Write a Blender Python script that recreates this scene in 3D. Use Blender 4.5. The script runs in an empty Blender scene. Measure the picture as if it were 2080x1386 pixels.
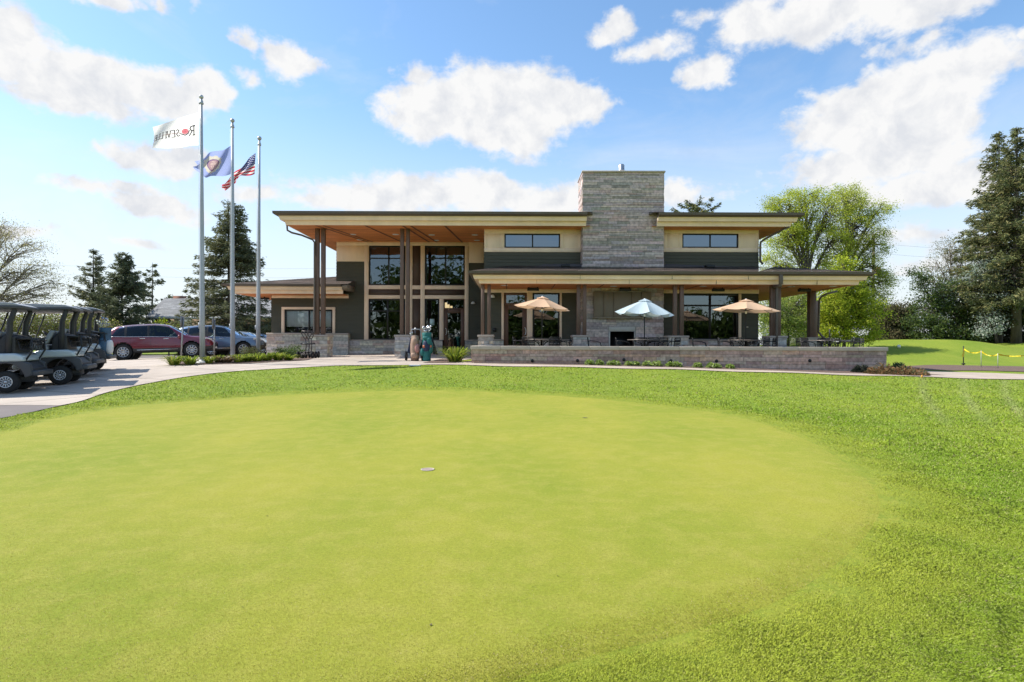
import bpy, bmesh, math, random
import numpy as np
from mathutils import Vector, Matrix

random.seed(7)
rng = np.random.default_rng(11)
R = math.radians
F = 1184.0          # focal length in pixels of the 2080 px wide photograph
CH = 1.16           # camera height above the putting green
HV = 698.0          # horizon row
ROLL = 0.0035
C = bpy.context.scene.collection

def P(u, v, Y):
    """a spot of the photograph at a given distance, as a point in the place"""
    v = v - ROLL * (u - 1040)
    return Vector(((u - 1040) * Y / F, Y, CH + (HV - v) * Y / F))

# ------------------------------------------------------------------ materials
def nt(m):
    m.use_nodes = True
    t = m.node_tree
    return t, t.nodes, t.links

MATS = {}
def M(name, col, rough=.6, metal=0., var=.12, scale=4., bump=0., bscale=60., spec=.5, stretch=(1, 1, 1), coat=0., trans=0.):
    if name in MATS:
        return MATS[name]
    m = bpy.data.materials.new(name); MATS[name] = m
    t, N, L = nt(m)
    b = N['Principled BSDF']
    b.inputs['Roughness'].default_value = rough
    b.inputs['Metallic'].default_value = metal
    b.inputs['Specular IOR Level'].default_value = spec
    b.inputs['Coat Weight'].default_value = coat
    tc = N.new('ShaderNodeTexCoord')
    mp = N.new('ShaderNodeMapping'); mp.inputs['Scale'].default_value = stretch
    L.new(tc.outputs['Object'], mp.inputs['Vector'])
    ns = N.new('ShaderNodeTexNoise'); ns.inputs['Scale'].default_value = scale
    ns.inputs['Detail'].default_value = 6; ns.inputs['Roughness'].default_value = .62
    L.new(mp.outputs[0], ns.inputs['Vector'])
    rp = N.new('ShaderNodeValToRGB')
    rp.color_ramp.elements[0].position = .3; rp.color_ramp.elements[1].position = .7
    rp.color_ramp.elements[0].color = tuple(max(0, c * (1 - var)) for c in col) + (1,)
    rp.color_ramp.elements[1].color = tuple(min(1, c * (1 + var)) for c in col) + (1,)
    L.new(ns.outputs['Fac'], rp.inputs['Fac'])
    L.new(rp.outputs[0], b.inputs['Base Color'])
    if bump:
        n2 = N.new('ShaderNodeTexNoise'); n2.inputs['Scale'].default_value = bscale; n2.inputs['Detail'].default_value = 4
        L.new(mp.outputs[0], n2.inputs['Vector'])
        bp = N.new('ShaderNodeBump'); bp.inputs['Strength'].default_value = bump; bp.inputs['Distance'].default_value = .02
        L.new(n2.outputs['Fac'], bp.inputs['Height']); L.new(bp.outputs[0], b.inputs['Normal'])
    return m

def MC(name, rough=.7, spec=.3, trans=0., var=.15, scale=8., bump=0., bscale=30., up=0.):
    """material whose own colour is stored per face (pattern of flags, single stones, single leaves)"""
    if name in MATS:
        return MATS[name]
    m = bpy.data.materials.new(name); MATS[name] = m
    t, N, L = nt(m)
    b = N['Principled BSDF']
    b.inputs['Roughness'].default_value = rough
    b.inputs['Specular IOR Level'].default_value = spec
    at = N.new('ShaderNodeAttribute'); at.attribute_name = 'Col'
    src = at.outputs['Color']
    if var:
        tc = N.new('ShaderNodeTexCoord')
        ns = N.new('ShaderNodeTexNoise'); ns.inputs['Scale'].default_value = scale; ns.inputs['Detail'].default_value = 5
        L.new(tc.outputs['Object'], ns.inputs['Vector'])
        mr = N.new('ShaderNodeMapRange')
        mr.inputs['From Min'].default_value = .3; mr.inputs['From Max'].default_value = .7
        mr.inputs['To Min'].default_value = 1 - var; mr.inputs['To Max'].default_value = 1 + var
        L.new(ns.outputs['Fac'], mr.inputs['Value'])
        mx = N.new('ShaderNodeVectorMath'); mx.operation = 'SCALE'
        L.new(at.outputs['Color'], mx.inputs[0]); L.new(mr.outputs[0], mx.inputs['Scale'])
        src = mx.outputs[0]
        if bump:
            n2 = N.new('ShaderNodeTexNoise'); n2.inputs['Scale'].default_value = bscale; n2.inputs['Detail'].default_value = 4
            L.new(tc.outputs['Object'], n2.inputs['Vector'])
            bp = N.new('ShaderNodeBump'); bp.inputs['Strength'].default_value = bump; bp.inputs['Distance'].default_value = .02
            L.new(n2.outputs['Fac'], bp.inputs['Height']); L.new(bp.outputs[0], b.inputs['Normal'])
    L.new(src, b.inputs['Base Color'])
    if trans:
        out = N['Material Output']
        tr = N.new('ShaderNodeBsdfTranslucent'); L.new(src, tr.inputs['Color'])
        if up:   # soft foliage normal: thin leaves scatter light like a nap rather than like hard cards
            ge = N.new('ShaderNodeNewGeometry'); va = N.new('ShaderNodeVectorMath'); va.operation = 'ADD'; L.new(ge.outputs['Normal'], va.inputs[0]); va.inputs[1].default_value = (0, 0, up)
            vn = N.new('ShaderNodeVectorMath'); vn.operation = 'NORMALIZE'; L.new(va.outputs[0], vn.inputs[0]); L.new(vn.outputs[0], b.inputs['Normal'])
        mix = N.new('ShaderNodeMixShader'); mix.inputs[0].default_value = trans
        L.new(b.outputs[0], mix.inputs[1]); L.new(tr.outputs[0], mix.inputs[2]); L.new(mix.outputs[0], out.inputs[0])
    return m

def glass_mat(name, tint=(.3, .33, .33), refl=.16, rough=.01):
    m = bpy.data.materials.new(name); MATS[name] = m
    t, N, L = nt(m)
    N.remove(N['Principled BSDF'])
    out = N['Material Output']
    tr = N.new('ShaderNodeBsdfTransparent'); tr.inputs[0].default_value = tint + (1,)
    gl = N.new('ShaderNodeBsdfGlossy'); gl.inputs['Roughness'].default_value = rough
    gl.inputs[0].default_value = (.86, .93, 1, 1)
    # slight unevenness of float glass
    tc = N.new('ShaderNodeTexCoord')
    ns = N.new('ShaderNodeTexNoise'); ns.inputs['Scale'].default_value = 1.3; ns.inputs['Detail'].default_value = 2
    L.new(tc.outputs['Object'], ns.inputs['Vector'])
    bp = N.new('ShaderNodeBump'); bp.inputs['Strength'].default_value = .06; bp.inputs['Distance'].default_value = .05
    L.new(ns.outputs['Fac'], bp.inputs['Height']); L.new(bp.outputs[0], gl.inputs['Normal'])
    lw = N.new('ShaderNodeFresnel'); lw.inputs[0].default_value = 1.5
    ad = N.new('ShaderNodeMath'); ad.operation = 'ADD'; ad.inputs[1].default_value = refl; ad.use_clamp = True
    L.new(lw.outputs[0], ad.inputs[0])
    mix = N.new('ShaderNodeMixShader')
    L.new(ad.outputs[0], mix.inputs[0]); L.new(tr.outputs[0], mix.inputs[1]); L.new(gl.outputs[0], mix.inputs[2])
    L.new(mix.outputs[0], out.inputs[0])
    return m

def emit_mat(name, col, s):
    m = bpy.data.materials.new(name); MATS[name] = m
    t, N, L = nt(m)
    b = N['Principled BSDF']
    b.inputs['Base Color'].default_value = col + (1,)
    b.inputs['Emission Color'].default_value = col + (1,)
    b.inputs['Emission Strength'].default_value = s
    return m

# ------------------------------------------------------------------ mesh collector
ORG = {}
class MB:
    def __init__(self):
        self.v = []; self.f = []; self.c = []; self.arr = []
    def quad(self, a, b, c, d, col=None):
        n = len(self.v); self.v += [tuple(a), tuple(b), tuple(c), tuple(d)]; self.f.append((n, n + 1, n + 2, n + 3)); self.c.append(col)
    def poly(self, pts, col=None):
        n = len(self.v); self.v += [tuple(p) for p in pts]; self.f.append(tuple(range(n, n + len(pts)))); self.c.append(col)
    def box(self, x0, x1, y0, y1, z0, z1, col=None, skip=()):
        n = len(self.v)
        self.v += [(x0, y0, z0), (x1, y0, z0), (x1, y1, z0), (x0, y1, z0), (x0, y0, z1), (x1, y0, z1), (x1, y1, z1), (x0, y1, z1)]
        for k, q in enumerate(((0, 3, 2, 1), (4, 5, 6, 7), (0, 1, 5, 4), (1, 2, 6, 5), (2, 3, 7, 6), (3, 0, 4, 7))):
            if k in skip: continue
            self.f.append(tuple(n + i for i in q)); self.c.append(col)
        return self
    def obox(self, cen, ax, ay, az, col=None):
        """oriented box from its centre and three half vectors"""
        cen = Vector(cen); ax = Vector(ax); ay = Vector(ay); az = Vector(az); n = len(self.v)
        for sz in (-1, 1):
            for sx, sy in ((-1, -1), (1, -1), (1, 1), (-1, 1)):
                self.v.append(tuple(cen + ax * sx + ay * sy + az * sz))
        for q in ((0, 3, 2, 1), (4, 5, 6, 7), (0, 1, 5, 4), (1, 2, 6, 5), (2, 3, 7, 6), (3, 0, 4, 7)):
            self.f.append(tuple(n + i for i in q)); self.c.append(col)
        return self
    def prism(self, poly, y0, y1, col=None, axis='y'):
        """poly of (x,z) pushed along y"""
        n = len(self.v); k = len(poly)
        def mk(p, y):
            if axis == 'y': return (p[0], y, p[1])
            if axis == 'x': return (y, p[0], p[1])
            return (p[0], p[1], y)
        self.v += [mk(p, y0) for p in poly] + [mk(p, y1) for p in poly]
        self.f.append(tuple(range(n, n + k))); self.c.append(col)
        self.f.append(tuple(range(n + 2 * k - 1, n + k - 1, -1))); self.c.append(col)
        for i in range(k):
            j = (i + 1) % k
            self.f.append((n + i, n + k + i, n + k + j, n + j)); self.c.append(col)
        return self
    def tube(self, pts, rad, seg=8, cap=True, col=None):
        pts = [Vector(p) for p in pts]; k = len(pts)
        if not hasattr(rad, '__len__'): rad = [rad] * k
        n = len(self.v); up = None
        for i, p in enumerate(pts):
            d = (pts[min(i + 1, k - 1)] - pts[max(i - 1, 0)])
            if d.length < 1e-9: d = Vector((0, 0, 1))
            d.normalize()
            if up is None:
                up = d.orthogonal().normalized()
            up = (up - d * up.dot(d))
            if up.length < 1e-6: up = d.orthogonal()
            up.normalize(); w = d.cross(up)
            for s in range(seg):
                a = 2 * math.pi * s / seg
                self.v.append(tuple(p + (up * math.cos(a) + w * math.sin(a)) * rad[i]))
        for i in range(k - 1):
            for s in range(seg):
                s2 = (s + 1) % seg
                self.f.append((n + i * seg + s, n + i * seg + s2, n + (i + 1) * seg + s2, n + (i + 1) * seg + s)); self.c.append(col)
        if cap:
            self.f.append(tuple(n + s for s in range(seg - 1, -1, -1))); self.c.append(col)
            self.f.append(tuple(n + (k - 1) * seg + s for s in range(seg))); self.c.append(col)
        return self
    def lathe(self, prof, cen=(0, 0, 0), seg=20, axis='z', col=None, ang=None):
        """prof of (radius, height) turned about an axis"""
        n = len(self.v); k = len(prof); cx, cy, cz = cen
        for r, h in prof:
            for s in range(seg):
                a = 2 * math.pi * s / seg
                x, y = r * math.cos(a), r * math.sin(a)
                if axis == 'z': self.v.append((cx + x, cy + y, cz + h))
                elif axis == 'y': self.v.append((cx + x, cy + h, cz + y))
                else: self.v.append((cx + h, cy + x, cz + y))
        for i in range(k - 1):
            for s in range(seg):
                s2 = (s + 1) % seg
                q = (n + i * seg + s, n + i * seg + s2, n + (i + 1) * seg + s2, n + (i + 1) * seg + s)
                self.f.append(q if axis != 'y' else q[::-1]); self.c.append(col)
        return self
    def add_arrays(self, V, Fq, Cf=None):
        """numpy: V (n,3), Fq (m,k) local indices, Cf (m,3)"""
        self.arr.append((V, Fq, Cf))
        return self
    def build(self, name, mat, parent=None, smooth=False, bevel=0., seg=2):
        me = bpy.data.meshes.new(name)
        V = [np.array(self.v, dtype=np.float64).reshape(-1, 3)]
        loops = [np.array([i for f in self.f for i in f], dtype=np.int64)]
        sizes = [np.array([len(f) for f in self.f], dtype=np.int64)]
        usecol = any(c is not None for c in self.c) or any(a[2] is not None for a in self.arr)
        cols = [np.array([(c if c is not None else (1, 1, 1)) for c in self.c], dtype=np.float64).reshape(-1, 3)]
        off = len(self.v)
        for a, fq, cf in self.arr:
            V.append(a); loops.append((fq + off).ravel()); sizes.append(np.full(len(fq), fq.shape[1], dtype=np.int64))
            cols.append(cf if cf is not None else np.ones((len(fq), 3)))
            off += len(a)
        V = np.concatenate(V); loops = np.concatenate(loops); sizes = np.concatenate(sizes); cols = np.concatenate(cols)
        if parent is not None:
            org = np.array(ORG.get(parent.name, (0, 0, 0)), dtype=float); loc = None
        else:
            lo, hi = V.min(0), V.max(0)
            org = np.array([(lo[0] + hi[0]) / 2, (lo[1] + hi[1]) / 2, lo[2]]); loc = org
        V = V - org
        me.vertices.add(len(V)); me.vertices.foreach_set('co', V.astype(np.float32).ravel())
        me.loops.add(len(loops)); me.loops.foreach_set('vertex_index', loops.astype(np.int32))
        me.polygons.add(len(sizes))
        st = np.zeros(len(sizes), dtype=np.int32); st[1:] = np.cumsum(sizes)[:-1]
        me.polygons.foreach_set('loop_start', st)
        me.update(calc_edges=True)
        if usecol:
            at = me.color_attributes.new('Col', 'FLOAT_COLOR', 'CORNER')
            cc = np.repeat(np.concatenate([cols, np.ones((len(cols), 1))], axis=1), sizes, axis=0)
            at.data.foreach_set('color', cc.astype(np.float32).ravel())
        me.validate(clean_customdata=False)
        if bevel:
            bm = bmesh.new(); bm.from_mesh(me)
            bmesh.ops.remove_doubles(bm, verts=bm.verts, dist=1e-5)
            bmesh.ops.recalc_face_normals(bm, faces=bm.faces)
            es = [e for e in bm.edges if len(e.link_faces) == 2 and e.calc_face_angle(0) > .5]
            bmesh.ops.bevel(bm, geom=es, offset=bevel, segments=seg, affect='EDGES', profile=.6, clamp_overlap=True)
            bm.to_mesh(me); bm.free()
        if smooth:
            me.polygons.foreach_set('use_smooth', np.ones(len(me.polygons), dtype=bool))
        me.materials.append(mat)
        o = bpy.data.objects.new(name, me); C.objects.link(o)
        if parent is not None:
            o.parent = parent; ORG[o.name] = tuple(org)
        else:
            o.location = loc; ORG[o.name] = tuple(loc)
        return o

def tag(o, label=None, cat=None, group=None, kind=None):
    if label: o['label'] = label
    if cat: o['category'] = cat
    if group: o['group'] = group
    if kind: o['kind'] = kind
    return o

def thing(name, label, cat, loc=(0, 0, 0), group=None):
    o = bpy.data.objects.new(name, None); C.objects.link(o)
    o.empty_display_size = .2
    o.location = loc; ORG[o.name] = tuple(loc)
    return tag(o, label, cat, group)

def dup(o, label=None, parent=None):
    c = o.copy(); C.objects.link(c)
    if parent is not None: c.parent = parent
    if label: c['label'] = label
    for ch in list(o.children): dup(ch, None, c)
    return c

def place(o, x, y, z, rz=0., s=1.):
    o.location = (x, y, z); o.rotation_euler = (0, 0, rz); o.scale = (s, s, s)
    return o
# ------------------------------------------------------------------ the lie of the land
CP = []
for X in (-6, -3, 0, 4, 8):
    for Y in (-3, 2, 6, 9, 12.5):
        CP.append((X, Y, -1.16))
CP += [(-9, 3, -1.17), (-7.55, 8.6, -1.14), (-8.06, 10, -1.12), (-8.65, 12.2, -1.08), (-8.8, 14.7, -.96), (-8.3, 17, -.88), (-7.3, 18.1, -.82),
       (-5.5, 19.1, -.76), (-3.4, 19.3, -.73), (-.64, 18.9, -.75), (2.5, 18.7, -.78), (7.2, 18.5, -.88), (11.2, 18.5, -.99), (12.8, 18.3, -1.02),
       (15.7, 17.9, -1.08), (13, 6, -1.16), (13, 12, -1.15), (20, 10, -1.16),
       (-10.65, 12.3, -1.13), (-10.7, 13.9, -1.04), (-11.5, 15.6, -.99), (-12.2, 17.4, -.9), (-14, 14, -1.05), (-17, 20, -.93),
       (-10.6, 20, -.71), (-17.9, 27.5, -.85), (-15.5, 28.6, -.74), (-12.5, 23.5, -.72), (-3.6, 21.5, -.685), (-4.5, 24.7, -.54), (-8.1, 24.7, -.63), (-2.9, 28, -.48),
       (-10, 27.5, -.62), (-12.5, 27, -.68), (-1.4, 20, -.67), (4, 20, -.74), (8, 20, -.84), (12.87, 20, -.95), (5, 26, -.64), (10, 27, -.66),
       (14.9, 24, -1.0), (18, 20.7, -1.05), (21.3, 27.5, -.95), (16, 29, -.95), (27, 28, -.98), (34, 26, -1.0), (28, 36, -.95), (36, 36, -.95),
       (-30, 45, -.95), (-20, 40, -.9), (0, 50, -.85), (25, 50, -.9), (-30, 20, -1.1), (-30, 5, -1.2), (30, 10, -1.16), (0, -20, -1.2), (-40, -20, -1.2), (40, -20, -1.2)]
CP = np.array(CP)
_d = np.linalg.norm(CP[:, None, :2] - CP[None, :, :2], axis=2)
_n = len(CP)
_A = np.zeros((_n + 3, _n + 3)); _A[:_n, :_n] = np.sqrt(_d ** 2 + 1.5) - np.eye(_n) * .35
_A[:_n, _n] = 1; _A[:_n, _n + 1:] = CP[:, :2]; _A[_n, :_n] = 1; _A[_n + 1:, :_n] = CP[:, :2].T
_W = np.linalg.solve(_A, np.concatenate([CP[:, 2], [0, 0, 0]]))
def sstep(x):
    x = np.clip(x, 0, 1); return x * x * (3 - 2 * x)
def hgt(X, Y):
    X = np.atleast_1d(np.asarray(X, float)); Y = np.atleast_1d(np.asarray(Y, float)); sh = X.shape
    X = X.ravel(); Y = Y.ravel(); out = np.empty(len(X))
    for i in range(0, len(X), 20000):
        x, y = X[i:i + 20000], Y[i:i + 20000]
        d = np.sqrt((x[:, None] - CP[None, :, 0]) ** 2 + (y[:, None] - CP[None, :, 1]) ** 2 + 1.5)
        z = d @ _W[:_n] + _W[_n] + x * _W[_n + 1] + y * _W[_n + 2]
        far = sstep((np.hypot(x, y - 15) - 35) / 25)
        z = z * (1 - far) + far * -.95
        # the grassy mound beyond the path
        pl = sstep((y - 28.3) / 8.5) * sstep((x - 15.5) / 8) * (1 - sstep((y - 44) / 10) * .5)
        z = z + pl * (1.0 + .30 * np.exp(-((x - 27.6) / 2.6) ** 2) - .20 * np.exp(-((x - 30.6) / 1.5) ** 2) + .1 * np.exp(-((x - 35) / 3.) ** 2))
        # shallow unevenness of the rough
        und = sstep((np.hypot(x - 0, y - 7) - 9) / 4)
        z = z + .012 * und * (np.sin(x * 1.7 + 1.3 * np.sin(y * .9)) * np.sin(y * 1.4 + .7))
        out[i:i + 20000] = z + CH
    return out.reshape(sh)
def hz(x, y): return float(hgt(x, y)[0])

def grass_mat(name, c0, c1, c2, hi=700., bump=.5, bs=500., collar=None):
    m = bpy.data.materials.new(name); MATS[name] = m
    t, N, L = nt(m); b = N['Principled BSDF']; b.inputs['Roughness'].default_value = .85; b.inputs['Specular IOR Level'].default_value = .15
    ge = N.new('ShaderNodeNewGeometry')
    def noise(s, d, r=.6, st=(1, 1, 1)):
        mp = N.new('ShaderNodeMapping'); mp.inputs['Scale'].default_value = st; L.new(ge.outputs['Position'], mp.inputs[0])
        n = N.new('ShaderNodeTexNoise'); n.inputs['Scale'].default_value = s; n.inputs['Detail'].default_value = d; n.inputs['Roughness'].default_value = r
        L.new(mp.outputs[0], n.inputs['Vector']); return n.outputs['Fac']
    def ramp(src, a, bb, ca, cb):
        r = N.new('ShaderNodeValToRGB'); r.color_ramp.elements[0].position = a; r.color_ramp.elements[1].position = bb
        r.color_ramp.elements[0].color = ca + (1,); r.color_ramp.elements[1].color = cb + (1,); L.new(src, r.inputs[0]); return r.outputs[0]
    big = ramp(noise(.55, 5, .6, (1, .55, 1)), .36, .64, c0, c1)
    mid = noise(4.5, 8, .7)
    mx = N.new('ShaderNodeMixRGB'); mx.blend_type = 'MIX'
    f1 = ramp(mid, .45, .75, (0, 0, 0), (.75, .75, .75)); L.new(f1, mx.inputs[0]); L.new(big, mx.inputs[1]); mx.inputs[2].default_value = c2 + (1,)
    fine = noise(hi, 3, .7)
    f2 = ramp(fine, .3, .7, (.62, .62, .62), (1.3, 1.3, 1.3))
    if collar:   # the closely mown collar where putting surface and rough grow into each other
        at = N.new('ShaderNodeAttribute'); at.attribute_name = 'Col'; sp = N.new('ShaderNodeSeparateColor'); L.new(at.outputs['Color'], sp.inputs[0])
        def ma(op, a, bb):
            q = N.new('ShaderNodeMath'); q.operation = op
            for i, x in enumerate((a, bb)):
                if isinstance(x, (int, float)): q.inputs[i].default_value = x
                else: L.new(x, q.inputs[i])
            return q.outputs[0]
        jit = ma('ADD', ma('MULTIPLY', ma('SUBTRACT', noise(2.2, 5, .6), .5), .45), ma('MULTIPLY', ma('SUBTRACT', noise(22, 6, .7), .5), .7))
        mr = N.new('ShaderNodeMapRange'); mr.interpolation_type = 'SMOOTHSTEP'; mr.inputs['From Min'].default_value = .40; mr.inputs['From Max'].default_value = .68; L.new(ma('ADD', sp.outputs[0], jit), mr.inputs['Value'])
        cm = N.new('ShaderNodeMixRGB'); L.new(mr.outputs[0], cm.inputs[0]); L.new(mx.outputs[0], cm.inputs[1]); L.new(ramp(noise(3, 6, .7), .4, .6, collar[0], collar[1]), cm.inputs[2]); mx = cm
    mm = N.new('ShaderNodeMixRGB'); mm.blend_type = 'MULTIPLY'; mm.inputs[0].default_value = 1; L.new(mx.outputs[0], mm.inputs[1]); L.new(f2, mm.inputs[2])
    f3 = ramp(noise(60, 6, .75), .3, .7, (.8, .8, .8), (1.18, 1.18, 1.18))
    m3 = N.new('ShaderNodeMixRGB'); m3.blend_type = 'MULTIPLY'; m3.inputs[0].default_value = 1; L.new(mm.outputs[0], m3.inputs[1]); L.new(f3, m3.inputs[2])
    L.new(m3.outputs[0], b.inputs['Base Color'])
    bp = N.new('ShaderNodeBump'); bp.inputs['Strength'].default_value = bump; bp.inputs['Distance'].default_value = .01
    L.new(noise(bs, 4, .7), bp.inputs['Height']); L.new(bp.outputs[0], b.inputs['Normal'])
    return m

G_ROUGH0 = (.125, .225, .024); G_ROUGH1 = (.20, .30, .030)
gm = grass_mat('lawn_ground', (.16, .24, .024), (.23, .285, .034), (.25, .29, .055), hi=160., bump=.5, bs=90.)
def axis(segs):
    out = []
    for a, b, s in segs: out += list(np.arange(a, b, s))
    return np.array(out + [segs[-1][1]])
gx = axis([(-420, -60, 30), (-60, -24, 3), (-24, -13, .5), (-13, 16, .2), (16, 40, .5), (40, 60, 3), (60, 421, 30)])
gy = axis([(-120, -12, 12), (-12, 1, 1), (1, 22, .2), (22, 46, .5), (46, 80, 3), (80, 600, 40)])
GX, GY = np.meshgrid(gx, gy); GZ = hgt(GX, GY)
V = np.stack([GX.ravel(), GY.ravel(), GZ.ravel()], 1)
ny, nx = GX.shape; ii = (np.arange(ny - 1)[:, None] * nx + np.arange(nx - 1)[None, :]).ravel()
mb = MB(); mb.add_arrays(V, np.stack([ii, ii + 1, ii + 1 + nx, ii + nx], 1))
tag(mb.build('lawn', gm, smooth=True), 'mown green rough grass rising from the putting green to the clubhouse', 'lawn', kind='structure')

def cat_curve(pts, n):
    """smooth closed or open curve through points"""
    pts = np.array(pts, float); out = []
    k = len(pts)
    for i in range(k - 1):
        p0 = pts[max(i - 1, 0)]; p1 = pts[i]; p2 = pts[i + 1]; p3 = pts[min(i + 2, k - 1)]
        for t in np.linspace(0, 1, n, endpoint=False):
            out.append(.5 * ((2 * p1) + (-p0 + p2) * t + (2 * p0 - 5 * p1 + 4 * p2 - p3) * t * t + (-p0 + 3 * p1 - 3 * p2 + p3) * t ** 3))
    out.append(pts[-1]); return np.array(out)

def strip(c1, c2, n, lift, mat, name, m=160):
    """a sheet between two curves, laid on the ground"""
    def res(c):
        c = np.array(c); d = np.concatenate([[0], np.cumsum(np.linalg.norm(np.diff(c, axis=0), axis=1))])
        t = np.linspace(0, d[-1], m); return np.stack([np.interp(t, d, c[:, 0]), np.interp(t, d, c[:, 1])], 1)
    a, b = res(c1), res(c2); k = np.linspace(0, 1, n)[:, None, None]
    g = a[None] * (1 - k) + b[None] * k
    z = hgt(g[..., 0], g[..., 1]) + lift
    V = np.stack([g[..., 0].ravel(), g[..., 1].ravel(), z.ravel()], 1)
    ii = (np.arange(n - 1)[:, None] * m + np.arange(m - 1)[None, :]).ravel()
    q = np.stack([ii, ii + 1, ii + 1 + m, ii + m], 1)
    # keep faces looking up
    e1 = V[q[:, 1]] - V[q[:, 0]]; e2 = V[q[:, 3]] - V[q[:, 0]]
    if np.cross(e1, e2)[:, 2].mean() < 0: q = q[:, ::-1]
    mb = MB(); mb.add_arrays(V, q)
    return mb.build(name, mat, smooth=True)

# putting green: outline read off the photograph, on the level plane the camera stands on
GP = [(-700, 960), (-300, 925), (0, 884), (130, 850), (330, 822), (600, 804), (900, 799), (1200, 811), (1450, 838), (1600, 880), (1715, 940), (1785, 1012),
      (1765, 1085), (1680, 1165), (1560, 1235), (1380, 1295), (1180, 1345), (900, 1440), (500, 1520), (0, 1560), (-600, 1500), (-900, 1250), (-900, 1080), (-700, 960)]
go = []
for u, v in GP:
    v = v - ROLL * (u - 1040); Y = CH * F / (v - HV); go.append(((u - 1040) * Y / F, Y))
GREEN = cat_curve(go, 14)[:-1]
def in_poly(px, py, poly):
    px = np.asarray(px); py = np.asarray(py); r = np.zeros(px.shape, bool); n = len(poly); j = n - 1
    for i in range(n):
        xi, yi = poly[i]; xj, yj = poly[j]
        c = ((yi > py) != (yj > py)) & (px < (xj - xi) * (py - yi) / (yj - yi + 1e-12) + xi)
        r ^= c; j = i
    return r
cen = np.array([-1.2, 6.6]); m = len(GREEN); rings = np.concatenate([np.linspace(0, .8, 24)[1:], np.linspace(.8, 1.0, 14)[1:]])
tang = np.roll(GREEN, -1, 0) - np.roll(GREEN, 1, 0); outw = np.stack([tang[:, 1], -tang[:, 0]], 1); outw /= np.linalg.norm(outw, axis=1)[:, None]
if ((GREEN - cen) * outw).sum(1).mean() < 0: outw = -outw
V = [np.array([[cen[0], cen[1]]])] + [cen + (GREEN - cen) * r for r in rings]; lift = [np.array([.014])] + [np.full(m, .003 + .011 * float(sstep((1.06 - r) / .12))) for r in rings]
fac = [np.array([0.])] + [np.full(m, max(0, (r - .94) / .12)) for r in rings]
for dd in (.12, .25, .4, .55, .7): V.append(GREEN + outw * dd); lift.append(np.full(m, .006 - .004 * dd)); fac.append(np.full(m, .5 + dd / .7 * .7)); rings = np.append(rings, 1 + dd)
V = np.concatenate(V); fac = np.concatenate(fac); z = hgt(V[:, 0], V[:, 1]) + np.concatenate(lift)
V3 = np.concatenate([V, z[:, None]], 1)
q = []
for r in range(len(rings) - 1):
    a = 1 + r * m; k = np.arange(m); k2 = (k + 1) % m
    q.append(np.stack([a + k, a + m + k, a + m + k2, a + k2], 1))
q = np.concatenate(q); k = np.arange(m); tri = np.stack([np.zeros(m, int), 1 + k, 1 + (k + 1) % m], 1)
if np.cross(V3[q[0, 1]] - V3[q[0, 0]], V3[q[0, 3]] - V3[q[0, 0]])[2] < 0: q = q[:, ::-1]; tri = tri[:, ::-1]
green_m = grass_mat('green_turf', (.330, .322, .044), (.235, .276, .029), (.38, .345, .074), hi=430., bump=.45, bs=260., collar=((.19, .245, .026), (.26, .295, .036)))
mb = MB(); fc = np.repeat(np.clip(fac, 0, 1.3)[q].mean(1)[:, None], 3, 1); mb.add_arrays(V3, q, fc); mb.add_arrays(V3[:m + 1], tri, np.zeros((len(tri), 3)))
tag(mb.build('putting_green', green_m, smooth=True), 'smooth pale yellow green putting surface', 'putting green', kind='structure')

# paved surfaces
def concrete_mat(name, col, joint=True):
    m = M(name, col, .85, 0, .15, .9, .25, 90)
    t, N, L = nt(m); b = N['Principled BSDF']
    src = b.inputs['Base Color'].links[0].from_socket
    ge = N.new('ShaderNodeNewGeometry')
    n = N.new('ShaderNodeTexNoise'); n.inputs['Scale'].default_value = 120; n.inputs['Detail'].default_value = 3; L.new(ge.outputs['Position'], n.inputs['Vector'])
    r = N.new('ShaderNodeValToRGB'); r.color_ramp.elements[0].color = (.8, .8, .8, 1); r.color_ramp.elements[1].color = (1.12, 1.1, 1.08, 1); L.new(n.outputs[0], r.inputs[0])
    mm = N.new('ShaderNodeMixRGB'); mm.blend_type = 'MULTIPLY'; mm.inputs[0].default_value = 1; L.new(src, mm.inputs[1]); L.new(r.outputs[0], mm.inputs[2])
    src = mm.outputs[0]
    if joint:
        mp = N.new('ShaderNodeMapping'); mp.inputs['Rotation'].default_value = (0, 0, R(24)); L.new(ge.outputs['Position'], mp.inputs[0])
        br = N.new('ShaderNodeTexBrick'); br.offset = 0; br.inputs['Scale'].default_value = .4; br.inputs['Mortar Size'].default_value = .009
        br.inputs['Brick Width'].default_value = 1; br.inputs['Row Height'].default_value = 1
        br.inputs['Color1'].default_value = (1, 1, 1, 1); br.inputs['Color2'].default_value = (.93, .93, .93, 1); br.inputs['Mortar'].default_value = (.36, .34, .31, 1)
        L.new(mp.outputs[0], br.inputs['Vector'])
        m2 = N.new('ShaderNodeMixRGB'); m2.blend_type = 'MULTIPLY'; m2.inputs[0].default_value = 1; L.new(src, m2.inputs[1]); L.new(br.outputs[0], m2.inputs[2]); src = m2.outputs[0]
    L.new(src, b.inputs['Base Color'])
    return m
conc = concrete_mat('concrete', (.50, .425, .355))
walkm = concrete_mat('walk_concrete', (.47, .385, .31), False)
asph = concrete_mat('asphalt', (.17, .145, .135), False)
EDGE = [(-7.9, 10.2), (-8.06, 10.9), (-8.65, 12.6), (-8.8, 14.7), (-8.35, 16.9), (-7.3, 18.1), (-5.5, 19.1), (-3.4, 19.35), (-.64, 18.95), (2.5, 18.75), (7.2, 18.55), (11.2, 18.45), (12.8, 18.3), (15.7, 17.95), (22, 17.2), (30, 16)]
EDGE_C = cat_curve(EDGE, 10)
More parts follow.
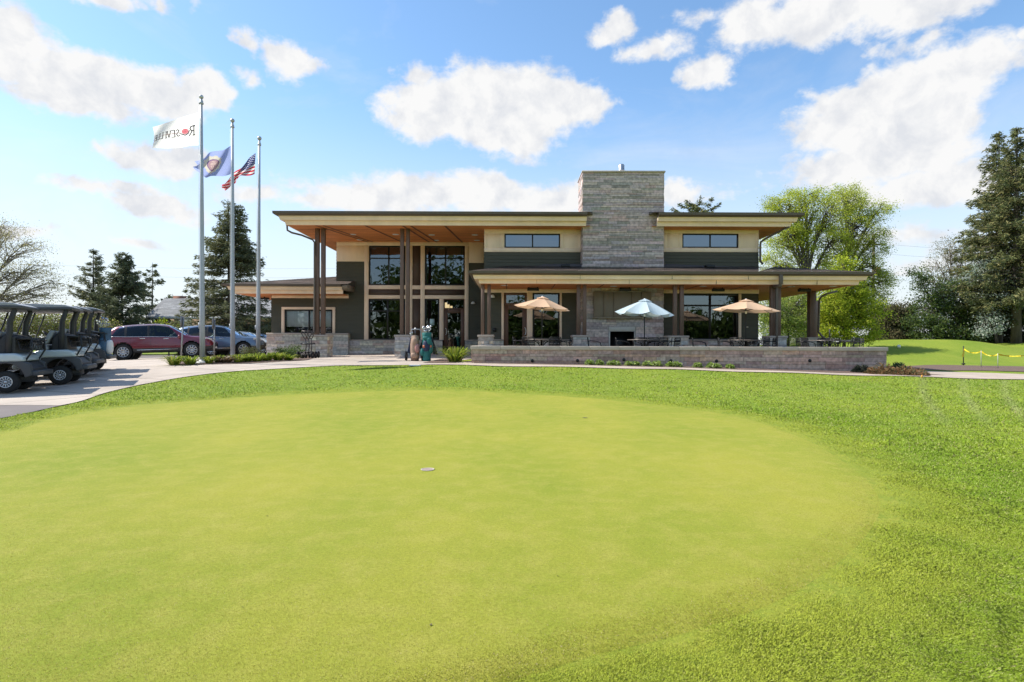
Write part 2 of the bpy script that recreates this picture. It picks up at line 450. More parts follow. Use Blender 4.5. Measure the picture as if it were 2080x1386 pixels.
drive_out = [(-26, 10.2), (-26, 20), (-26, 30.6), (-12.6, 30.6), (-12.3, 28.5), (-8, 28.5), (-5, 28.5), (-2.6, 28.5), (-.9, 25.5)]
inner = EDGE_C[:75]
tag(strip(inner, cat_curve(drive_out, 8), 60, .016, conc, 'driveway'), 'pale concrete drive and entrance walk with shadows of the carts', 'driveway', kind='structure')
path_in = EDGE_C[72:]
path_out = [(-1.2, 21.2), (4, 20.3), (8, 20.2), (13, 20.6), (14.6, 23.6), (16, 22.2), (18.2, 20.6), (22, 19.3), (30, 18)]
tag(strip(path_in, path_out, 24, .022, walkm, 'path'), 'pale beige walk between the lawn and the patio wall', 'path', kind='structure')
lower_edge = cat_curve([(-12, -13), (-9.6, 0), (-8.2, 5), (-7.7, 7.4), (-7.55, 8.6), (-7.9, 10.2)], 12)
tag(strip(lower_edge, [(-26, -13), (-26, 10.2)], 30, .013, asph, 'asphalt_drive'), 'brownish asphalt drive at the left edge of the lawn', 'driveway', kind='structure')
tag(strip([(-50, 31.0), (-11.5, 31.0)], [(-50, 42), (-11.5, 42)], 20, .013, asph, 'parking_lot'), 'grey asphalt car park beside the clubhouse wing', 'car park', kind='structure')
mulch = M('bark_mulch', (.16, .105, .08), .95, 0, .5, 30, 1., 60)
PAVE = np.concatenate([EDGE_C, np.array([(30, 18), (22, 19.3), (18.2, 20.6), (16, 22.2), (14.6, 23.6), (13, 20.6), (12.9, 45), (-24, 45), (-40, 38), (-40, -13), (-12, -13), (-9.6, 0), (-8.2, 5), (-7.7, 7.4), (-7.55, 8.6)])])
bed1 = cat_curve([(-11.9, 20.6), (-11.2, 19.5), (-10.3, 19.25), (-9.2, 19.6), (-8.2, 20.7), (-7.7, 21.9), (-8.0, 23)], 8)
tag(strip(bed1, [(-12.2, 22), (-12.2, 27), (-8.6, 27.2), (-8.4, 25)], 20, .03, mulch, 'flower_bed'), 'brown mulched bed round the flagpoles', 'flower bed', kind='structure')
tag(strip([(-1.9, 19.9), (-1.9, 21.1), (-1.9, 22.5)], [(-3.1, 20.2), (-3.0, 21.1), (-2.7, 22.5)], 8, .028, mulch, 'planting_pocket', 20), 'small mulched pocket at the end of the patio wall', 'flower bed', kind='structure')
tag(strip([(-1.3, 19.92), (12.8, 19.92), (13.6, 20.2)], cat_curve([(-1.3, 19.75), (2, 19.5), (7, 19.3), (12, 19.15), (14.4, 19.3)], 8), 6, .03, mulch, 'wall_border'), 'narrow strip of mulch below the patio wall', 'flower bed', kind='structure')
tag(strip(cat_curve([(15.2, 24.4), (17.5, 23.3), (21, 22.2), (28, 20.7)], 8), cat_curve([(16.6, 25.6), (19, 27.2), (22, 27.0), (28, 23.2)], 8), 12, .02, mulch, 'mulch_bed'), 'low brown mulch bed under the yellow tape', 'flower bed', kind='structure')
# ------------------------------------------------------------------ clubhouse
club = thing('clubhouse', 'low modern clubhouse of green siding, cream trim and grey stone with wide flat eaves', 'building', (1, 28, .62))
siding_m = M('green_siding', (.070, .066, .043), .7, 0, .10, 3, .12, 40, stretch=(.4, 1, 3))
cream_m = M('cream_paint', (.90, .685, .50), .6, 0, .09, 2, .06, 50, stretch=(1, 1, .35))
brown_m = M('brown_panel', (.085, .052, .036), .6, 0, .08, 2)
post_m = M('post_brown', (.155, .095, .068), .55, 0, .12, 4, .1, 60)
gutter_m = M('gutter_bronze', (.115, .088, .066), .5, .1, .1, 2)
shingle_m = MC('shingles', .9, .2, var=.3, scale=40)
cedar_m = M('cedar_soffit', (.72, .275, .11), .6, 0, .30, 1.6, .1, 40, spec=.08, stretch=(.35, 6, 1))
bronze_m = M('bronze_frame', (.022, .02, .018), .4, .4, .1, 3)
doorb_m = M('door_brown', (.11, .052, .028), .5, 0, .15, 3)
stone_m = MC('ledge_stone', .9, .2, var=.28, scale=9, bump=.9, bscale=45)
cap_m = M('cap_stone', (.44, .38, .32), .85, 0, .10, 3, .4, 60)
mortar_m = M('mortar', (.20, .185, .165), .95, 0, .1, 10)
chrome_m = M('steel', (.6, .6, .6), .3, .9, .05, 3)
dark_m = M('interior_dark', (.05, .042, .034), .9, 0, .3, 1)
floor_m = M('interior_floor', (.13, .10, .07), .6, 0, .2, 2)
black_m = M('black_metal', (.016, .016, .017), .45, .3, .2, 5)
white_m = M('white_metal', (.75, .75, .73), .4, 0, .05, 3)
glass_d = glass_mat('dark_glass', (.40, .42, .40), .10)
glass_b = glass_mat('blue_glass', (.06, .08, .09), .17)
taupe_m = M('taupe_panel', (.21, .175, .13), .6, 0, .06, 3)
paper_m = M('paper', (.45, .62, .60), .8, 0, .1, 8)
lamp_m = emit_mat('lit_lamp', (1., .74, .42), 1.1)
blind_m = M('window_blind', (.90, .96, .93), .8, 0, .10, 2, stretch=(12, 1, .2))

def fx(u, Y): return (u - 1040) * Y / F
def fz(v, Y, u=1040): return CH + (HV - (v - ROLL * (u - 1040))) * Y / F

def stone_face(mb, p0, ud, w, h, pal, row=(.09, .2), ln=(.3, .9), dep=.03, rs=1, kv=.2):
    """ashlar wall: stones of random size and own colour, each a little proud of the joint. p0 lower corner, ud unit vector along; normal = ud x up turned outward"""
    rr = random.Random(rs); p0 = Vector(p0); ud = Vector(ud); up = Vector((0, 0, 1)); nn = ud.cross(up)
    mb.quad(p0, p0 + ud * w, p0 + ud * w + up * h, p0 + up * h, (.17, .155, .14))
    z = 0
    while z < h - .01:
        rh = rr.uniform(*row)
        if h - z - rh < row[0] * .7: rh = h - z
        x = 0
        while x < w - .001:
            l = rr.uniform(*ln) * (1.3 if rh < .11 else 1)
            if w - x - l < ln[0] * .6: l = w - x
            sub = [(z, rh)]
            if rh > .15 and rr.random() < .3: sub = [(z, rh * .5), (z + rh * .5, rh * .5)]
            for zz, hh in sub:
                g = .004; d = dep * rr.uniform(.35, 1)
                c = rr.choice(pal); k = rr.uniform(1 - kv, 1 + kv); c = tuple(q * k * rr.uniform(.96, 1.04) for q in c)
                x0, x1, z0, z1 = x + g, x + l - g, zz + g, zz + hh - g
                A = [p0 + ud * a + up * b for a, b in ((x0, z0), (x1, z0), (x1, z1), (x0, z1))]
                B = [q + nn * d for q in A]
                mb.quad(*B, c)
                for i in range(4):
                    j = (i + 1) % 4
                    mb.quad(A[i], A[j], B[j], B[i], c)
            x += l
        z += rh
PAL_G = [tuple(q * k for q, k in zip(c, (1.84, 1.68, 1.72))) for c in [(.28, .265, .245), (.25, .24, .225), (.31, .29, .265), (.22, .215, .21), (.27, .26, .25), (.24, .235, .235), (.33, .30, .26), (.25, .20, .18), (.30, .27, .22)]]
PAL_C = [tuple(q * k for q, k in zip(c, (1.17, 1.09, 1.10))) for c in PAL_G] + [(.36, .33, .29), (.35, .26, .20), (.30, .28, .22), (.27, .25, .23), (.32, .31, .29)]
_mean = [sum(c[i] for c in PAL_C) / len(PAL_C) for i in range(3)]
PAL_C = [tuple(q * .62 + m_ * .38 for q, m_ in zip(c, _mean)) for c in PAL_C]
PAL_B = [tuple(q * k for q, k in zip(c, (1.12, 1.18, 1.06))) for c in PAL_G]
PAL_W = [tuple(q * k for q, k in zip(c, (1.62, 1.34, 1.24))) for c in [(.30, .245, .215), (.27, .22, .20), (.33, .28, .25), (.25, .22, .205), (.29, .26, .24), (.31, .29, .25), (.24, .19, .18), (.34, .26, .21), (.27, .26, .23)]]

def lap(mb, x0, x1, z0, z1, y, out=.02, row=.155):
    """lap siding facing -y"""
    n = max(1, round((z1 - z0) / row)); h = (z1 - z0) / n
    for i in range(n):
        a = z0 + i * h; b = a + h
        mb.quad((x0, y - out, a), (x1, y - out, a), (x1, y, b), (x0, y, b))
        mb.quad((x0, y, a), (x1, y, a), (x1, y - out, a), (x0, y - out, a))
    return mb
def lap_x(mb, y0, y1, z0, z1, x, s, out=.02, row=.155):
    n = max(1, round((z1 - z0) / row)); h = (z1 - z0) / n
    for i in range(n):
        a = z0 + i * h; b = a + h
        q = [(x + s * out, y0, a), (x + s * out, y1, a), (x, y1, b), (x, y0, b)]
        mb.quad(*(q if s > 0 else q[::-1]))

# ---- depths
YA = 28.0     # entrance wall and wing
YB = 24.8     # patio block wall
YC = 24.25    # chimney face
FLR = CH - .50
def RA(mb, u0, u1, v0, v1, d0=.0, d1=.06, Y=YA, ur=850):
    """board of the entrance wall between picture rows, standing proud by d1"""
    x0, x1 = fx(u0, Y), fx(u1, Y); z1, z0 = fz(v0, Y, ur), fz(v1, Y, ur)
    mb.box(x0, x1, Y - d1, Y + .1 - d0, z0, z1)

ZS = fz(492, YA, 850)          # upper soffit level 
# entrance wall: siding
mb = MB()
lap(mb, fx(683, YA), fx(740.5, YA), fz(722, YA, 700), fz(531, YA, 700), YA)
for a, b, c, d in ((551, 572.5, 600, 722), (680.5, 683, 600, 722), (572.5, 680.5, 600, 624.5), (572.5, 680.5, 678.5, 722)):
    lap(mb, fx(a, YA), fx(b, YA), fz(d, YA, 620), fz(c, YA, 620), YA)
lap(mb, fx(951, YA), fx(990, YA), fz(718, YA, 960), fz(534, YA, 960), YA)
lap_x(mb, YA, 44, FLR - .2, fz(596, YA, 600), fx(551, YA), -1)
lap_x(mb, YA, 42, FLR, ZS, fx(683, YA), -1)
mb.build('siding_wall', siding_m, club)
# cream trim boards of the entrance wall
mb = MB()
RA(mb, 683, 951.5, 491.5, 499.5, d1=.03)
RA(mb, 683, 749, 499.5, 532, d1=.024)
RA(mb, 951.5, 990, 491.5, 534, d1=.024)
mb.box(fx(690, YA), fx(740, YA), YA - .03, YA - .02, fz(525.5, YA, 700), fz(524.6, YA, 700))
RA(mb, 740, 748.5, 499.5, 691, d1=.045)
for a, b in ((823.5, 837.5), (854, 862.5), (943.7, 951.5)): RA(mb, a, b, 499.5, 691, d1=.045)
for a, b in ((748.5, 823.5), (837.5, 854), (862.5, 943.7)):
    RA(mb, a, b, 580, 588, d1=.04); RA(mb, a, b, 600, 607.3, d1=.04)
RA(mb, 892.5, 901, 607.3, 691, d1=.045)
mb.build('trim', cream_m, club, bevel=.006, seg=1)
mb = MB()
for a, b in ((748.5, 823.5), (837.5, 854), (862.5, 943.7)): RA(mb, a, b, 588, 600, d1=.022)
RA(mb, 837.5, 854, 499.5, 580, d1=.022); RA(mb, 837.5, 854, 607.3, 691, d1=.022)
mb.build('spandrel_panel', brown_m, club)

def window(u0, u1, v0, v1, Y, ur, muls=(), trans=(), gm=None, fm=None, fw=.07, dep=.06, parent=None, label=None):
    gm = gm or glass_d; fm = fm or bronze_m
    x0, x1 = fx(u0, Y), fx(u1, Y); z1, z0 = fz(v0, Y, ur), fz(v1, Y, ur)
    mb = MB()
    mb.box(x0, x1, Y - .005, Y + dep, z0, z0 + fw); mb.box(x0, x1, Y - .005, Y + dep, z1 - fw, z1)
    mb.box(x0, x0 + fw, Y - .003, Y + dep, z0 + fw, z1 - fw); mb.box(x1 - fw, x1, Y - .003, Y + dep, z0 + fw, z1 - fw)
    for u in muls:
        x = fx(u, Y); mb.box(x - fw * .5, x + fw * .5, Y - .001, Y + dep, z0 + fw, z1 - fw)
    for v in trans:
        z = fz(v, Y, ur); mb.box(x0 + fw, x1 - fw, Y + .002, Y + dep, z - fw * .4, z + fw * .4)
    w = mb.build('window', fm, parent or club, bevel=.004, seg=1)
    if label: w['label'] = label
    g = MB(); y = Y + dep * .5
    g.quad((x0 + fw * .5, y, z0 + fw * .5), (x1 - fw * .5, y, z0 + fw * .5), (x1 - fw * .5, y, z1 - fw * .5), (x0 + fw * .5, y, z1 - fw * .5))
    g.build('pane', gm, w)
    return w
window(748.5, 823.5, 499.5, 580, YA, 790, (789,), (525,))
window(862.5, 943.7, 499.5, 580, YA, 900, (904.5,), (525,))
window(748.5, 823.5, 607.3, 691, YA, 790, (787,), (632,))
window(862.5, 892.5, 607.3, 691, YA, 880)
window(901, 943.7, 607.3, 628, YA, 920, fm=doorb_m, fw=.05)

def door(u0, u1, v0, Y, ur, zb, hinge=1, label=None):
    x0, x1 = fx(u0, Y), fx(u1, Y); z1 = fz(v0, Y, ur); st = .19
    mb = MB()
    mb.box(x0, x0 + st, Y - .01, Y + .05, zb, z1); mb.box(x1 - st, x1, Y - .01, Y + .05, zb, z1)
    mb.box(x0 + st, x1 - st, Y - .008, Y + .05, z1 - st, z1); mb.box(x0 + st, x1 - st, Y - .008, Y + .05, zb, zb + .3)
    d = mb.build('door', doorb_m, club, bevel=.005, seg=1)
    g = MB(); g.quad((x0 + st, Y + .02, zb + .3), (x1 - st, Y + .02, zb + .3), (x1 - st, Y + .02, z1 - st), (x0 + st, Y + .02, z1 - st)); g.build('pane', glass_d, d)
    h = MB(); zz = zb + 1.02
    h.box(x0 + st, x1 - st, Y + .055, Y + .10, zz - .035, zz + .035)
    xs = x0 + st * .5 if hinge > 0 else x1 - st * .5
    a = [(xs + .10 * math.cos(t) * .6, Y - .08, zz + .16 * math.sin(t)) for t in np.linspace(-1.4, 1.4, 9)]
    h.tube([(xs, Y, zz - .15)] + a + [(xs, Y, zz + .15)], .013, 6)
    h.build('handle', chrome_m, d)
    k = MB(); k.box(x0, x1, Y - .1, Y + .06, zb - .03, zb + .015); k.build('threshold', chrome_m, d)
    return d
door(901, 943.7, 628.5, YA, 920, fz(717, YA, 920))

# wing window
mb = MB()
for a in ((572, 681, 624, 629), (572, 578, 629, 679), (675.5, 681, 629, 679)):
    mb = MB(); RA(mb, *a, d1=.045, ur=625); mb.build('trim', cream_m, club, bevel=.006, seg=1)
window(578, 675.5, 629, 678, YA, 625, (627.5,), (), glass_mat('office_glass', (.97, .99, .98), .06))
mb = MB(); x0, x1 = fx(580, YA), fx(674, YA)
mb.box(x0, x1, YA + .075, YA + .085, fz(664, YA, 625), fz(628, YA, 625)); mb.build('window_blind', blind_m, club)

# interior of the entrance hall and of the patio block, seen through the glass
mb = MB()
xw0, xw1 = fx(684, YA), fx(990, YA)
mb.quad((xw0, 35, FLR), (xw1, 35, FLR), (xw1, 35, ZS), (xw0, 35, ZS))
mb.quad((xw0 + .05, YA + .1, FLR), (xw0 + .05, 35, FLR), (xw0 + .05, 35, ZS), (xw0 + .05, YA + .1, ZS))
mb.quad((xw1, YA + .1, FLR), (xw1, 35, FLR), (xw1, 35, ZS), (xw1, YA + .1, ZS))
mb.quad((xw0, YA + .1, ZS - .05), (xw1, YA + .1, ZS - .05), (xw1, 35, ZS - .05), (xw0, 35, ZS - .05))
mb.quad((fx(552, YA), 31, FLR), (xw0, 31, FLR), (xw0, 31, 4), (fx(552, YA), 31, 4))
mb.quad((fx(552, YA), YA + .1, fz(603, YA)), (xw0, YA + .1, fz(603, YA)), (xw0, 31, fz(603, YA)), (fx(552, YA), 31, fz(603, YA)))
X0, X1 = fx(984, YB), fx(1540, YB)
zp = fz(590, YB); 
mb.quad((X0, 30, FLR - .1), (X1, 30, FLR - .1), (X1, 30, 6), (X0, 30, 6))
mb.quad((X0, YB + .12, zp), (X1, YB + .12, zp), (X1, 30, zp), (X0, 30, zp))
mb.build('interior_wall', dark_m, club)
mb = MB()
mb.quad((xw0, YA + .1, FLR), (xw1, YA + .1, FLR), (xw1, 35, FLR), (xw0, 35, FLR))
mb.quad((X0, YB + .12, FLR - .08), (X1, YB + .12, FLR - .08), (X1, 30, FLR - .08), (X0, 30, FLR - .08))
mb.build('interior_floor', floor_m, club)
for u, Y, v0, v1 in ((905.5, 30, 615, 626), (910.5, 31, 619, 628), (916.5, 32.2, 622, 628)):
    mb = MB(); mb.lathe([(0, 0), (.065, 0), (.065, (v1 - v0) * Y / F), (0, (v1 - v0) * Y / F)], (fx(u, Y), Y, fz(v1, Y, u)), 12)
    mb.build('pendant_lamp', lamp_m, club)
for px, py, pz in ((-6.9, 31, 1.25), (-5.5, 32.5, 1.2), (-2.4, 33, 1.2)):
    mb = MB(); mb.box(px - .6, px + .6, py - .4, py + .4, pz - .04, pz)
    mb.box(px - .05, px + .05, py - .05, py + .05, FLR, pz - .04); mb.build('interior_table', M('interior_wood', (.20, .12, .07), .5), club)
mb = MB(); RA(mb, 873, 882, 648, 661, d0=.08, d1=.02, ur=880); mb.build('notice', paper_m, club)
mb = MB(); mb.box(fx(881, YA), fx(891, YA), YA + .2, YA + .4, fz(690, YA, 880), fz(685, YA, 880)); mb.build('notice_box', white_m, club)

# stone base under the entrance windows and the wing
mb = MB()
stone_face(mb, (fx(706, YA), YA - .12, FLR - .12), (1, 0, 0), fx(899.5, YA) - fx(706, YA), fz(692.5, YA, 800) - FLR + .12, PAL_B, rs=3)
stone_face(mb, (fx(944.5, YA), YA - .12, FLR - .12), (1, 0, 0), fx(990, YA) - fx(944.5, YA), fz(692.5, YA, 950) - FLR + .12, PAL_B, rs=4)
YW = YA - .32
stone_face(mb, (fx(542, YW), YW, FLR - .3), (1, 0, 0), fx(707, YW) - fx(542, YW), fz(679.5, YW, 620) - FLR + .3, PAL_B, rs=5)
stone_face(mb, (fx(707, YW), YW, FLR - .3), (0, 1, 0), .5, fz(679.5, YW, 620) - FLR + .3, PAL_B, rs=6)
stone_face(mb, (fx(542, YW), 36, FLR - .3), (0, -1, 0), 36 - YW, fz(679.5, YW, 620) - FLR + .3, PAL_B, rs=7)
mb.build('stone_base', stone_m, club)
mb = MB()
mb.box(fx(706.5, YA) + .06, fx(899.5, YA), YA - .17, YA - .046, fz(692.5, YA, 800), fz(690.5, YA, 800))
mb.box(fx(944.5, YA), fx(990, YA), YA - .17, YA - .046, fz(692.5, YA, 950), fz(690.5, YA, 950))
mb.box(fx(541, YW), fx(708, YW), YW - .05, YA - .022, fz(679.5, YW, 620), fz(676.8, YW, 620))
mb.build('base_cap', cap_m, club, bevel=.008, seg=1)

# ---- patio block
mb = MB()
lap(mb, fx(983, YB), fx(1182, YB), fz(548, YB), fz(512.5, YB), YB)
lap(mb, fx(1346, YB), fx(1540, YB), fz(548, YB, 1440), fz(511.5, YB, 1440), YB)
ZB0 = FLR - .1
lap(mb, fx(985, YB), fx(1019, YB), fz(690, YB), fz(594, YB), YB)
lap(mb, fx(1140.5, YB), fx(1184, YB), fz(690, YB), fz(594, YB), YB)
lap(mb, fx(1345, YB), fx(1389, YB), fz(690, YB, 1300), fz(594, YB, 1300), YB)
lap(mb, fx(1505, YB), fx(1540, YB), ZB0, fz(595, YB, 1500), YB)
lap_x(mb, YB, 40, ZB0, fz(467, YB), fx(1540, YB), 1)
lap_x(mb, YB, YA, ZB0, fz(467, YB), fx(983, YB), -1)
mb.build('siding_wall', siding_m, club)
mb = MB()
def RB(u0, u1, v0, v1, d1=.03, ur=1080): RA(globals()['mb'], u0, u1, v0, v1, d1=d1, Y=YB, ur=ur)
for (a, b, wa, wb, ur) in ((983, 1180, 1024, 1137, 1080), (1347, 1540, 1385, 1499, 1440)):
    RB(a, b, 466, 475, .03, ur); RB(a, b, 504, 512.5, .03, ur)
    RB(a, wa, 475, 504, .024, ur); RB(wb, b, 475, 504, .024, ur)
    RB(wa - 8, wa, 475, 504, .032, ur); RB(wb, wb + 8, 475, 504, .032, ur)
    RB(a, a + 6, 475, 504, .032, ur); RB(b - 6, b, 475, 504, .032, ur)
    mb.build('trim', cream_m, club, bevel=.006, seg=1); mb = MB()
RB(1345, 1541, 588, 596.5, .035, 1440); RB(1499.5, 1505, 596.5, 692, .045, 1440); mb.build('trim', cream_m, club, bevel=.006, seg=1); mb = MB()
RB(984, 1184, 587.5, 595, .035)
for a, b in ((1018.5, 1023.4), (1070, 1081.5), (1136.5, 1141)): RB(a, b, 595, 690, .045)
mb.build('trim', cream_m, club, bevel=.006, seg=1)
window(1024, 1137, 475, 504, YB, 1080, (1081,), (), glass_b, fw=.055)
window(1385, 1499, 475, 504, YB, 1440, (1442,), (), glass_b, fw=.055)
window(1023.4, 1070, 595, 620.5, YB, 1050, fm=doorb_m, gm=glass_d, fw=.1)
door(1023.4, 1070, 620.5, YB, 1050, fz(722, YB), -1)
window(1081.5, 1136.5, 595, 690, YB, 1110)
window(1385, 1499.5, 596.5, 692, YB, 1440, (1442,), (621,), fw=.09)
mb = MB()
for a, b, s, ur in ((985, 1023, 11, 1000), (1071, 1184, 12, 1100), (1345, 1540, 14, 1440)):
    stone_face(mb, (fx(a, YB), YB - .1, ZB0), (1, 0, 0), fx(b, YB) - fx(a, YB), fz(692, YB, ur) - ZB0, PAL_B, rs=s)
stone_face(mb, (fx(1541, YB), YB - .1, ZB0), (0, 1, 0), 12, fz(692, YB, 1540) - ZB0, PAL_B, rs=15)
mb.build('stone_base', stone_m, club)
mb = MB()
for a, b, ur in ((985, 1023, 1000), (1071, 1184, 1100), (1345, 1541, 1440)):
    mb = MB(); mb.box(fx(a, YB), fx(b, YB), YB - .16, YB - .05, fz(692, YB, ur), fz(690, YB, ur)); mb.build('base_cap', cap_m, club, bevel=.008, seg=1)

# ---- chimney
cx0, cx1 = fx(1183, YC), fx(1347, YC); czt = fz(351, YC, 1265)
mb = MB()
stone_face(mb, (cx0, YC, FLR - .1), (1, 0, 0), fx(1236, YC) - cx0, fz(664, YC, 1265) - FLR + .1, PAL_G, row=(.13, .24), ln=(.4, 1.), rs=21)
stone_face(mb, (fx(1291.5, YC), YC, FLR - .1), (1, 0, 0), cx1 - fx(1291.5, YC), fz(664, YC, 1265) - FLR + .1, PAL_G, row=(.13, .24), ln=(.4, 1.), rs=22)
zf = fz(664, YC, 1265); zg = fz(560, YC, 1265)
stone_face(mb, (cx0, YC, zf), (1, 0, 0), cx1 - cx0, zg - zf, PAL_G, row=(.11, .22), ln=(.35, 1.), rs=27)
stone_face(mb, (cx0, YC, zg), (1, 0, 0), cx1 - cx0, czt - zg, PAL_C, row=(.06, .125), ln=(.3, .95), rs=23, kv=.12)
for x, y, d, s in ((cx0, YC + 1.5, (0, -1, 0), 24), (cx1, YC, (0, 1, 0), 25)):
    stone_face(mb, (x, y, FLR - .1), d, 1.5, czt - FLR + .1, PAL_C, row=(.085, .16), rs=s)
stone_face(mb, (cx1, YC + 1.5, FLR), (-1, 0, 0), cx1 - cx0, czt - FLR, PAL_C, rs=26)
chim = mb.build('chimney', stone_m, club)
mb = MB(); mb.box(cx0 - .05, cx1 + .06, YC - .07, YC + 1.6, czt, fz(347.5, YC, 1265)); mb.build('chimney_cap', cap_m, chim, bevel=.01, seg=1)
mb = MB(); c = (fx(1261, YC + .6), YC + .6, fz(347.5, YC, 1265)); k = YC / F
mb.lathe([(2.8 * k, 0), (2.8 * k, 8 * k), (7 * k, 8 * k), (7.2 * k, 9.5 * k), (6.2 * k, 10 * k), (6.4 * k, 20 * k), (5 * k, 22 * k), (0, 22.3 * k)], c, 20)
mb.build('flue', M('galvanised', (.5, .52, .54), .32, .85, .1, 6), chim, smooth=False)
# outdoor fireplace and cabinet in its face
mb = MB(); fy = YC - .05
mb.box(fx(1236.5, fy), fx(1291, fy), fy, fy + .1, fz(673.5, fy, 1265), fz(664, fy, 1265))
mb.box(fx(1236.5, fy), fx(1239.5, fy), fy, fy + .1, FLR - .1, fz(673.5, fy, 1265)); mb.box(fx(1288.5, fy), fx(1291, fy), fy, fy + .1, FLR - .1, fz(673.5, fy, 1265))
fr = mb.build('fireplace_surround', M('stainless', (.52, .51, .46), .5, .15, .1, 3), club, bevel=.008, seg=1)
mb = MB(); mb.box(fx(1239.5, fy), fx(1288.5, fy), fy + .6, fy + .65, FLR - .1, fz(672, fy, 1265))
mb.quad((fx(1239.5, fy), fy + .1, FLR - .1), (fx(1239.5, fy), fy + .6, FLR - .1), (fx(1239.5, fy), fy + .6, fz(673, fy, 1265)), (fx(1239.5, fy), fy + .1, fz(673, fy, 1265)))
mb.quad((fx(1288.5, fy), fy + .1, FLR - .1), (fx(1288.5, fy), fy + .6, FLR - .1), (fx(1288.5, fy), fy + .6, fz(673, fy, 1265)), (fx(1288.5, fy), fy + .1, fz(673, fy, 1265)))
mb.build('firebox', black_m, fr)
mb = MB(); cy = YC - .16
us = [1206, 1226, 1246, 1282.5, 1302.5, 1322.5]
for a, b in zip(us[:-1], us[1:]):
    mb.box(fx(a, cy) + .006, fx(b, cy) - .006, cy, cy + .13, fz(645, cy, 1265), fz(593, cy, 1265))
cab = mb.build('wall_cabinet', taupe_m, club, bevel=.008, seg=1)
mb = MB(); mb.box(fx(1204, cy), fx(1324, cy), cy - .04, cy + .13, fz(647, cy, 1265), fz(645.2, cy, 1265)); mb.box(fx(1224, cy), fx(1303, cy), cy - .03, cy + .13, fz(593, cy, 1265) + .004, fz(592, cy, 1265) + .02)
mb.build('ledge', M('taupe_ledge', (.34, .29, .22), .6), cab, bevel=.005, seg=1)

# ---- eaves and roofs
def eave(path, zs, prof, name, mat, closed=False):
    """sweep an outward profile (out, up) along a plan path with mitred corners; outward is to the right of travel"""
    pts = [Vector((p[0], p[1], 0)) for p in path]; n = len(pts); nor = []
    for i in range(n - 1):
        d = (pts[i + 1] - pts[i]).normalized(); nor.append(Vector((d.y, -d.x, 0)))
    offs = []
    for i in range(n):
        if i == 0: o = nor[0]
        elif i == n - 1: o = nor[-1]
        else:
            o = nor[i - 1] + nor[i]; o = o / o.dot(nor[i])
        offs.append(o)
    mb = MB()
    rows = [[p + o * a + Vector((0, 0, zs + b)) for p, o in zip(pts, offs)] for a, b in prof]
    m = len(prof)
    for j in range(m):
        j2 = (j + 1) % m
        for i in range(n - 1):
            mb.quad(rows[j][i], rows[j][i + 1], rows[j2][i + 1], rows[j2][i])
    mb.poly([rows[j][0] for j in range(m)][::-1]); mb.poly([rows[j][n - 1] for j in range(m)])
    o = mb.build(name, mat, club)
    return o
def shingle_plane(mb, a, b, c, d, rows, rs=0):
    """roof slope a-b eave, d-c ridge, laid with courses of tabs of varied tone"""
    rr = random.Random(rs); a, b, c, d = map(Vector, (a, b, c, d))
    nn = (b - a).cross(d - a).normalized()
    for i in range(rows):
        t0, t1 = i / rows, (i + 1) / rows
        l0, l1 = a.lerp(d, t0), b.lerp(c, t0); m0, m1 = a.lerp(d, t1), b.lerp(c, t1)
        n = max(1, int((l1 - l0).length / .33)); lift = nn * .008
        for k in range(n):
            s0, s1 = k / n, (k + 1) / n; g = rr.uniform(.75, 1.25); col = rr.choice([(.17, .135, .115), (.145, .118, .105), (.20, .155, .13), (.12, .10, .09)])
            col = tuple(q * g for q in col)
            mb.quad(l0.lerp(l1, s0) + lift, l0.lerp(l1, s1) + lift, m0.lerp(m1, s1), m0.lerp(m1, s0), col)

YE = 24.05                                   # inner foot of the upper eave's lower board
kk = YE / F
xl = fx(583, YE); xr = fx(1601, YE)
ZS = 5.99                                     # level of the upper soffit
ZS = (fz(458.5, YE, 800) + fz(492, YA, 850)) / 2
cl, cr = fx(1200, 23.8), fx(1327, 23.8)
L_lo = [(0, 0), (.05, .0), (.09, .17), (0, .17)]
L_up = [(.0, .172), (.22, .172), (.27, .335), (0, .335)]
L_gu = [(.10, .337), (.36, .337), (.44, .39), (.45, .49), (.10, .49)]
yb = 44
def upper(path, tg):
    eave(path, ZS, L_lo, 'fascia', cream_m); eave(path, ZS, L_up, 'fascia', cream_m); eave(path, ZS, L_gu, 'gutter', gutter_m)
upper([(xl, yb), (xl, YE), (cl - .18, YE)], 'a')
upper([(cr + .18, YE), (xr, YE), (xr, yb)], 'b')
# soffit boards
mb = MB()
def soffit(x0, x1, y0, y1, z, step=.19):
    y = y0
    while y < y1 - .01:
        yy = min(y + step, y1)
        mb.quad((x0, y, z), (x0, yy - .012, z), (x1, yy - .012, z), (x1, y, z)); mb.quad((x0, yy - .012, z + .008), (x0, yy, z + .008), (x1, yy, z + .008), (x1, yy - .012, z + .008))
        y = yy
soffit(xl, cl - .18, YE, YA, ZS); soffit(cl - .18, cx0 - .01, YC, YB, ZS); soffit(cx1 + .01, xr, YE, YB, ZS); soffit(fx(1541, YB), xr, YB, 40, ZS); soffit(xl, fx(682, YA), YA, yb, ZS)
soffit(cl - .18, cl + .0, YE, YC - .03, ZS + .02); soffit(cr, cr + .18, YE, YC - .03, ZS + .02)
sof = mb.build('soffit', cedar_m, club)
mb = MB()
for x0f, x1f in ((645, 712), (660, 722), (745, 788), (820, 850), (836, 868), (905, 926)):
    a = Vector((fx(x0f, YE + .3), YE + .02, ZS - .012)); 
    b = Vector((fx(x1f, YA) if False else a.x + (x1f - x0f) * .018, YA - .05, ZS - .012)); w = Vector((.045, 0, 0))
    mb.quad(a - w, b - w, b + w, a + w)
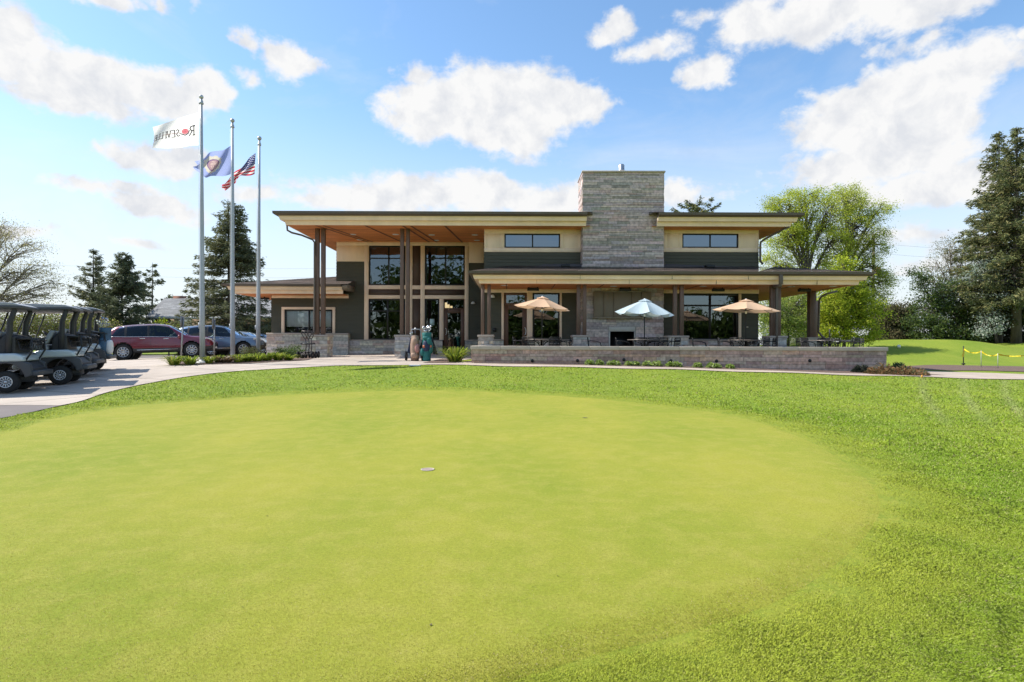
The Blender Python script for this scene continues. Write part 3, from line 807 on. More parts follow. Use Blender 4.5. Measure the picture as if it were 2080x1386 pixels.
mb.quad((xl, YE + .9, ZS - .014), (fx(983, 26), YE + .9, ZS - .014), (fx(983, 26), YE + .86, ZS - .014), (xl, YE + .86, ZS - .014))
mb.build('soffit_joint', M('cedar_dark', (.17, .062, .026), .6), sof)
def downlight(u, v, z, par):
    Y = (z - CH) * F / (HV - v); mb = MB()
    mb.lathe([(.0, -.012), (.10, -.012), (.14, -.006), (.15, 0)], (fx(u, Y), Y, z), 16); mb.build('downlight', white_m, par, smooth=True)
for u, v in ((716, 476.5), (730, 487.5), (803, 476.5), (876, 477.5), (885, 488.5), (964, 477.5), (968, 488.5)): downlight(u, v - ROLL * (u - 1040), ZS, sof)
# roof plane of the upper roof
ZR = ZS + .485; mb = MB(); px0, px1 = xl - .40, xr + .40; py = YE - .40
slope = .17
def up(y): return ZR + (y - py) * slope
shingle_plane(mb, (px0, py, ZR), (cl + .02, py, ZR), (cl + .02, 34, up(34)), (px0 + 6, 34, up(34)), 34, 1)
shingle_plane(mb, (cr - .02, py, ZR), (px1, py, ZR), (px1 - 6, 34, up(34)), (cr - .02, 34, up(34)), 34, 2)
shingle_plane(mb, (cl + .02, YC + 1.4, up(YC + 1.4)), (cr - .02, YC + 1.4, up(YC + 1.4)), (cr - .02, 34, up(34)), (cl + .02, 34, up(34)), 24, 3)
mb.quad((px0, yb, ZR), (px0, py, ZR), (px0 + 6, 34, up(34)), (px0 + 6, 40, up(34)), (.15, .12, .1)); mb.quad((px1, py, ZR), (px1, yb, ZR), (px1 - 6, 40, up(34)), (px1 - 6, 34, up(34)), (.15, .12, .1))
mb.quad((px1, yb, ZR), (px0, yb, ZR), (px0 + 6, 34, up(34)), (px1 - 6, 34, up(34)), (.15, .12, .1))
mb.build('roof', shingle_m, club)
mb = MB()
mb.box(cx0 - .02, cl + .1, YC - .12, YC + .05, ZS + .5, ZS + .62); mb.build('flashing', gutter_m, club); mb = MB(); mb.box(cr - .1, cx1 + .02, YC - .12, YC + .05, ZS + .5, ZS + .62)
mb.build('flashing', gutter_m, club)

# patio roof
YP = 22.62; ZP = fz(577.5, YP, 1300)
pxl = fx(975.5, YP); pxr = fx(1739, YP); ypb = 40
pth = [(pxl, YB + 2), (pxl, YP), (pxr, YP), (pxr, ypb)]
eave(pth, ZP, [(0, 0), (.05, 0), (.08, .16), (0, .16)], 'fascia', cream_m)
eave(pth, ZP, [(0, .162), (.24, .162), (.28, .31), (0, .31)], 'fascia', cream_m)
eave(pth, ZP, [(.08, .312), (.36, .312), (.44, .36), (.45, .45), (.08, .45)], 'gutter', gutter_m)
mb = MB()
soffit(pxl, pxr, YP, YB, ZP); soffit(fx(1541, YB), pxr, YB, ypb, ZP); soffit(pxl, fx(983, YB), YB, YB + 2, ZP)
psof = mb.build('soffit', cedar_m, club)
for x in np.arange(pxl + 1, pxr, 1.9):
    mb = MB(); mb.box(x - .02, x + .02, YP, YB - .05, ZP - .012, ZP - .004); mb.build('soffit_joint', MATS['cedar_dark'], psof)
for u, v in ((1024, 580), (1246, 581), (1428, 580.5), (1607, 580.5), (1772 - 80, 579.5)): downlight(u, v, ZP, psof)
for u in (1082.5, 1269.5, 1458.5, 1633.5):
    mb = MB(); Y = 23.9; x = fx(u, Y); mb.box(x - .24, x + .24, Y - .09, Y + .09, ZP - .15, ZP - .04); mb.box(x - .2, x - .16, Y - .02, Y + .02, ZP - .04, ZP); mb.box(x + .16, x + .2, Y - .02, Y + .02, ZP - .04, ZP)
    mb.build('patio_heater', black_m, psof, bevel=.015)
ZG = ZP + .445; gy0 = YP - .40; gx0 = pxl - .4; gx1 = pxr + .4
zw = fz(541, YB, 1260); sl = (zw - ZG) / (YB - gy0)
mb = MB(); rise = YB - gy0
shingle_plane(mb, (gx0, gy0, ZG), (gx1, gy0, ZG), (gx1 - rise, YB, zw), (gx0 + rise * .6, YB, zw), 16, 5)
shingle_plane(mb, (gx1, gy0, ZG), (gx1, ypb, ZG), (gx1 - rise, ypb, zw), (gx1 - rise, YB, zw), 16, 6)
shingle_plane(mb, (gx0, YB + 2.4, ZG), (gx0, gy0, ZG), (gx0 + rise * .6, YB, zw), (gx0 + rise * .6, YB + 2.4, zw), 12, 7)
mb.build('roof', shingle_m, club)
for u in (1178, 1365, 1520): mb = MB(); x = fx(u, YP - .28); mb.box(x - .004, x + .004, YP - .286, YP - .24, ZP + .165, ZP + .308); mb.build('board_joint', M('joint_shadow', (.20, .16, .11), .8), club)
for u in (1090, 1278, 1455, 1660): mb = MB(); x = fx(u, YP - .1); mb.box(x - .004, x + .004, YP - .09, YP - .04, ZP + .005, ZP + .158); mb.build('board_joint', MATS['joint_shadow'], club)
# cricket and flashing round the chimney above the patio roof, vents
mb = MB()
mb.prism([(fx(1075, YB), zw - .12), (fx(1105, YB), zw + .03), (fx(1183, YB), zw + .06), (fx(1347, YB), zw + .06), (fx(1420, YB), zw + .0), (fx(1540, YB), zw - .06)], YB - .30, YB - .04)
mb.build('flashing', M('flashing_grey', (.075, .068, .07), .6), club)
for u in (1148, 1441):
    mb = MB(); Y = YB - .55; x = fx(u, Y); z = ZG + sl * (Y - gy0); mb.box(x - .18, x + .18, Y - .16, Y + .16, z - .02, z + .10); mb.build('roof_vent', black_m, club, bevel=.02)

# wing roof
YQ = 27.0; ZQ = fz(597, YQ, 580); qxl = fx(478, YQ); qxr = fx(697, YQ)
pth = [(qxl, 44), (qxl, YQ), (qxr, YQ)]
eave(pth, ZQ, [(0, 0), (.05, 0), (.09, .165), (0, .165)], 'fascia', cream_m)
eave(pth, ZQ, [(0, .167), (.22, .167), (.27, .31), (0, .31)], 'fascia', cream_m)
eave(pth, ZQ, [(.1, .312), (.36, .312), (.44, .34), (.45, .42), (.1, .42)], 'gutter', gutter_m)
mb = MB(); soffit(qxl, qxr, YQ, YA, ZQ); soffit(qxl, fx(551, YA), YA, 44, ZQ); wsof = mb.build('soffit', cedar_m, club)
mb = MB(); Y = 28.8; x = fx(537, Y); mb.box(x - .22, x + .22, Y - .09, Y + .09, ZQ - .13, ZQ - .04); mb.box(x - .03, x + .03, Y - .03, Y + .03, ZQ - .05, ZQ); mb.build('eave_lamp', black_m, wsof, bevel=.01)
mb = MB(); RA(mb, 552, 708, 597.5, 606, d1=.04, ur=620); mb.build('frieze', cream_m, club, bevel=.006, seg=1)
mb = MB(); ZT = ZQ + .415; x0 = qxl - .4; y0 = YQ - .4; x1 = qxr + .28
def upq(t): return ZT + t * .2
shingle_plane(mb, (x0, y0, ZT), (x1, y0, ZT), (x1, YA + .02, upq(YA + .02 - y0)), (x0 + YA + .02 - y0, YA + .02, upq(YA + .02 - y0)), 8, 8)
ye = 32; t1 = YA + .02 - y0; t2 = ye - y0
shingle_plane(mb, (x0 + t1, YA + .02, upq(t1)), (fx(683, YA) - .02, YA + .02, upq(t1)), (fx(683, YA) - .02, ye, upq(t2)), (x0 + t2, ye, upq(t2)), 24, 9)
mb.quad((x0, 44, ZT), (x0, y0, ZT), (x0 + t2, ye, upq(t2)), (x0 + t2, 40, upq(t2)), (.15, .12, .1))
mb.quad((x1, y0, ZT), (x1, YA, ZT), (x1, YA, upq(t1)), (x1, YA - .01, upq(t1)), (.1, .09, .08))
mb.build('roof', shingle_m, club)
mb = MB(); mb.prism([(YQ - .10, ZQ + .17), (YA - .05, ZQ + .17), (YA - .05, ZT + .20), (YQ - .34, ZT - .03), (YQ - .34, ZQ + .30)], qxr + .02, x1 - .01, axis='x'); mb.build('roof_end', M('taupe_paint', (.27, .22, .17), .6), club)

# ---- columns on stone piers
def pier(uc, wpx, vt, Y, zb, cols, ztop, cw, rs, capx=3):
    """stone pier with cap; posts on it"""
    x0, x1 = fx(uc - wpx / 2, Y), fx(uc + wpx / 2, Y); zt = fz(vt, Y, uc); w = x1 - x0; dep = w
    mb = MB()
    for p, d, k in (((x0, Y, zb), (1, 0, 0), w), ((x1, Y, zb), (0, 1, 0), dep), ((x1, Y + dep, zb), (-1, 0, 0), w), ((x0, Y + dep, zb), (0, -1, 0), dep)):
        stone_face(mb, p, d, k, zt - zb, PAL_B, row=(.1, .2), ln=(.2, .55), rs=rs)
    pr = mb.build('pier', stone_m, club)
    mb = MB(); e = .045; mb.box(x0 - e, x1 + e, Y - e, Y + dep + e, zt, zt + .075); mb.build('pier_cap', cap_m, pr, bevel=.012)
    for uu in cols:
        mb = MB(); xa = fx(uu, Y + .12); mb.box(xa - cw / 2, xa + cw / 2, Y + .12, Y + .12 + cw, zt + .075, ztop); mb.build('column', post_m, club, bevel=.006, seg=1)
zb1 = CH - .75
pier(647.5, 34, 684, 24.55, zb1, (642.8, 655), ZS, .165, 31)
pier(817.5, 30, 684, 24.55, zb1, (815.6, 827.5), ZS, .15, 32)
zb2 = CH - .62
pier(986.5, 29, 684.5, 22.75, zb2, (980.2, 993), ZP, .135, 33)
pier(1181, 33, 685, 22.75, zb2, (1175, 1187.6), ZP, .14, 34)
pier(1378.5, 38, 686, 22.75, zb2, (1371.6, 1385.2), ZP, .145, 35)
pier(1581, 33, 686.5, 22.75, zb2, (1570.5, 1582), ZP, .17, 36)
pier(1657, 30, 689, 25.1, zb2, (1651.5,), ZP, .27, 37)
pier(1657, 30, 689, 31, zb2, (1657.,), ZP, .27, 38)
# conduits and downspouts
def spout(pts, r, name='downspout', par=None):
    mb = MB(); mb.tube([Vector(p) for p in pts], r, 8); return mb.build(name, gutter_m, par or club, smooth=True)
Y = 24.62
spout([P(582, 458, 24.2), P(583, 468, 24.2), P(592, 473, 24.3), P(612, 478, 24.5), P(634, 487, Y), P(638.3, 493, Y), P(638.5, 600, Y), P(638, 674, Y), P(633, 681, Y - .1)], .04)
Y = 22.5
mb = MB(); xa = fx(1579.5, Y); mb.box(xa - .07, xa + .07, YP - .42, YP - .34, ZP - .02, ZP + .36); mb.box(xa - .06, xa + .06, YP - .34, YP + .5, ZP - .11, ZP - .01)
mb.box(fx(1573.5, 22.9) - .045, fx(1573.5, 22.9) + .045, 22.70, 22.79, FLR + .1, ZP); mb.build('downspout', gutter_m, club, bevel=.01)
Y = 25.0
spout([P(1700, 592, Y), P(1680, 597, Y), P(1668, 603, Y), P(1664, 610, Y), P(1662.5, 660, Y), P(1662.5, 674, Y), P(1668, 682, Y), P(1678, 690, Y)], .045)
Y = 24.7
spout([P(1603, 461, 24.0), P(1590, 466, 24.2), P(1556, 484, 24.5), P(1544.5, 492, Y), P(1543.6, 500, Y), P(1543.6, 530, Y), P(1549, 537, Y)], .045)
# wall lamps
for u, v, Y in ((961, 617, YA), (1000, 604, YB)):
    mb = MB(); mb.lathe([(.0, .10), (.05, .09), (.10, .02), (.11, -.02), (.085, -.03), (0, -.03)], (fx(u, Y), Y - .12, fz(v, Y, u)), 14); mb.box(fx(u, Y) - .03, fx(u, Y) + .03, Y - .1, Y - .01, fz(v, Y, u) + .02, fz(v, Y, u) + .07)
    mb.build('wall_lamp', white_m, club, smooth=True)
mb = MB(); mb.box(fx(1001, YB), fx(1008, YB), YB - .05, YB - .02, fz(674, YB), fz(667, YB)); mb.build('outlet_box', bronze_m, club)
# floor slab of patio and porch
mb = MB(); mb.box(-1.2, 12.7, 20.35, 31, FLR - .5, CH - .575); tag(mb.build('patio', conc), 'concrete patio floor behind the low wall', 'patio', kind='structure')

# ------------------------------------------------------------------ low patio wall
pw = thing('stone_wall', 'long low wall of brownish grey ledge stone with a pale cap enclosing the patio', 'wall', (5.7, 20, .2))
YWL = 20.0; wx0, wx1 = fx(959, YWL), fx(1800, YWL); wz = CH - .215
mb = MB()
stone_face(mb, (wx0, YWL, -.1), (1, 0, 0), wx1 - wx0, wz + .1, PAL_W, row=(.085, .19), ln=(.3, .85), rs=51)
stone_face(mb, (wx1, YWL, -.1), (0, 1, 0), 9, wz + .1, PAL_W, row=(.07, .17), rs=52)
stone_face(mb, (wx1 - .35, YWL + .35, .3), (-1, 0, 0), wx1 - wx0 - .7, wz - .3, PAL_W, rs=53)
stone_face(mb, (wx0, YWL + 2.8, .1), (0, -1, 0), 2.8, wz - .1, PAL_W, rs=54)
mb.build('wall_stones', stone_m, pw)
mb = MB(); n = 14; L = (wx1 - wx0 + .1) / n
for i in range(n): mb.box(wx0 - .05 + i * L + .003, wx0 - .05 + (i + 1) * L - .003, YWL - .05, YWL + .40, wz, CH - .085)
mb.box(wx0 - .05, wx0 + .4, YWL + .402, YWL + 2.8, wz, CH - .085); mb.box(wx1 - .4, wx1 + .05, YWL + .402, YWL + 9, wz, CH - .085)
mb.build('wall_cap', M('wall_cap_stone', (.50, .42, .345), .85, 0, .08, 3, .35, 70), pw, bevel=.012)
for u, v in ((1081.5, 733), (1173, 732.7), (1267, 731), (1362.5, 733), (1455, 733.5), (1644, 733)):
    mb = MB(); p = P(u, v, YWL); mb.lathe([(0, -.045), (.055, -.045), (.055, .02)], p, 12, 'y'); mb.build('drain_hole', black_m, pw)
# ------------------------------------------------------------------ flagpoles and flags
alu = M('brushed_aluminium', (.42, .44, .47), .5, .1, .06, 2, stretch=(1, 1, .3))
def flagpole(u0, vb, u1, vt, Y, lab, vbase):
    b = P(u0, vb, Y); t = P(u1, vt, Y); b.z = hz(b.x, b.y)
    o = thing('flagpole', lab, 'flagpole', b, 'flagpoles in the bed')
    t = Vector((t.x, Y, t.z)); k = Y / F
    mb = MB(); mb.tube([b, b.lerp(t, .2), b.lerp(t, .6), t - Vector((0, 0, 9 * k))], [.085, .082, .064, .042], 16); mb.build('pole', alu, o, smooth=True)
    mb = MB(); mb.lathe([(.24, 0), (.23, .04), (.16, .07), (.11, .09), (.09, .14)], b, 20); mb.build('base_flange', M('cast_white', (.62, .62, .6), .5), o, smooth=True)
    mb = MB(); mb.lathe([(.03, 0), (.075, .005), (.078, .05), (.06, .06), (.06, .12), (.02, .13), (.018, .19), (0, .19)], t - Vector((0, 0, 19 * k)), 16); mb.build('truck', alu, o, smooth=True)
    r = 4.3 * k
    mb = MB(); mb.lathe([(r * math.sin(a), -r * math.cos(a)) for a in np.linspace(0, math.pi, 12)], t - Vector((0, 0, r)), 18); mb.build('ball_finial', M('finial', (.45, .46, .46), .35, .5), o, smooth=True)
    mb = MB(); p = b.lerp(t, .55); mb.tube([t + Vector((-.07, -.02, -.4)), p + Vector((-.085, -.03, 0)), b + Vector((-.10, -.03, 1.3))], .005, 4); mb.build('halyard', white_m, o)
    mb = MB(); mb.box(b.x - .12, b.x - .08, b.y - .05, b.y, b.z + 1.2, b.z + 1.4); mb.build('cleat', alu, o)
    return o
flagpole(411.5, 738, 407, 193, 20.0, 'tall silver flagpole flying the white lettered flag', 0)
flagpole(473, 722, 470.5, 241, 22.7, 'silver flagpole flying the pale blue flag with a seal', 0)
flagpole(524.5, 715, 525.5, 277, 24.9, 'silver flagpole flying the striped flag nearest the clubhouse', 0)

flag_m = MC('flag_cloth', .8, .1, trans=.62, var=.04, scale=20)
def segd(px, py, a, b):
    ax, ay = a; bx, by = b; dx, dy = bx - ax, by - ay; l = dx * dx + dy * dy + 1e-9
    t = np.clip(((px - ax) * dx + (py - ay) * dy) / l, 0, 1); return np.hypot(px - ax - t * dx, py - ay - t * dy)
def flag(name, lab, top, bot, Y, nx, ny, colf, amp, waves, slant=.0, recede=.6):
    """cloth between its upper and lower edge (both from hoist to fly)"""
    T = cat_curve(top, 20); B = cat_curve(bot, 20)
    def res(c):
        d = np.concatenate([[0], np.cumsum(np.linalg.norm(np.diff(c, axis=0), axis=1))]); t = np.linspace(0, d[-1], nx + 1)
        return np.stack([np.interp(t, d, c[:, 0]), np.interp(t, d, c[:, 1])], 1)
    T, B = res(T), res(B); t = np.linspace(0, 1, ny + 1)[:, None, None]
    g = T[None] * (1 - t) + B[None] * t
    s = np.linspace(0, 1, nx + 1)[None, :]; tt = np.linspace(0, 1, ny + 1)[:, None]
    dy = recede * s + amp * np.sqrt(s) * np.sin(waves * 2 * math.pi * (s + slant * (1 - tt))) + slant * 0
    Yd = Y - .05 + dy
    v = g[..., 1] - ROLL * (g[..., 0] - 1040)
    Yd = np.broadcast_to(Yd, v.shape); Ym = Y - .05 + recede * s; X = (g[..., 0] - 1040) * Ym / F; Z = CH + (HV - v) * Ym / F
    V = np.stack([X.ravel(), np.broadcast_to(Yd, X.shape).ravel(), Z.ravel()], 1)
    m = nx + 1; ii = (np.arange(ny)[:, None] * m + np.arange(nx)[None, :]).ravel()
    sc, tc = np.meshgrid((np.arange(nx) + .5) / nx, (np.arange(ny) + .5) / ny)
    col = colf(sc.ravel(), tc.ravel())
    mb = MB(); mb.add_arrays(V, np.stack([ii, ii + 1, ii + 1 + m, ii + m], 1), col)
    return tag(mb.build(name, flag_m, smooth=True), lab, 'flag', 'flags on the poles')
# letters drawn as strokes: x from the hoist, y down, in units of letter height
def strokes(ch):
    return {'R': [((0, 0), (0, 1)), ((-.12, 0), (.12, 0)), ((-.12, 1), (.12, 1)), ((0, 0), (.35, .04)), ((.35, .04), (.45, .25)), ((.45, .25), (.3, .48)), ((.3, .48), (0, .5)), ((.2, .5), (.55, 1))],
            'S': [((.42, .12), (.2, 0)), ((.2, 0), (.03, .2)), ((.03, .2), (.38, .65)), ((.38, .65), (.25, .97)), ((.25, .97), (0, .85))],
            'E': [((.05, 0), (.05, 1)), ((.05, 0), (.45, 0)), ((.05, .48), (.35, .48)), ((.05, 1), (.45, 1))],
            'V': [((0, 0), (.26, 1)), ((.26, 1), (.52, 0)), ((-.08, 0), (.1, 0)), ((.42, 0), (.6, 0))],
            'I': [((.1, 0), (.1, 1)), ((0, 0), (.2, 0)), ((0, 1), (.2, 1))],
            'L': [((.05, 0), (.05, 1)), ((.05, 1), (.45, 1)), ((-.05, 0), (.15, 0))]}[ch]
def col_white(s, t):
    c = np.tile(np.array([.97, .94, .90]), (len(s), 1)); x = s * 1.5; y = t
    H = .25; y0 = .50; ink = np.array([.05, .045, .05]); red = np.array([.62, .10, .13])
    base = lambda xx: y0 + .02 * xx
    put = [('R', .19, 1.15)] + [(q, .19 + .42 + i * .125, .95) for i, q in enumerate('SEVILLE')]
    for ch, x0, k in put:
        for a, b in strokes(ch):
            h = H * k; w = .013 if ch != 'R' else .017
            d = segd(x, y, (x0 + a[0] * h * .92, base(x0) - .5 * h + a[1] * h), (x0 + b[0] * h * .92, base(x0) - .5 * h + b[1] * h)); c[d < w] = ink
    d = np.hypot((x - .455) / .095, (y - base(.45) + .02) / .085); c[d < 1] = red
    for i in range(3): c[(np.abs(d - .3 - i * .25) < .05)] = red * .7 + .25
    for a, b, w in (((.33, y0 - .02), (.37, y0 + .07), .014), ((.37, y0 + .07), (.46, y0 + .115), .018), ((.46, y0 + .115), (.56, y0 + .06), .016), ((.56, y0 + .06), (.62, y0 + .01), .012), ((.60, y0 + .015), (1.0, y0 + .01), .0075), ((1.0, y0 + .01), (1.45, y0 + .045), .006)):
        c[segd(x, y, a, b) < w] = ink if w > .009 else np.array([.20, .07, .07])
    return c
flag('flag', 'white flag with dark lettering and a red rose mark seen from behind', [(404, 227), (382, 236), (355, 245), (325, 249.5), (304.5, 256)], [(402, 296), (380, 296), (355, 300.5), (335, 303.5), (311, 303)], 20, 260, 150, col_white, .13, .9, .5, -1.2)
def col_blue(s, t):
    c = np.tile(np.array([.33, .39, .66]), (len(s), 1)); x = s * 1.5 - .72; y = t - .5; r = np.hypot(x, y); an = np.arctan2(y, x)
    lim = .33 + .03 * (np.abs((an * 10 / (2 * math.pi)) % 1 - .5) > .25)
    c[r < lim] = (.60, .56, .46); c[r < .235] = (.23, .15, .26); c[r < .20] = (.40, .26, .28)
    for a, b in (((-.12, -.08), (.1, -.1)), ((-.13, -.03), (.12, -.05)), ((-.05, .0), (-.02, .15)), ((.06, 0), (.0, .16)), ((-.1, .03), (-.06, .12)), ((.12, .0), (.08, .12)), ((-.03, -.14), (.06, -.15))):
        c[(segd(x, y, a, b) < .014)] = (.62, .48, .42)
    c[(np.abs(x) < (.42 - y) * .35) & (y > .27) & (y < .42)] = (.66, .62, .52)
    return c
flag('flag', 'pale blue flag with a round cream seal flying from the middle pole', [(467.5, 296.5), (450, 304), (430, 311), (410, 319), (395.5, 329)], [(467.8, 354), (455, 356.5), (435, 359), (415, 360), (396, 345)], 22.7, 160, 110, col_blue, .16, 1.6, .6, -.8)
def col_us(s, t):
    k = np.floor(t * 13).astype(int) % 2; c = np.where(k[:, None] == 0, np.array([.50, .03, .05]), np.array([.72, .68, .66]))
    can = (s < .40) & (t < 7 / 13); c[can] = (.035, .045, .16)
    gx = s / .40 * 6; gy = t / (7 / 13) * 5; d = np.hypot((gx % 1) - .5, (gy % 1) - .5); d2 = np.hypot(((gx + .5) % 1) - .5, ((gy + .5) % 1) - .5)
    c[can & ((d < .2) | (d2 < .2))] = (.62, .62, .66); return c
flag('flag', 'red and white striped flag with starred blue corner drooping from the third pole', [(517.8, 311), (507, 321), (497, 331), (486, 343), (476, 353), (466, 362), (457, 370), (450, 377)], [(516, 354), (507, 356), (497, 357.5), (486, 358.5), (478, 364), (474, 372), (466, 382), (453.5, 386.5)], 24.9, 140, 104, col_us, .14, 2.1, .7, -.6)
for u, v, Y, p in ((404, 296, 20, 408), (516.5, 354, 24.9, 525)): pass

# ------------------------------------------------------------------ cars
tyre_m = M('tyre', (.018, .018, .018), .85, 0, .2, 20)
rim_m = M('alloy', (.52, .53, .54), .3, .85, .08, 6)
carglass = glass_mat('car_glass', (.16, .18, .17), .0)
trimblk = M('black_plastic', (.022, .022, .023), .6, 0, .2, 8)
lampw = M('lamp_lens', (.55, .56, .58), .15, .2, .05, 8); lampr = M('tail_lens', (.35, .02, .02), .2, 0, .1, 8)
def cr1(xs, ys, x):
    xs = np.asarray(xs); n = len(xs); i = np.clip(np.searchsorted(xs, x) - 1, 0, n - 2); t = (x - xs[i]) / (xs[i + 1] - xs[i])
    m = np.gradient(np.asarray(ys), xs, axis=0); h = (xs[i + 1] - xs[i])[:, None]; y0, y1, m0, m1 = ys[i], ys[i + 1], m[i], m[i + 1]; t = t[:, None]
    return (2 * t ** 3 - 3 * t ** 2 + 1) * y0 + (t ** 3 - 2 * t ** 2 + t) * h * m0 + (-2 * t ** 3 + 3 * t ** 2) * y1 + (t ** 3 - t ** 2) * h * m1
SUV = np.array([  # x, bottom, mid half width, belt z, belt half width, top z, top half width
    (-2.40, .50, .66, .92, .66, .98, .52), (-2.33, .40, .84, 1.02, .82, 1.10, .66), (-2.15, .35, .91, 1.07, .88, 1.30, .66), (-1.85, .32, .94, 1.08, .91, 1.53, .64),
    (-1.35, .30, .95, 1.06, .92, 1.63, .65), (-.65, .29, .95, 1.04, .93, 1.67, .66), (.05, .29, .95, 1.02, .93, 1.66, .66), (.45, .29, .95, 1.00, .93, 1.58, .66),
    (.92, .29, .95, .99, .92, 1.31, .71), (1.28, .29, .95, .98, .91, 1.09, .80), (1.75, .31, .94, .96, .89, 1.03, .72), (2.15, .34, .90, .89, .84, .95, .64), (2.33, .40, .83, .76, .77, .82, .58), (2.41, .5, .68, .66, .64, .70, .46)])
SEDAN = SUV.copy(); SEDAN[:, 5] = [.86, .98, 1.05, 1.12, 1.38, 1.45, 1.44, 1.37, 1.16, 1.02, .96, .88, .78, .66]; SEDAN[:, 3] = [.80, .90, .95, .97, .96, .95, .94, .93, .92, .91, .90, .84, .72, .62]
def car(name, lab, paint, prof=SUV, wb=1.43, rw=.37, sec=12, win=(-1.95, .98), spokes=10, rimm=None):
    o = thing(name, lab, 'car', (0, 0, 0), 'cars parked beside the clubhouse')
    nx, nt = 150, 72; xs = prof[:, 0]; X = np.linspace(xs[0], xs[-1], nx + 1); q = cr1(xs, prof[:, 1:], X)
    b, mw, bz, bw, tz, tw = q.T
    ring = [(0 * mw, b), (mw * .55, b), (mw * .93, b + .02), (mw, b + .16), (mw * 1.005, (b + bz) * .5), (bw * 1.0, bz - .05), (bw * .985, bz), (tw + (bw - tw) * .45, bz + (tz - bz) * .55), (tw + .02, tz - .07), (tw * .82, tz - .005), (tw * .4, tz + .012), (0 * tw, tz + .016)]
    ry = np.stack([r[0] for r in ring], 0); rz_ = np.stack([r[1] for r in ring], 0); k = np.arange(len(ring)) * 1.0; t = np.linspace(0, len(ring) - 1, nt + 1)
    yy = cr1(k, ry, t); zz = cr1(k, rz_, t)                     # (nt+1, nx+1)
    yy[0] = 0; yy[-1] = 0
    Xg = np.broadcast_to(X, yy.shape)
    V = np.concatenate([np.stack([Xg.ravel(), yy.ravel(), zz.ravel()], 1), np.stack([Xg.ravel(), -yy.ravel(), zz.ravel()], 1)]); off = yy.size; m = nx + 1
    J, I = np.meshgrid(np.arange(nt), np.arange(nx), indexing='ij'); J = J.ravel(); I = I.ravel(); a = J * m + I
    xc = (X[I] + X[I + 1]) / 2; tc = (t[J] + t[J + 1]) / 2; zc = zz[J, I]
    gh = tz[I] - bz[I]
    arch = np.zeros(len(a), bool)
    for s in (-1, 1): arch |= (np.hypot(xc - s * wb, zc - rw) < rw + .055) & (tc < 6) & (tc > 1.2)
    a0, a1 = win; f = np.clip((tc - 6) / 2, 0, 1)
    ina = (tc > 6.15) & (tc < 7.9) & (xc > a0 + .38 * f) & (xc < a1 - .52 * f)
    pil = (np.abs(xc - (a0 + a1) / 2 - .1) < .05) | (np.abs(xc - a0 - .62) < .04)
    side = ina & ~pil
    ws = (tc > 8.2) & (xc > .5) & (xc < 1.17) & (gh > .12)
    rwnd = (tc > 8.2) & (xc < -1.8) & (xc > -2.16) & (gh > .12)
    sill = (tc < 3.35) & ~arch
    body = ~(arch | side | ws | rwnd | sill | (ina & pil))
    def sub(mask, name, mat, par=o, sd=3):
        idx = a[mask]; Q = np.stack([idx, idx + 1, idx + 1 + m, idx + m], 1); Q = np.concatenate(([Q] if sd & 1 else []) + ([Q[:, ::-1] + off] if sd & 2 else []))
        used, inv = np.unique(Q, return_inverse=True); VV = V[used].copy()
        mb = MB(); mb.add_arrays(VV, inv.reshape(Q.shape)); return mb.build(name, mat, par, smooth=True)
    bd = sub(body, 'body', paint); sub(sill, 'sill_trim', trimblk); sub(ina & pil, 'window_pillar', trimblk)
    xm = (a0 + a1) / 2 + .1
    [sub(side & (xc > xm), 'front_side_window', carglass, sd=q) for q in (1, 2)]; [sub(side & (xc < xm), 'rear_side_window', carglass, sd=q) for q in (1, 2)]; sub(ws, 'windshield', carglass); sub(rwnd, 'rear_window', carglass)
    # inside: dark tub, seats, wheel
    mb = MB(); mb.box(-1.7, 1.2, -.80, .80, .42, .92); mb.box(-.15, .1, -.62, -.12, .9, 1.28); mb.box(-.15, .1, .12, .62, .9, 1.28); mb.box(-1.1, -.9, -.6, .6, .9, 1.25); mb.build('cabin', M('cabin_dark', (.03, .03, .032), .8), o, bevel=.03)
    for s in (-1, 1):
        for w in (-1, 1):
            cx, cy = s * wb, w * .80
            mb = MB(); mb.lathe([(rw * .62, -.11), (rw * .93, -.115), (rw, -.08), (rw, .08), (rw * .93, .115), (rw * .62, .11)], (cx, cy, rw), 32, 'y'); wl = mb.build('wheel', tyre_m, o, smooth=True)
            mb = MB(); d = w * .10; mb.lathe([(rw * .63, d * 1.1), (rw * .60, d * .75), (rw * .56, d * .55), (0, d * .5)], (cx, cy, rw), 28, 'y')
            rm = mb.build('rim', M('rim_shadow', (.05, .05, .052), .5, .6), wl, smooth=False)
            mb = MB()
            for i in range(spokes):
                an = 2 * math.pi * i / spokes; dr = Vector((math.cos(an), 0, math.sin(an))); tn = Vector((-math.sin(an), 0, math.cos(an)))
                mb.obox(Vector((cx, cy + d * 1.0, rw)) + dr * rw * .36, dr * rw * .25, (0, .012, 0), tn * rw * .075)
            mb.lathe([(rw * .14, d * 1.15), (0, d * 1.2)], (cx, cy, rw), 16, 'y'); mb.lathe([(rw * .64, d * 1.08), (rw * .66, d * 1.14), (rw * .60, d * 1.16), (rw * .575, d * 1.0)], (cx, cy, rw), 28, 'y')
            mb.build('spokes', rimm or rim_m, wl)
            mb = MB(); mb.lathe([(rw + .05, -.14), (rw + .055, .05 if w > 0 else -.05), (rw + .05, .14)], (cx, w * .76, rw), 28, 'y'); mb.lathe([(0, 0), (rw + .05, 0)], (cx, w * .62, rw), 28, 'y'); mb.build('wheel_arch', trimblk, o)
    mb = MB()
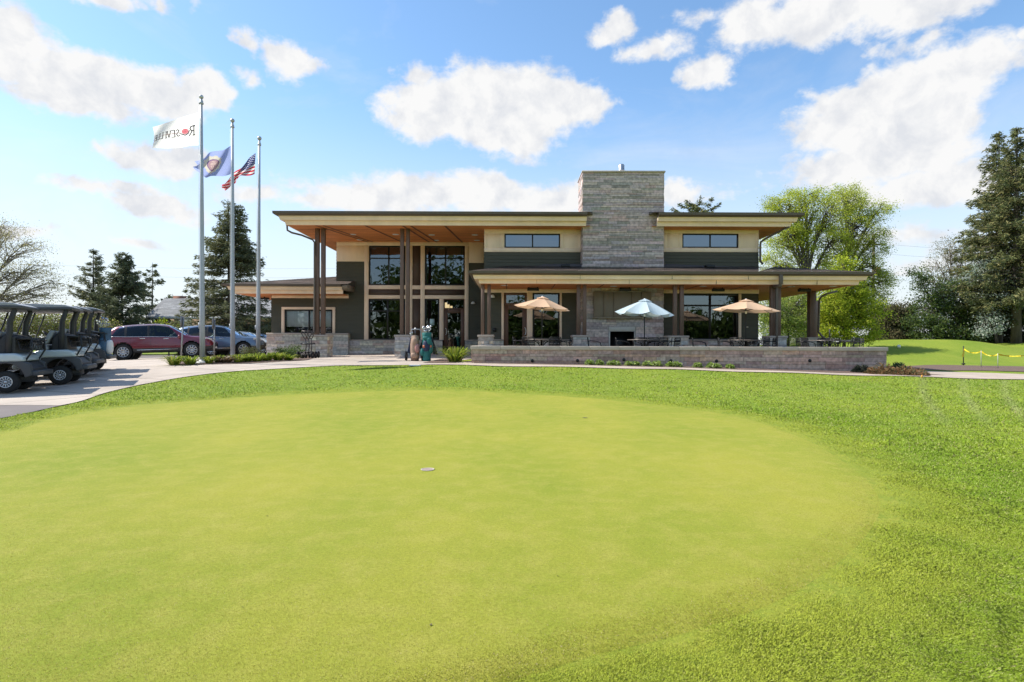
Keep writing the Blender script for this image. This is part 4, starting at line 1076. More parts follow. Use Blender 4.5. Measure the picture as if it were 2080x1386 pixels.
    for w in (-1, 1):   # chrome line above and below the side windows
        for tt, lo, hi in ((6.1, a0 + .02, a1), (7.95, a0 + .42, a1 - .50)):
            jj = np.searchsorted(t, tt); sel = [i for i in range(nx + 1) if lo < X[i] < hi][::4]
            mb.tube([(X[i], w * (yy[jj, i] + .006), zz[jj, i]) for i in sel], .011, 5)
    mb.build('window_trim', M('chrome', (.72, .73, .74), .12, 1., .03, 4), o, smooth=True)
    for w in (-1, 1):
        for x in (-.62, .36):
            mb = MB(); i = np.argmin(np.abs(X - x)); j = np.searchsorted(t, 5.3); mb.obox((x, w * (yy[j, i] + .012), zz[j, i] - .03), (.11, 0, 0), (0, .012, 0), (0, 0, .014)); mb.build('door_handle', MATS['chrome'], o, bevel=.004)
        mb = MB(); mb.obox((.93, w * 1.04, 1.03), (.06, .02 * w, 0), (-.02, .11, 0), (0, 0, .075)); mb.build('wing_mirror', paint, o, bevel=.04, seg=3, smooth=True)
        mb = MB(); i = np.argmin(np.abs(X - 2.12)); j = np.searchsorted(t, 5.0); mb.obox((2.12, w * (yy[j, i] - .06), zz[j, i] + .03), (.17, -.05 * w, -.03), (.02, .06, 0), (0, 0, .055)); mb.build('headlight', lampw, o, bevel=.02)
        mb = MB(); mb.obox((-2.24, w * .78, 1.0), (.07, .02, 0), (0, .09, 0), (0, 0, .10)); mb.build('taillight', lampr, o, bevel=.02)
        mb = MB(); mb.obox((0, w * .965, .44), (.85, 0, 0), (0, .012, 0), (0, 0, .012)); mb.build('door_moulding', MATS['chrome'], o)
        i = [np.argmin(np.abs(X - x)) for x in (-.30, )]
        mb = MB()
        for x in (-.28, .98, -1.12):
            ii_ = np.argmin(np.abs(X - x)); js = [j for j in range(nt + 1) if 3.5 < t[j] < 6.0][::3]
            mb.tube([(x, w * (yy[j, ii_] + .001), zz[j, ii_]) for j in js], .006, 4)
        mb.build('door_seam', trimblk, o)
    mb = MB(); mb.box(2.30, 2.40, -.42, .42, .50, .72); mb.build('grille', trimblk, o, bevel=.02)
    mb = MB(); mb.box(2.36, 2.42, -.25, .25, .42, .50); mb.build('number_plate', white_m, o)
    return o
paint_red = M('maroon_paint', (.15, .012, .026), .28, .25, .04, 2, coat=1.)
paint_blue = M('slate_blue_paint', (.10, .16, .25), .3, .3, .04, 2, coat=1.)
paint_sil = M('silver_blue_paint', (.36, .42, .47), .3, .4, .04, 2, coat=1.)
paint_lt = M('light_grey_paint', (.45, .48, .50), .3, .4, .04, 2, coat=1.)
def park(o, xr, yr, xf, yf, wb=1.43):
    an = math.atan2(yf - yr, xf - xr); cx, cy = (xr + xf) / 2, (yr + yf) / 2
    o.location = (cx, cy, min(hz(xr, yr), hz(xf, yf)) + .015)
    o.rotation_euler = (0, -math.atan2(hz(xf, yf) - hz(xr, yr), 2 * wb), an); o.location.z = (hz(xr, yr) + hz(xf, yf)) / 2 + .016
    return o
park(car('suv', 'dark maroon suv with chrome ten spoke wheels beside the golf carts', paint_red), -18.57, 28.25, -15.92, 29.25)
park(car('suv', 'slate blue suv parked behind the flagpoles', paint_blue, spokes=7), -17.34, 31.6, -14.54, 32.1)
park(car('sedan', 'silver blue sedan half hidden behind the slate blue suv', paint_sil, SEDAN, win=(-1.55, .98)), -17.6, 34.9, -14.8, 35.2)
park(car('sedan', 'pale grey sedan farthest back beside the clubhouse wing', paint_lt, SEDAN, win=(-1.55, .98)), -18.2, 38.4, -15.4, 38.8)

# ------------------------------------------------------------------ golf carts
cart_body = M('cart_pale_blue_grey', (.52, .585, .605), .32, .0, .05, 2, coat=.6)
cart_dark = M('cart_charcoal', (.062, .065, .071), .5, 0, .1, 3)
cart_blk = M('cart_black', (.028, .028, .030), .55, 0, .15, 4)
roof_m = M('cart_roof', (.34, .34, .34), .45, 0, .06, 3)
seat_m = M('cart_seat', (.30, .32, .335), .6, 0, .06, 3)
def cart(lab):
    """nose to +x, rear axle near x=-.83"""
    o = thing('golf_cart', lab, 'golf cart', (0, 0, 0), 'golf carts parked in a row')
    def pr(poly, y0, y1, name, mat, bev=.03, par=o, seg=3):
        mb = MB(); mb.prism(poly, y0, y1); return mb.build(name, mat, par, smooth=False, bevel=bev, seg=seg)
    ar = [(-.83 + .33 * math.cos(a), .26 + .36 * math.sin(a)) for a in np.linspace(R(172), R(8), 12)]
    for s in (-1, 1):
        y0, y1 = (.42, .60) if s > 0 else (-.60, -.42)
        pr([(-1.28, .36)] + ar + [(-.30, .34), (-.12, .42), (-.28, .62), (-.55, .66), (-1.12, .665), (-1.24, .60)], y0, y1, 'lower_fender', cart_dark, .02)
    pr([(-1.16, .655), (-.55, .655), (-.30, .60), (-.05, .40), (.05, .40), (.05, .66), (-.15, .74), (-.55, .83), (-1.0, .83), (-1.12, .78)], -.615, .615, 'rear_body', cart_body, .05)
    pr([(-1.30, .36), (-1.02, .36), (-1.02, .64), (-1.12, .64), (-1.26, .50)], -.42, .42, 'bag_well', cart_blk, .02)
    pr([(-1.38, .34), (-1.22, .34), (-1.22, .45), (-1.38, .45)], -.56, .56, 'rear_bumper', cart_dark, .03)
    pr([(-.05, .28), (1.05, .28), (1.05, .36), (-.05, .36)], -.56, .56, 'floor', cart_blk, .02)
    # front cowl
    mb = MB(); pts = [(.62, .36), (.98, .36), (1.15, .42), (1.16, .58), (1.02, .74), (.80, .92), (.68, .94), (.72, .72)]
    mb.prism(pts, -.54, .54); mb.build('front_cowl', cart_body, o, bevel=.06, seg=3)
    pr([(.60, .70), (.70, .70), (.68, .98), (.52, 1.0), (.52, .94)], -.52, .52, 'dashboard', cart_blk, .03)
    # seat
    pr([(-.62, .83), (-.05, .83), (-.02, .92), (-.60, .95)], -.54, .54, 'seat', seat_m, .05)
    pr([(-.60, .98), (-.50, .96), (-.66, 1.30), (-.76, 1.28)], -.54, .54, 'backrest', seat_m, .05)
    pr([(-.98, .80), (-.66, .80), (-.70, 1.10), (-.80, 1.24), (-.98, 1.18)], -.50, .50, 'seat_back_shell', cart_blk, .03)
    for s in (-1, 1):   # armrest loops
        mb = MB(); mb.tube([(-.55, s * .56, .86), (-.50, s * .57, 1.02), (-.30, s * .57, 1.05), (-.16, s * .57, .99), (-.14, s * .56, .86)], .024, 8); mb.build('armrest', cart_blk, o, smooth=True)
        mb = MB(); mb.tube([(-.86, s * .50, .82), (-.88, s * .50, 1.2), (-.90, s * .50, 1.5), (-.98, s * .51, 1.74), (-.95, s * .51, 1.83)], [.06, .06, .055, .05, .045], 10); mb.build('rear_strut', cart_blk, o, smooth=True)
        mb = MB(); mb.tube([(.66, s * .50, .94), (.50, s * .51, 1.4), (.36, s * .51, 1.80)], .019, 8); mb.build('front_strut', cart_blk, o, smooth=True)
    # canopy
    mb = MB(); pl = [(-1.08, 1.79), (-1.12, 1.84), (-.98, 1.895), (-.4, 1.925), (.3, 1.905), (.56, 1.86), (.60, 1.81), (.5, 1.80), (-.95, 1.82)]
    mb.prism(pl, -.60, .60); rf = mb.build('canopy', roof_m, o, bevel=.03, seg=3)
    mb = MB(); mb.box(-1.125, .605, -.612, .612, 1.775, 1.845); mb.build('canopy_rim', cart_dark, rf, bevel=.02)
    # sweater basket, bag rack
    mb = MB(); mb.box(-1.24, -.98, -.48, .48, 1.12, 1.16)
    for y in np.arange(-.46, .47, .115): mb.tube([(-1.0, y, 1.14), (-1.06, y, .9), (-1.22, y, .9), (-1.24, y, 1.14)], .010, 5)
    for x, z in ((-1.04, 1.02), (-1.12, .9), (-1.2, .9), (-1.23, 1.02)): mb.tube([(x, -.46, z), (x, .46, z)], .008, 5)
    mb.build('basket', cart_blk, o)
    for y in (-.3, .3): mb = MB(); mb.tube([(-1.22, y - .16, 1.13), (-1.30, y - .1, 1.1), (-1.30, y + .1, 1.1), (-1.22, y + .16, 1.13)], .014, 6); mb.build('bag_strap', cart_blk, o)
    mb = MB(); mb.tube([(-1.24, -.44, 1.12), (-1.24, .44, 1.12)], .018, 6)
    mb.tube([(-1.12, -.44, .64), (-1.26, -.44, .9), (-1.24, -.44, 1.12)], .02, 6); mb.tube([(-1.12, .44, .64), (-1.26, .44, .9), (-1.24, .44, 1.12)], .02, 6)
    mb.build('bag_rack', cart_blk, o)
    for x, w, rr in ((-.83, .105, .228), (.80, .10, .225)):
        for s in (-1, 1):
            c = (x, s * .49, rr); mb = MB(); mb.lathe([(.115, -w * .9), (rr * .88, -w), (rr * .98, -w * .7), (rr, -w * .3), (rr, w * .3), (rr * .98, w * .7), (rr * .88, w), (.115, w * .9)], c, 30, 'y')
            wl = mb.build('wheel', tyre_m, o, smooth=True)
            d = s * w * .88; mb = MB(); mb.lathe([(.118, d), (.108, d * .8), (.10, d * .55), (0, d * .5)], c, 24, 'y'); mb.build('rim', M('rim_shadow', (.05, .05, .052), .5, .6), wl)
            mb = MB()
            for i in range(12):
                an = 2 * math.pi * i / 12; dr = Vector((math.cos(an), 0, math.sin(an))); tn = Vector((-math.sin(an), 0, math.cos(an)))
                mb.obox(Vector((x, s * .49 + d * .93, rr)) + dr * .072, dr * .034, (0, .006, 0), tn * .0095)
            mb.lathe([(.122, d * .98), (.121, d * 1.05), (.104, d * 1.05), (.102, d * .9)], c, 24, 'y'); mb.lathe([(.03, d * 1.0), (.028, d * 1.15), (0, d * 1.18)], c, 14, 'y'); mb.build('wheel_cover', M('silver_cover', (.60, .61, .62), .35, .5), wl)
    mb = MB(); mb.tube([(.56, -.28, .84), (.33, -.28, 1.06), (.28, -.28, 1.10)], .022, 8)
    col = mb.build('steering_column', cart_blk, o, smooth=True)
    mb = MB(); n = Vector((-.74, 0, .67)).normalized(); e = Vector((.67, 0, .74)).normalized(); cc = Vector((.27, -.28, 1.11))
    mb.tube([cc + (e * math.cos(a) + Vector((0, 1, 0)) * math.sin(a)) * .18 for a in np.linspace(0, 2 * math.pi, 25)], .017, 7, cap=False)
    for a in (0.3, 2.6, 4.6): mb.tube([cc, cc + (e * math.cos(a) + Vector((0, 1, 0)) * math.sin(a)) * .18], .012, 5)
    mb.build('steering_wheel', cart_blk, o, smooth=True)
    mb = MB(); mb.tube([(-.9, -.50, .25), (-.9, .50, .25)], .05, 8); mb.box(-1.15, -.45, -.3, .3, .2, .38); mb.build('axle', cart_blk, o)
    return o
CL = ['golf cart nearest the camera at the left edge of the drive', 'second golf cart of the row showing its whole silver rear wheel', 'third golf cart of the row mostly hidden by the second', 'farthest golf cart of the row carrying a blue bag of clubs']
cspots = [(-10.65, 12.3, 25), (-10.75, 13.9, 26), (-11.75, 15.6, 26), (-12.55, 17.3, 26)]   # middle of the rear bumper, heading turned toward camera
proto = cart(CL[0])
for i, (x, y, a) in enumerate(cspots):
    o = proto if i == 0 else dup(proto, CL[i])
    th = math.pi + R(a); fxx, fyy = math.cos(th), math.sin(th); x += .83 * fxx + .49 * fyy; y += .83 * fyy - .49 * fxx
    o.location = (x, y, hz(x, y) + .02); o.rotation_euler = (0, -math.atan2(hz(x + fxx * .8, y + fyy * .8) - hz(x - fxx * .83, y - fyy * .83), 1.63), th)

# ------------------------------------------------------------------ golf bags and push carts
club_m = M('club_steel', (.55, .56, .57), .25, .9, .1, 6)
def clubs(o, c, tilt, n, h0, h1, spread, rs, metal=club_m):
    rr = random.Random(rs); mb = MB(); c = Vector(c); hd = MB()
    for i in range(n):
        a = rr.uniform(0, 6.28); r = spread * math.sqrt(rr.random()); b = c + Vector((math.cos(a) * r, math.sin(a) * r, 0)); h = rr.uniform(h0, h1)
        t = b + Vector((math.cos(a) * r * .6, math.sin(a) * r * .6, h)) + Vector(tilt) * h
        mb.tube([b, t], .006, 5)
        an = rr.uniform(0, 6.28); d = Vector((math.cos(an), math.sin(an), .15)) * .05
        if h > h1 * .8: hd.lathe([(0, -.025), (.035, -.02), (.05, .0), (.035, .025), (0, .03)], t + d * .4, 10)
        else: hd.obox(t + d * .6, d, d.orthogonal().normalized() * .012, Vector((0, 0, .026)))
    mb.build('club_shafts', metal, o); hd.build('club_heads', metal, o, bevel=.004)
teal = M('teal_nylon', (.012, .145, .135), .6, 0, .15, 8, .3, 40); navy = M('navy_nylon', (.02, .03, .075), .7, 0, .15, 8, .3, 40)
tan = M('tan_nylon', (.36, .235, .165), .7, 0, .12, 7, .3, 40); black_n = M('black_nylon', (.02, .02, .024), .7, 0, .2, 7, .3, 40)
bagx, bagy = fx(867, 21.5), 21.5
o = thing('golf_bag', 'teal golf bag with navy panels standing upright on the walk', 'golf bag', (bagx, bagy, hz(bagx, bagy) + .02)); z0 = hz(bagx, bagy) + .02
def lump(mb, c, rx, ry, h, top=.8, seg=18, rings=7):
    prof = [(math.sin(math.pi * i / rings) ** .5, -math.cos(math.pi * i / rings) * .5 + .5) for i in range(rings + 1)]
    n = len(mb.v); k = len(prof)
    for r, t in prof:
        for s in range(seg):
            a = 2 * math.pi * s / seg; mb.v.append((c[0] + rx * r * math.cos(a), c[1] + ry * r * math.sin(a), c[2] + t * h))
    for i in range(k - 1):
        for s in range(seg): mb.f.append((n + i * seg + s, n + i * seg + (s + 1) % seg, n + (i + 1) * seg + (s + 1) % seg, n + (i + 1) * seg + s)); mb.c.append(None)
mb = MB(); mb.lathe([(0, 0), (.145, 0), (.15, .05), (.145, .12), (.165, .3), (.17, .55), (.155, .75), (.165, .9), (.175, 1.02), (.165, 1.04), (.14, 1.0), (0, .98)], (bagx, bagy, z0), 22); mb.build('bag_body', teal, o, smooth=True)
mb = MB(); lump(mb, (bagx, bagy - .13, z0 + .34), .13, .09, .42); mb.build('front_pocket', navy, o, smooth=True)
mb = MB(); lump(mb, (bagx - .15, bagy - .05, z0 + .18), .09, .12, .30); lump(mb, (bagx + .15, bagy - .03, z0 + .26), .09, .13, .46); mb.build('side_pocket', teal, o, smooth=True)
mb = MB(); lump(mb, (bagx + .10, bagy - .16, z0 + .60), .10, .06, .26); lump(mb, (bagx, bagy - .15, z0 + .78), .14, .05, .12); mb.build('upper_pocket', teal, o, smooth=True)
mb = MB(); mb.prism([(bagx + .12, z0 + .9), (bagx + .2, z0 + .86), (bagx + .40, z0 + .22), (bagx + .22, z0 + .25)], bagy + .06, bagy + .14); mb.prism([(bagx - .12, z0 + .8), (bagx - .17, z0 + .82), (bagx - .30, z0 + .45), (bagx - .17, z0 + .42)], bagy + .06, bagy + .12); mb.build('towel', black_n, o, bevel=.02)
mb = MB(); mb.obox((bagx - .07, bagy - .20, z0 + .53), (.05, 0, 0), (0, .012, 0), (0, 0, .05)); mb.obox((bagx + .17, bagy - .16, z0 + .54), (.03, 0, 0), (0, .012, 0), (0, 0, .04)); mb.build('bag_patch', M('orange_patch', (.5, .14, .06), .6), o)
clubs(o, (bagx, bagy, z0 + .95), (0, 0, 0), 11, .14, .34, .12, 5)
bx, by = fx(842, 21.5), 21.6; zb = hz(bx, by) + .02
o = thing('golf_bag', 'faded tan golf bag strapped to a wheeled pull cart beside the teal bag', 'golf bag', (bx, by, zb))
mb = MB(); mb.lathe([(0, .06), (.15, .05), (.155, .15), (.17, .35), (.175, .6), (.15, .82), (.13, .93), (0, .95)], (bx, by, zb), 22); mb.build('bag_body', tan, o, smooth=True)
mb = MB(); lump(mb, (bx + .10, by - .12, zb + .30), .10, .10, .34); mb.build('side_pocket', M('pink_nylon', (.40, .20, .18), .7, 0, .1, 7), o, smooth=True)
mb = MB(); lump(mb, (bx + .02, by - .11, zb + .55), .12, .09, .32); lump(mb, (bx, by - .11, zb + .09), .14, .08, .22); mb.build('front_pocket', tan, o, smooth=True)
mb = MB(); mb.lathe([(0, .0), (.14, .01), (.155, .07), (.15, .16)], (bx, by, zb), 18); mb.build('bag_base', M('brown_nylon', (.16, .09, .06), .7), o, smooth=True)
mb = MB(); mb.prism([(bx - .13, zb + .85), (bx - .19, zb + .84), (bx - .30, zb + .3), (bx - .16, zb + .25)], by + .06, by + .11); mb.build('towel', navy, o, bevel=.015)
mb = MB(); mb.tube([(bx - .17, by + .15, zb + .15), (bx - .17, by + .17, zb + 1.10), (bx - .14, by + .17, zb + 1.17), (bx + .14, by + .17, zb + 1.17), (bx + .18, by + .17, zb + 1.10), (bx + .18, by + .15, zb + .15)], .014, 8); mb.tube([(bx - .3, by + .05, zb + .17), (bx + .26, by + .05, zb + .17)], .012, 6); mb.build('pull_cart_frame', alu, o, smooth=True)
for s in (-.33, .27):
    mb = MB(); mb.lathe([(.06, -.025), (.16, -.03), (.175, 0), (.16, .03), (.06, .025)], (bx + s, by + .05, zb + .175), 22, 'x'); wl = mb.build('wheel', tyre_m, o, smooth=True); mb = MB(); mb.lathe([(.10, -.012), (0, -.014)], (bx + s, by + .05, zb + .175), 18, 'x'); mb.lathe([(.10, .012), (0, .014)], (bx + s, by + .05, zb + .175), 18, 'x'); mb.build('rim', white_m, wl)
clubs(o, (bx - .05, by + .02, zb + .85), (-.1, 0, 0), 4, .15, .36, .07, 9)
# blue bag on the farthest cart
th = math.pi + R(26); cx_, cy_ = cspots[3][0], cspots[3][1]
bx, by = cx_ - math.cos(th) * .36 + math.sin(th) * .25, cy_ - math.sin(th) * .36 - math.cos(th) * .25; zb = hz(bx, by) + .44
o = thing('golf_bag', 'blue and white golf bag full of clubs strapped on the farthest golf cart', 'golf bag', (bx, by, zb))
bl = M('blue_nylon', (.05, .12, .20), .55, 0, .2, 6); mb = MB()
mb.lathe([(0, 0), (.14, 0), (.15, .06), (.15, .78), (.165, .86), (.15, .88), (0, .86)], (bx, by, zb), 18); mb.build('bag_body', bl, o, smooth=True)
mb = MB(); lump(mb, (bx + .14, by - .02, zb + .08), .09, .13, .44); mb.build('front_pocket', white_m, o, smooth=True)
mb = MB(); lump(mb, (bx + .02, by - .14, zb + .1), .12, .09, .5); mb.build('side_pocket', bl, o, smooth=True)
clubs(o, (bx, by, zb + .82), (0, 0, 0), 14, .12, .36, .13, 15)
# three folded push carts nested in front of the left pier
def push_cart(lab):
    o = thing('push_cart', lab, 'push cart', (0, 0, 0), 'push carts nested by the left pier')
    fr = M('cart_tube', (.11, .095, .09), .4, .4, .1, 5)
    mb = MB(); mb.tube([(0, .0, .12), (0, .10, .55), (0, .0, .80)], .022, 8)
    mb.tube([(-.02, 0, .78), (-.15, -.04, 1.02), (-.12, -.06, 1.10), (.12, -.06, 1.10), (.15, -.04, 1.02), (.02, 0, .78)], .018, 6); mb.tube([(-.13, -.05, 1.02), (.13, -.05, 1.02)], .009, 6)
    mb.tube([(-.30, .0, .16), (-.12, .02, .17), (0, .02, .30), (.12, .02, .17), (.30, .0, .16)], .018, 6); mb.tube([(0, .02, .3), (0, -.25, .09)], .011, 6); mb.build('frame', fr, o, smooth=True)
    mb = MB()
    for z, r in ((.58, .14), (.22, .13)):
        mb.tube([(-r, -.10, z + .03), (-r * .9, .02, z), (0, .06, z), (r * .9, .02, z), (r, -.10, z + .03)], .02, 6)
    mb.box(-.16, .16, -.03, .03, .555, .60); mb.build('bag_bracket', cart_blk, o)
    for s in (-.30, .30):
        mb = MB(); mb.lathe([(.05, -.02), (.125, -.028), (.14, 0), (.125, .028), (.05, .02)], (s, 0, .14), 20, 'x'); wl = mb.build('wheel', tyre_m, o, smooth=True); mb = MB(); mb.lathe([(.055, -.018), (0, -.02)], (s, 0, .14), 14, 'x'); mb.lathe([(.055, .018), (0, .02)], (s, 0, .14), 14, 'x'); mb.build('rim', fr, wl)
    mb = MB(); mb.lathe([(.03, -.015), (.085, -.02), (.09, 0), (.085, .02), (.03, .015)], (0, -.25, .09), 16, 'x'); mb.build('front_wheel', tyre_m, o, smooth=True)
    return o
pc = push_cart('frontmost of the push carts nested beside the left pier')
for i, (u, Y, lb) in enumerate(((620, 23.5, None), (626.5, 23.75, 'middle one of the push carts nested beside the left pier'), (632, 24.0, 'push cart at the back of the nest, against the left pier'))):
    q = pc if i == 0 else dup(pc, lb); x = fx(u, Y); place(q, x, Y, hz(x, Y) + .02, R(-6 + 5 * i))

# ------------------------------------------------------------------ patio furniture
PF = CH - .572
def chair(lab):
    o = thing('patio_chair', lab, 'chair', (0, 0, 0), 'black chairs on the patio')
    mb = MB()
    for i in range(9): mb.box(-.22, .22, -.20 + i * .047, -.165 + i * .047, .415, .427)
    mb.build('seat', black_m, o)
    mb = MB()
    for i in range(6):
        z = .48 + i * .052; y = .215 + i * .012; mb.box(-.21, .21, y, y + .010, z, z + .034)
    mb.build('backrest', black_m, o)
    for s in (-1, 1):
        mb = MB(); mb.tube([(s * .255, -.24, 0), (s * .255, -.23, .45), (s * .26, -.19, .615), (s * .26, -.05, .665), (s * .25, .18, .685), (s * .24, .27, .66)], .014, 7); mb.build('arm_frame', black_m, o, smooth=True)
        mb = MB(); mb.tube([(s * .235, .34, 0), (s * .235, .24, .40), (s * .225, .27, .76), (s * .19, .285, .80)], .013, 7); mb.build('leg', black_m, o, smooth=True)
    mb = MB(); mb.tube([(-.19, .285, .80), (.19, .285, .80)], .013, 7); mb.tube([(-.25, -.2, .41), (.25, -.2, .41)], .012, 6); mb.tube([(-.235, .22, .41), (.235, .22, .41)], .012, 6); mb.build('crossbar', black_m, o, smooth=True)
    return o
def table(lab, r, square=False, pole=False):
    o = thing('patio_table', lab, 'table', (0, 0, 0), 'patio tables')
    mb = MB(); mb.lathe([(0, .70), (r - .02, .70), (r, .71), (r, .725), (r - .015, .735), (0, .735)], (0, 0, 0), 40); mb.build('table_top', M('table_top', (.20, .17, .15), .35, .2, .15, 6), o)
    mb = MB(); mb.tube([(0, 0, .02), (0, 0, .7)], .04, 10)
    for a in range(4): c, s = math.cos(a * 1.57 + .78), math.sin(a * 1.57 + .78); mb.tube([(c * .04, s * .04, .25), (c * .2, s * .2, .14), (c * .42, s * .42, .02)], .018, 6); mb.tube([(c * .04, s * .04, .45), (c * .2, s * .2, .6), (c * .42, s * .42, .70)], .014, 6)
    mb.build('table_base', black_m, o)
    if pole: mb = MB(); mb.tube([(0, 0, .7), (0, 0, 1.15)], .022, 8); mb.build('pole_stub', black_m, o)
    return o
def umbrella(lab, col, r, zrim, ztop, tilt, droop, ph, bow, vent_c=None):
    o = thing('patio_umbrella', lab, 'umbrella', (0, 0, 0), 'umbrellas over the patio tables')
    cl = MC('canopy_' + col[1], .75, .1, trans=.30, var=.03, scale=6)
    mb = MB(); mb.tube([(0, 0, .02), (0, 0, ztop - .02)], .019, 8); mb.build('pole', black_m, o)
    mb = MB(); mb.lathe([(0, 0), (.24, 0), (.23, .05), (.05, .07), (.04, .3), (0, .3)], (0, 0, 0), 20); mb.build('umbrella_base', black_m, o)
    mb = MB(); mb.lathe([(.03, -.04), (.035, 0), (.03, .05)], (0, 0, zrim - .08), 10); mb.tube([(.02, 0, 1.2), (.06, -.02, 1.2), (.06, -.05, 1.2)], .01, 5); mb.build('crank', white_m, o)
    n = 8; T = Matrix.Rotation(R(tilt), 4, 'Y')
    piv = Vector((0, 0, zrim))
    def tr(p): return piv + (T @ (Vector(p) - piv))
    can = MB(); K = 10; A = 6
    def pt(i, f, k):
        a0 = 2 * math.pi * (i) / n + ph; a1 = a0 + 2 * math.pi / n; rr_ = r * k
        p0 = Vector((math.cos(a0), math.sin(a0), 0)) * rr_; p1 = Vector((math.cos(a1), math.sin(a1), 0)) * rr_
        p = p0.lerp(p1, f); z = ztop - (ztop - zrim) * (k ** bow)
        sag = 4 * f * (1 - f); z -= droop * sag * k ** 2 * .5
        q = Vector((p.x * (1 - .10 * sag * k), p.y * (1 - .10 * sag * k), z)); return tr(q)
    for i in range(n):
        for b in range(A):
            for k in range(K):
                k0, k1 = .16 + .84 * k / K, .16 + .84 * (k + 1) / K; can.quad(pt(i, b / A, k0), pt(i, (b + 1) / A, k0), pt(i, (b + 1) / A, k1), pt(i, b / A, k1), col[0])
    cn = can.build('canopy', cl, o, smooth=False)
    v = MB()
    for i in range(n):
        for b in range(A):
            for k in range(3):
                k0, k1 = .005 + .225 * k / 3, .005 + .225 * (k + 1) / 3
                up_ = Vector((0, 0, .035)); v.quad(pt(i, b / A, k0) + up_, pt(i, (b + 1) / A, k0) + up_, pt(i, (b + 1) / A, k1) + up_, pt(i, b / A, k1) + up_, col[0])
    v.lathe([(.03, -.01), (.02, .012), (0, .015)], (0, 0, ztop + .03), 10); v.build('vent_cap', cl, cn)
    for i in range(n):
        mb = MB(); pts = [pt(i, 0, k) - Vector((0, 0, .012)) for k in np.linspace(.05, 1, 7)]; mb.tube(pts, .008, 5); mb.tube([tr((0, 0, zrim - .02)), pt(i, 0, .52) - Vector((0, 0, .02))], .006, 5); mb.build('rib', black_m, o)
    return o
UT = [(1101, 21.2, 604, 626, 117, 5, .06, (.74, .50, .33), 'orange', 'pale orange umbrella over the table nearest the patio door', 1.0),
      (1309, 21.2, 609, 637, 118, 3.5, .16, (.56, .67, .72), 'pale blue', 'pale blue umbrella with sagging panels in front of the fireplace', 1.12),
      (1515, 21.2, 609.5, 631, 128, 2.5, .06, (.74, .51, .34), 'orange', 'orange umbrella to the right of the pale blue umbrella', 1.0)]
for u, Y, va, vr, w, tl, dr, cl_, nm, lb, bow in UT:
    r = w / 2 * Y / F * 1.02; x = fx(u, Y)
    q = umbrella(lb, (cl_, nm + str(u)), r, fz(vr, Y, u) - PF, fz(va, Y, u) - PF, tl, dr, .2 + u * .01, bow); place(q, x, Y, PF)
tb = table('round patio table under the pale orange umbrella by the door', .62)
TAB = [(1100, 21.2, None), (1309, 21.2, 'round patio table under the pale blue umbrella'), (1515, 21.2, 'round patio table under the umbrella right of the fireplace')]
for i, (u, Y, lb) in enumerate(TAB): q = tb if i == 0 else dup(tb, lb); place(q, fx(u, Y), Y, PF)
q = table('round patio table with an empty umbrella pole near the right end of the wall', .68, pole=True); place(q, fx(1685, 21.4), 21.4, PF)
ch = None
TN = {1100: 'the table under the pale orange umbrella', 1309: 'the table under the pale blue umbrella', 1515: 'the table under the right orange umbrella', 1685: 'the table with the bare pole'}
SIDE = {180: 'left of', 0: 'right of', 90: 'on the clubhouse side of', 270: 'on the wall side of', 225: 'at the near left of', 315: 'at the near right of', 135: 'at the far left of', 45: 'at the far right of'}
CHS = [(1100, (180, 240, 300, 0, 60)), (1309, (185, 250, 300, 355, 60)), (1515, (180, 235, 290, 340, 60)), (1685, (175, 245, 300, 0, 70))]
def near(a): return min(SIDE, key=lambda k: min(abs(k - a), 360 - abs(k - a)))
for u, angs in CHS:
    Y = 21.2 if u != 1685 else 21.4; seen = {}
    for a in angs:
        lb = f'black slatted chair {SIDE[near(a)]} {TN[u]}'
        if ch is None: ch = chair(lb); q = ch
        else: q = dup(ch, lb)
        d = .78 + .08 * math.sin(a * 3.3 + u); x = fx(u, Y) + math.cos(R(a)) * d; y = max(20.75, Y + math.sin(R(a)) * d)
        place(q, x, y, PF, R(a) - math.pi / 2 + R(12 * math.sin(a + u)))
for u, Y, rz_, lb in ((1143, 22.0, 95, 'black chair just left of the pier beside the fireplace, facing the door'), (1209, 21.6, 80, 'black chair turned sideways between the fireplace and its left pier'), (1422, 21.8, 75, 'black chair standing alone in front of the big right hand window'), (1362, 21.0, -80, 'black chair before the pier right of the pale blue umbrella')):
    place(dup(ch, lb), fx(u, Y), Y, PF, R(rz_))

# ------------------------------------------------------------------ sign posts, tape, cup and small things
galv = M('galv_post', (.34, .35, .35), .5, .6, .1, 5)
for (u0, v0, u1, v1, Y, lb) in ((367.5, 734, 372.5, 645, 21.6, 'leaning thin steel sign post in front of the maroon suv'), (435, 724, 436, 650, 23.5, 'thin steel sign post with a plate seen edge on beside the slate blue suv')):
    b, t = P(u0, v0, Y), P(u1, v1, Y); b.z = hz(b.x, Y)
    o = thing('sign_post', lb, 'sign post', b, 'steel sign posts')
    mb = MB(); mb.tube([b, t], .026, 6); mb.build('post', galv, o)
    mb = MB(); d = (t - b).normalized(); mb.obox(t - d * .16 + Vector((-.035, 0, 0)), (.008, .03, 0), Vector((-.03, .15, 0)), d * .21); mb.build('sign_plate', galv, o)
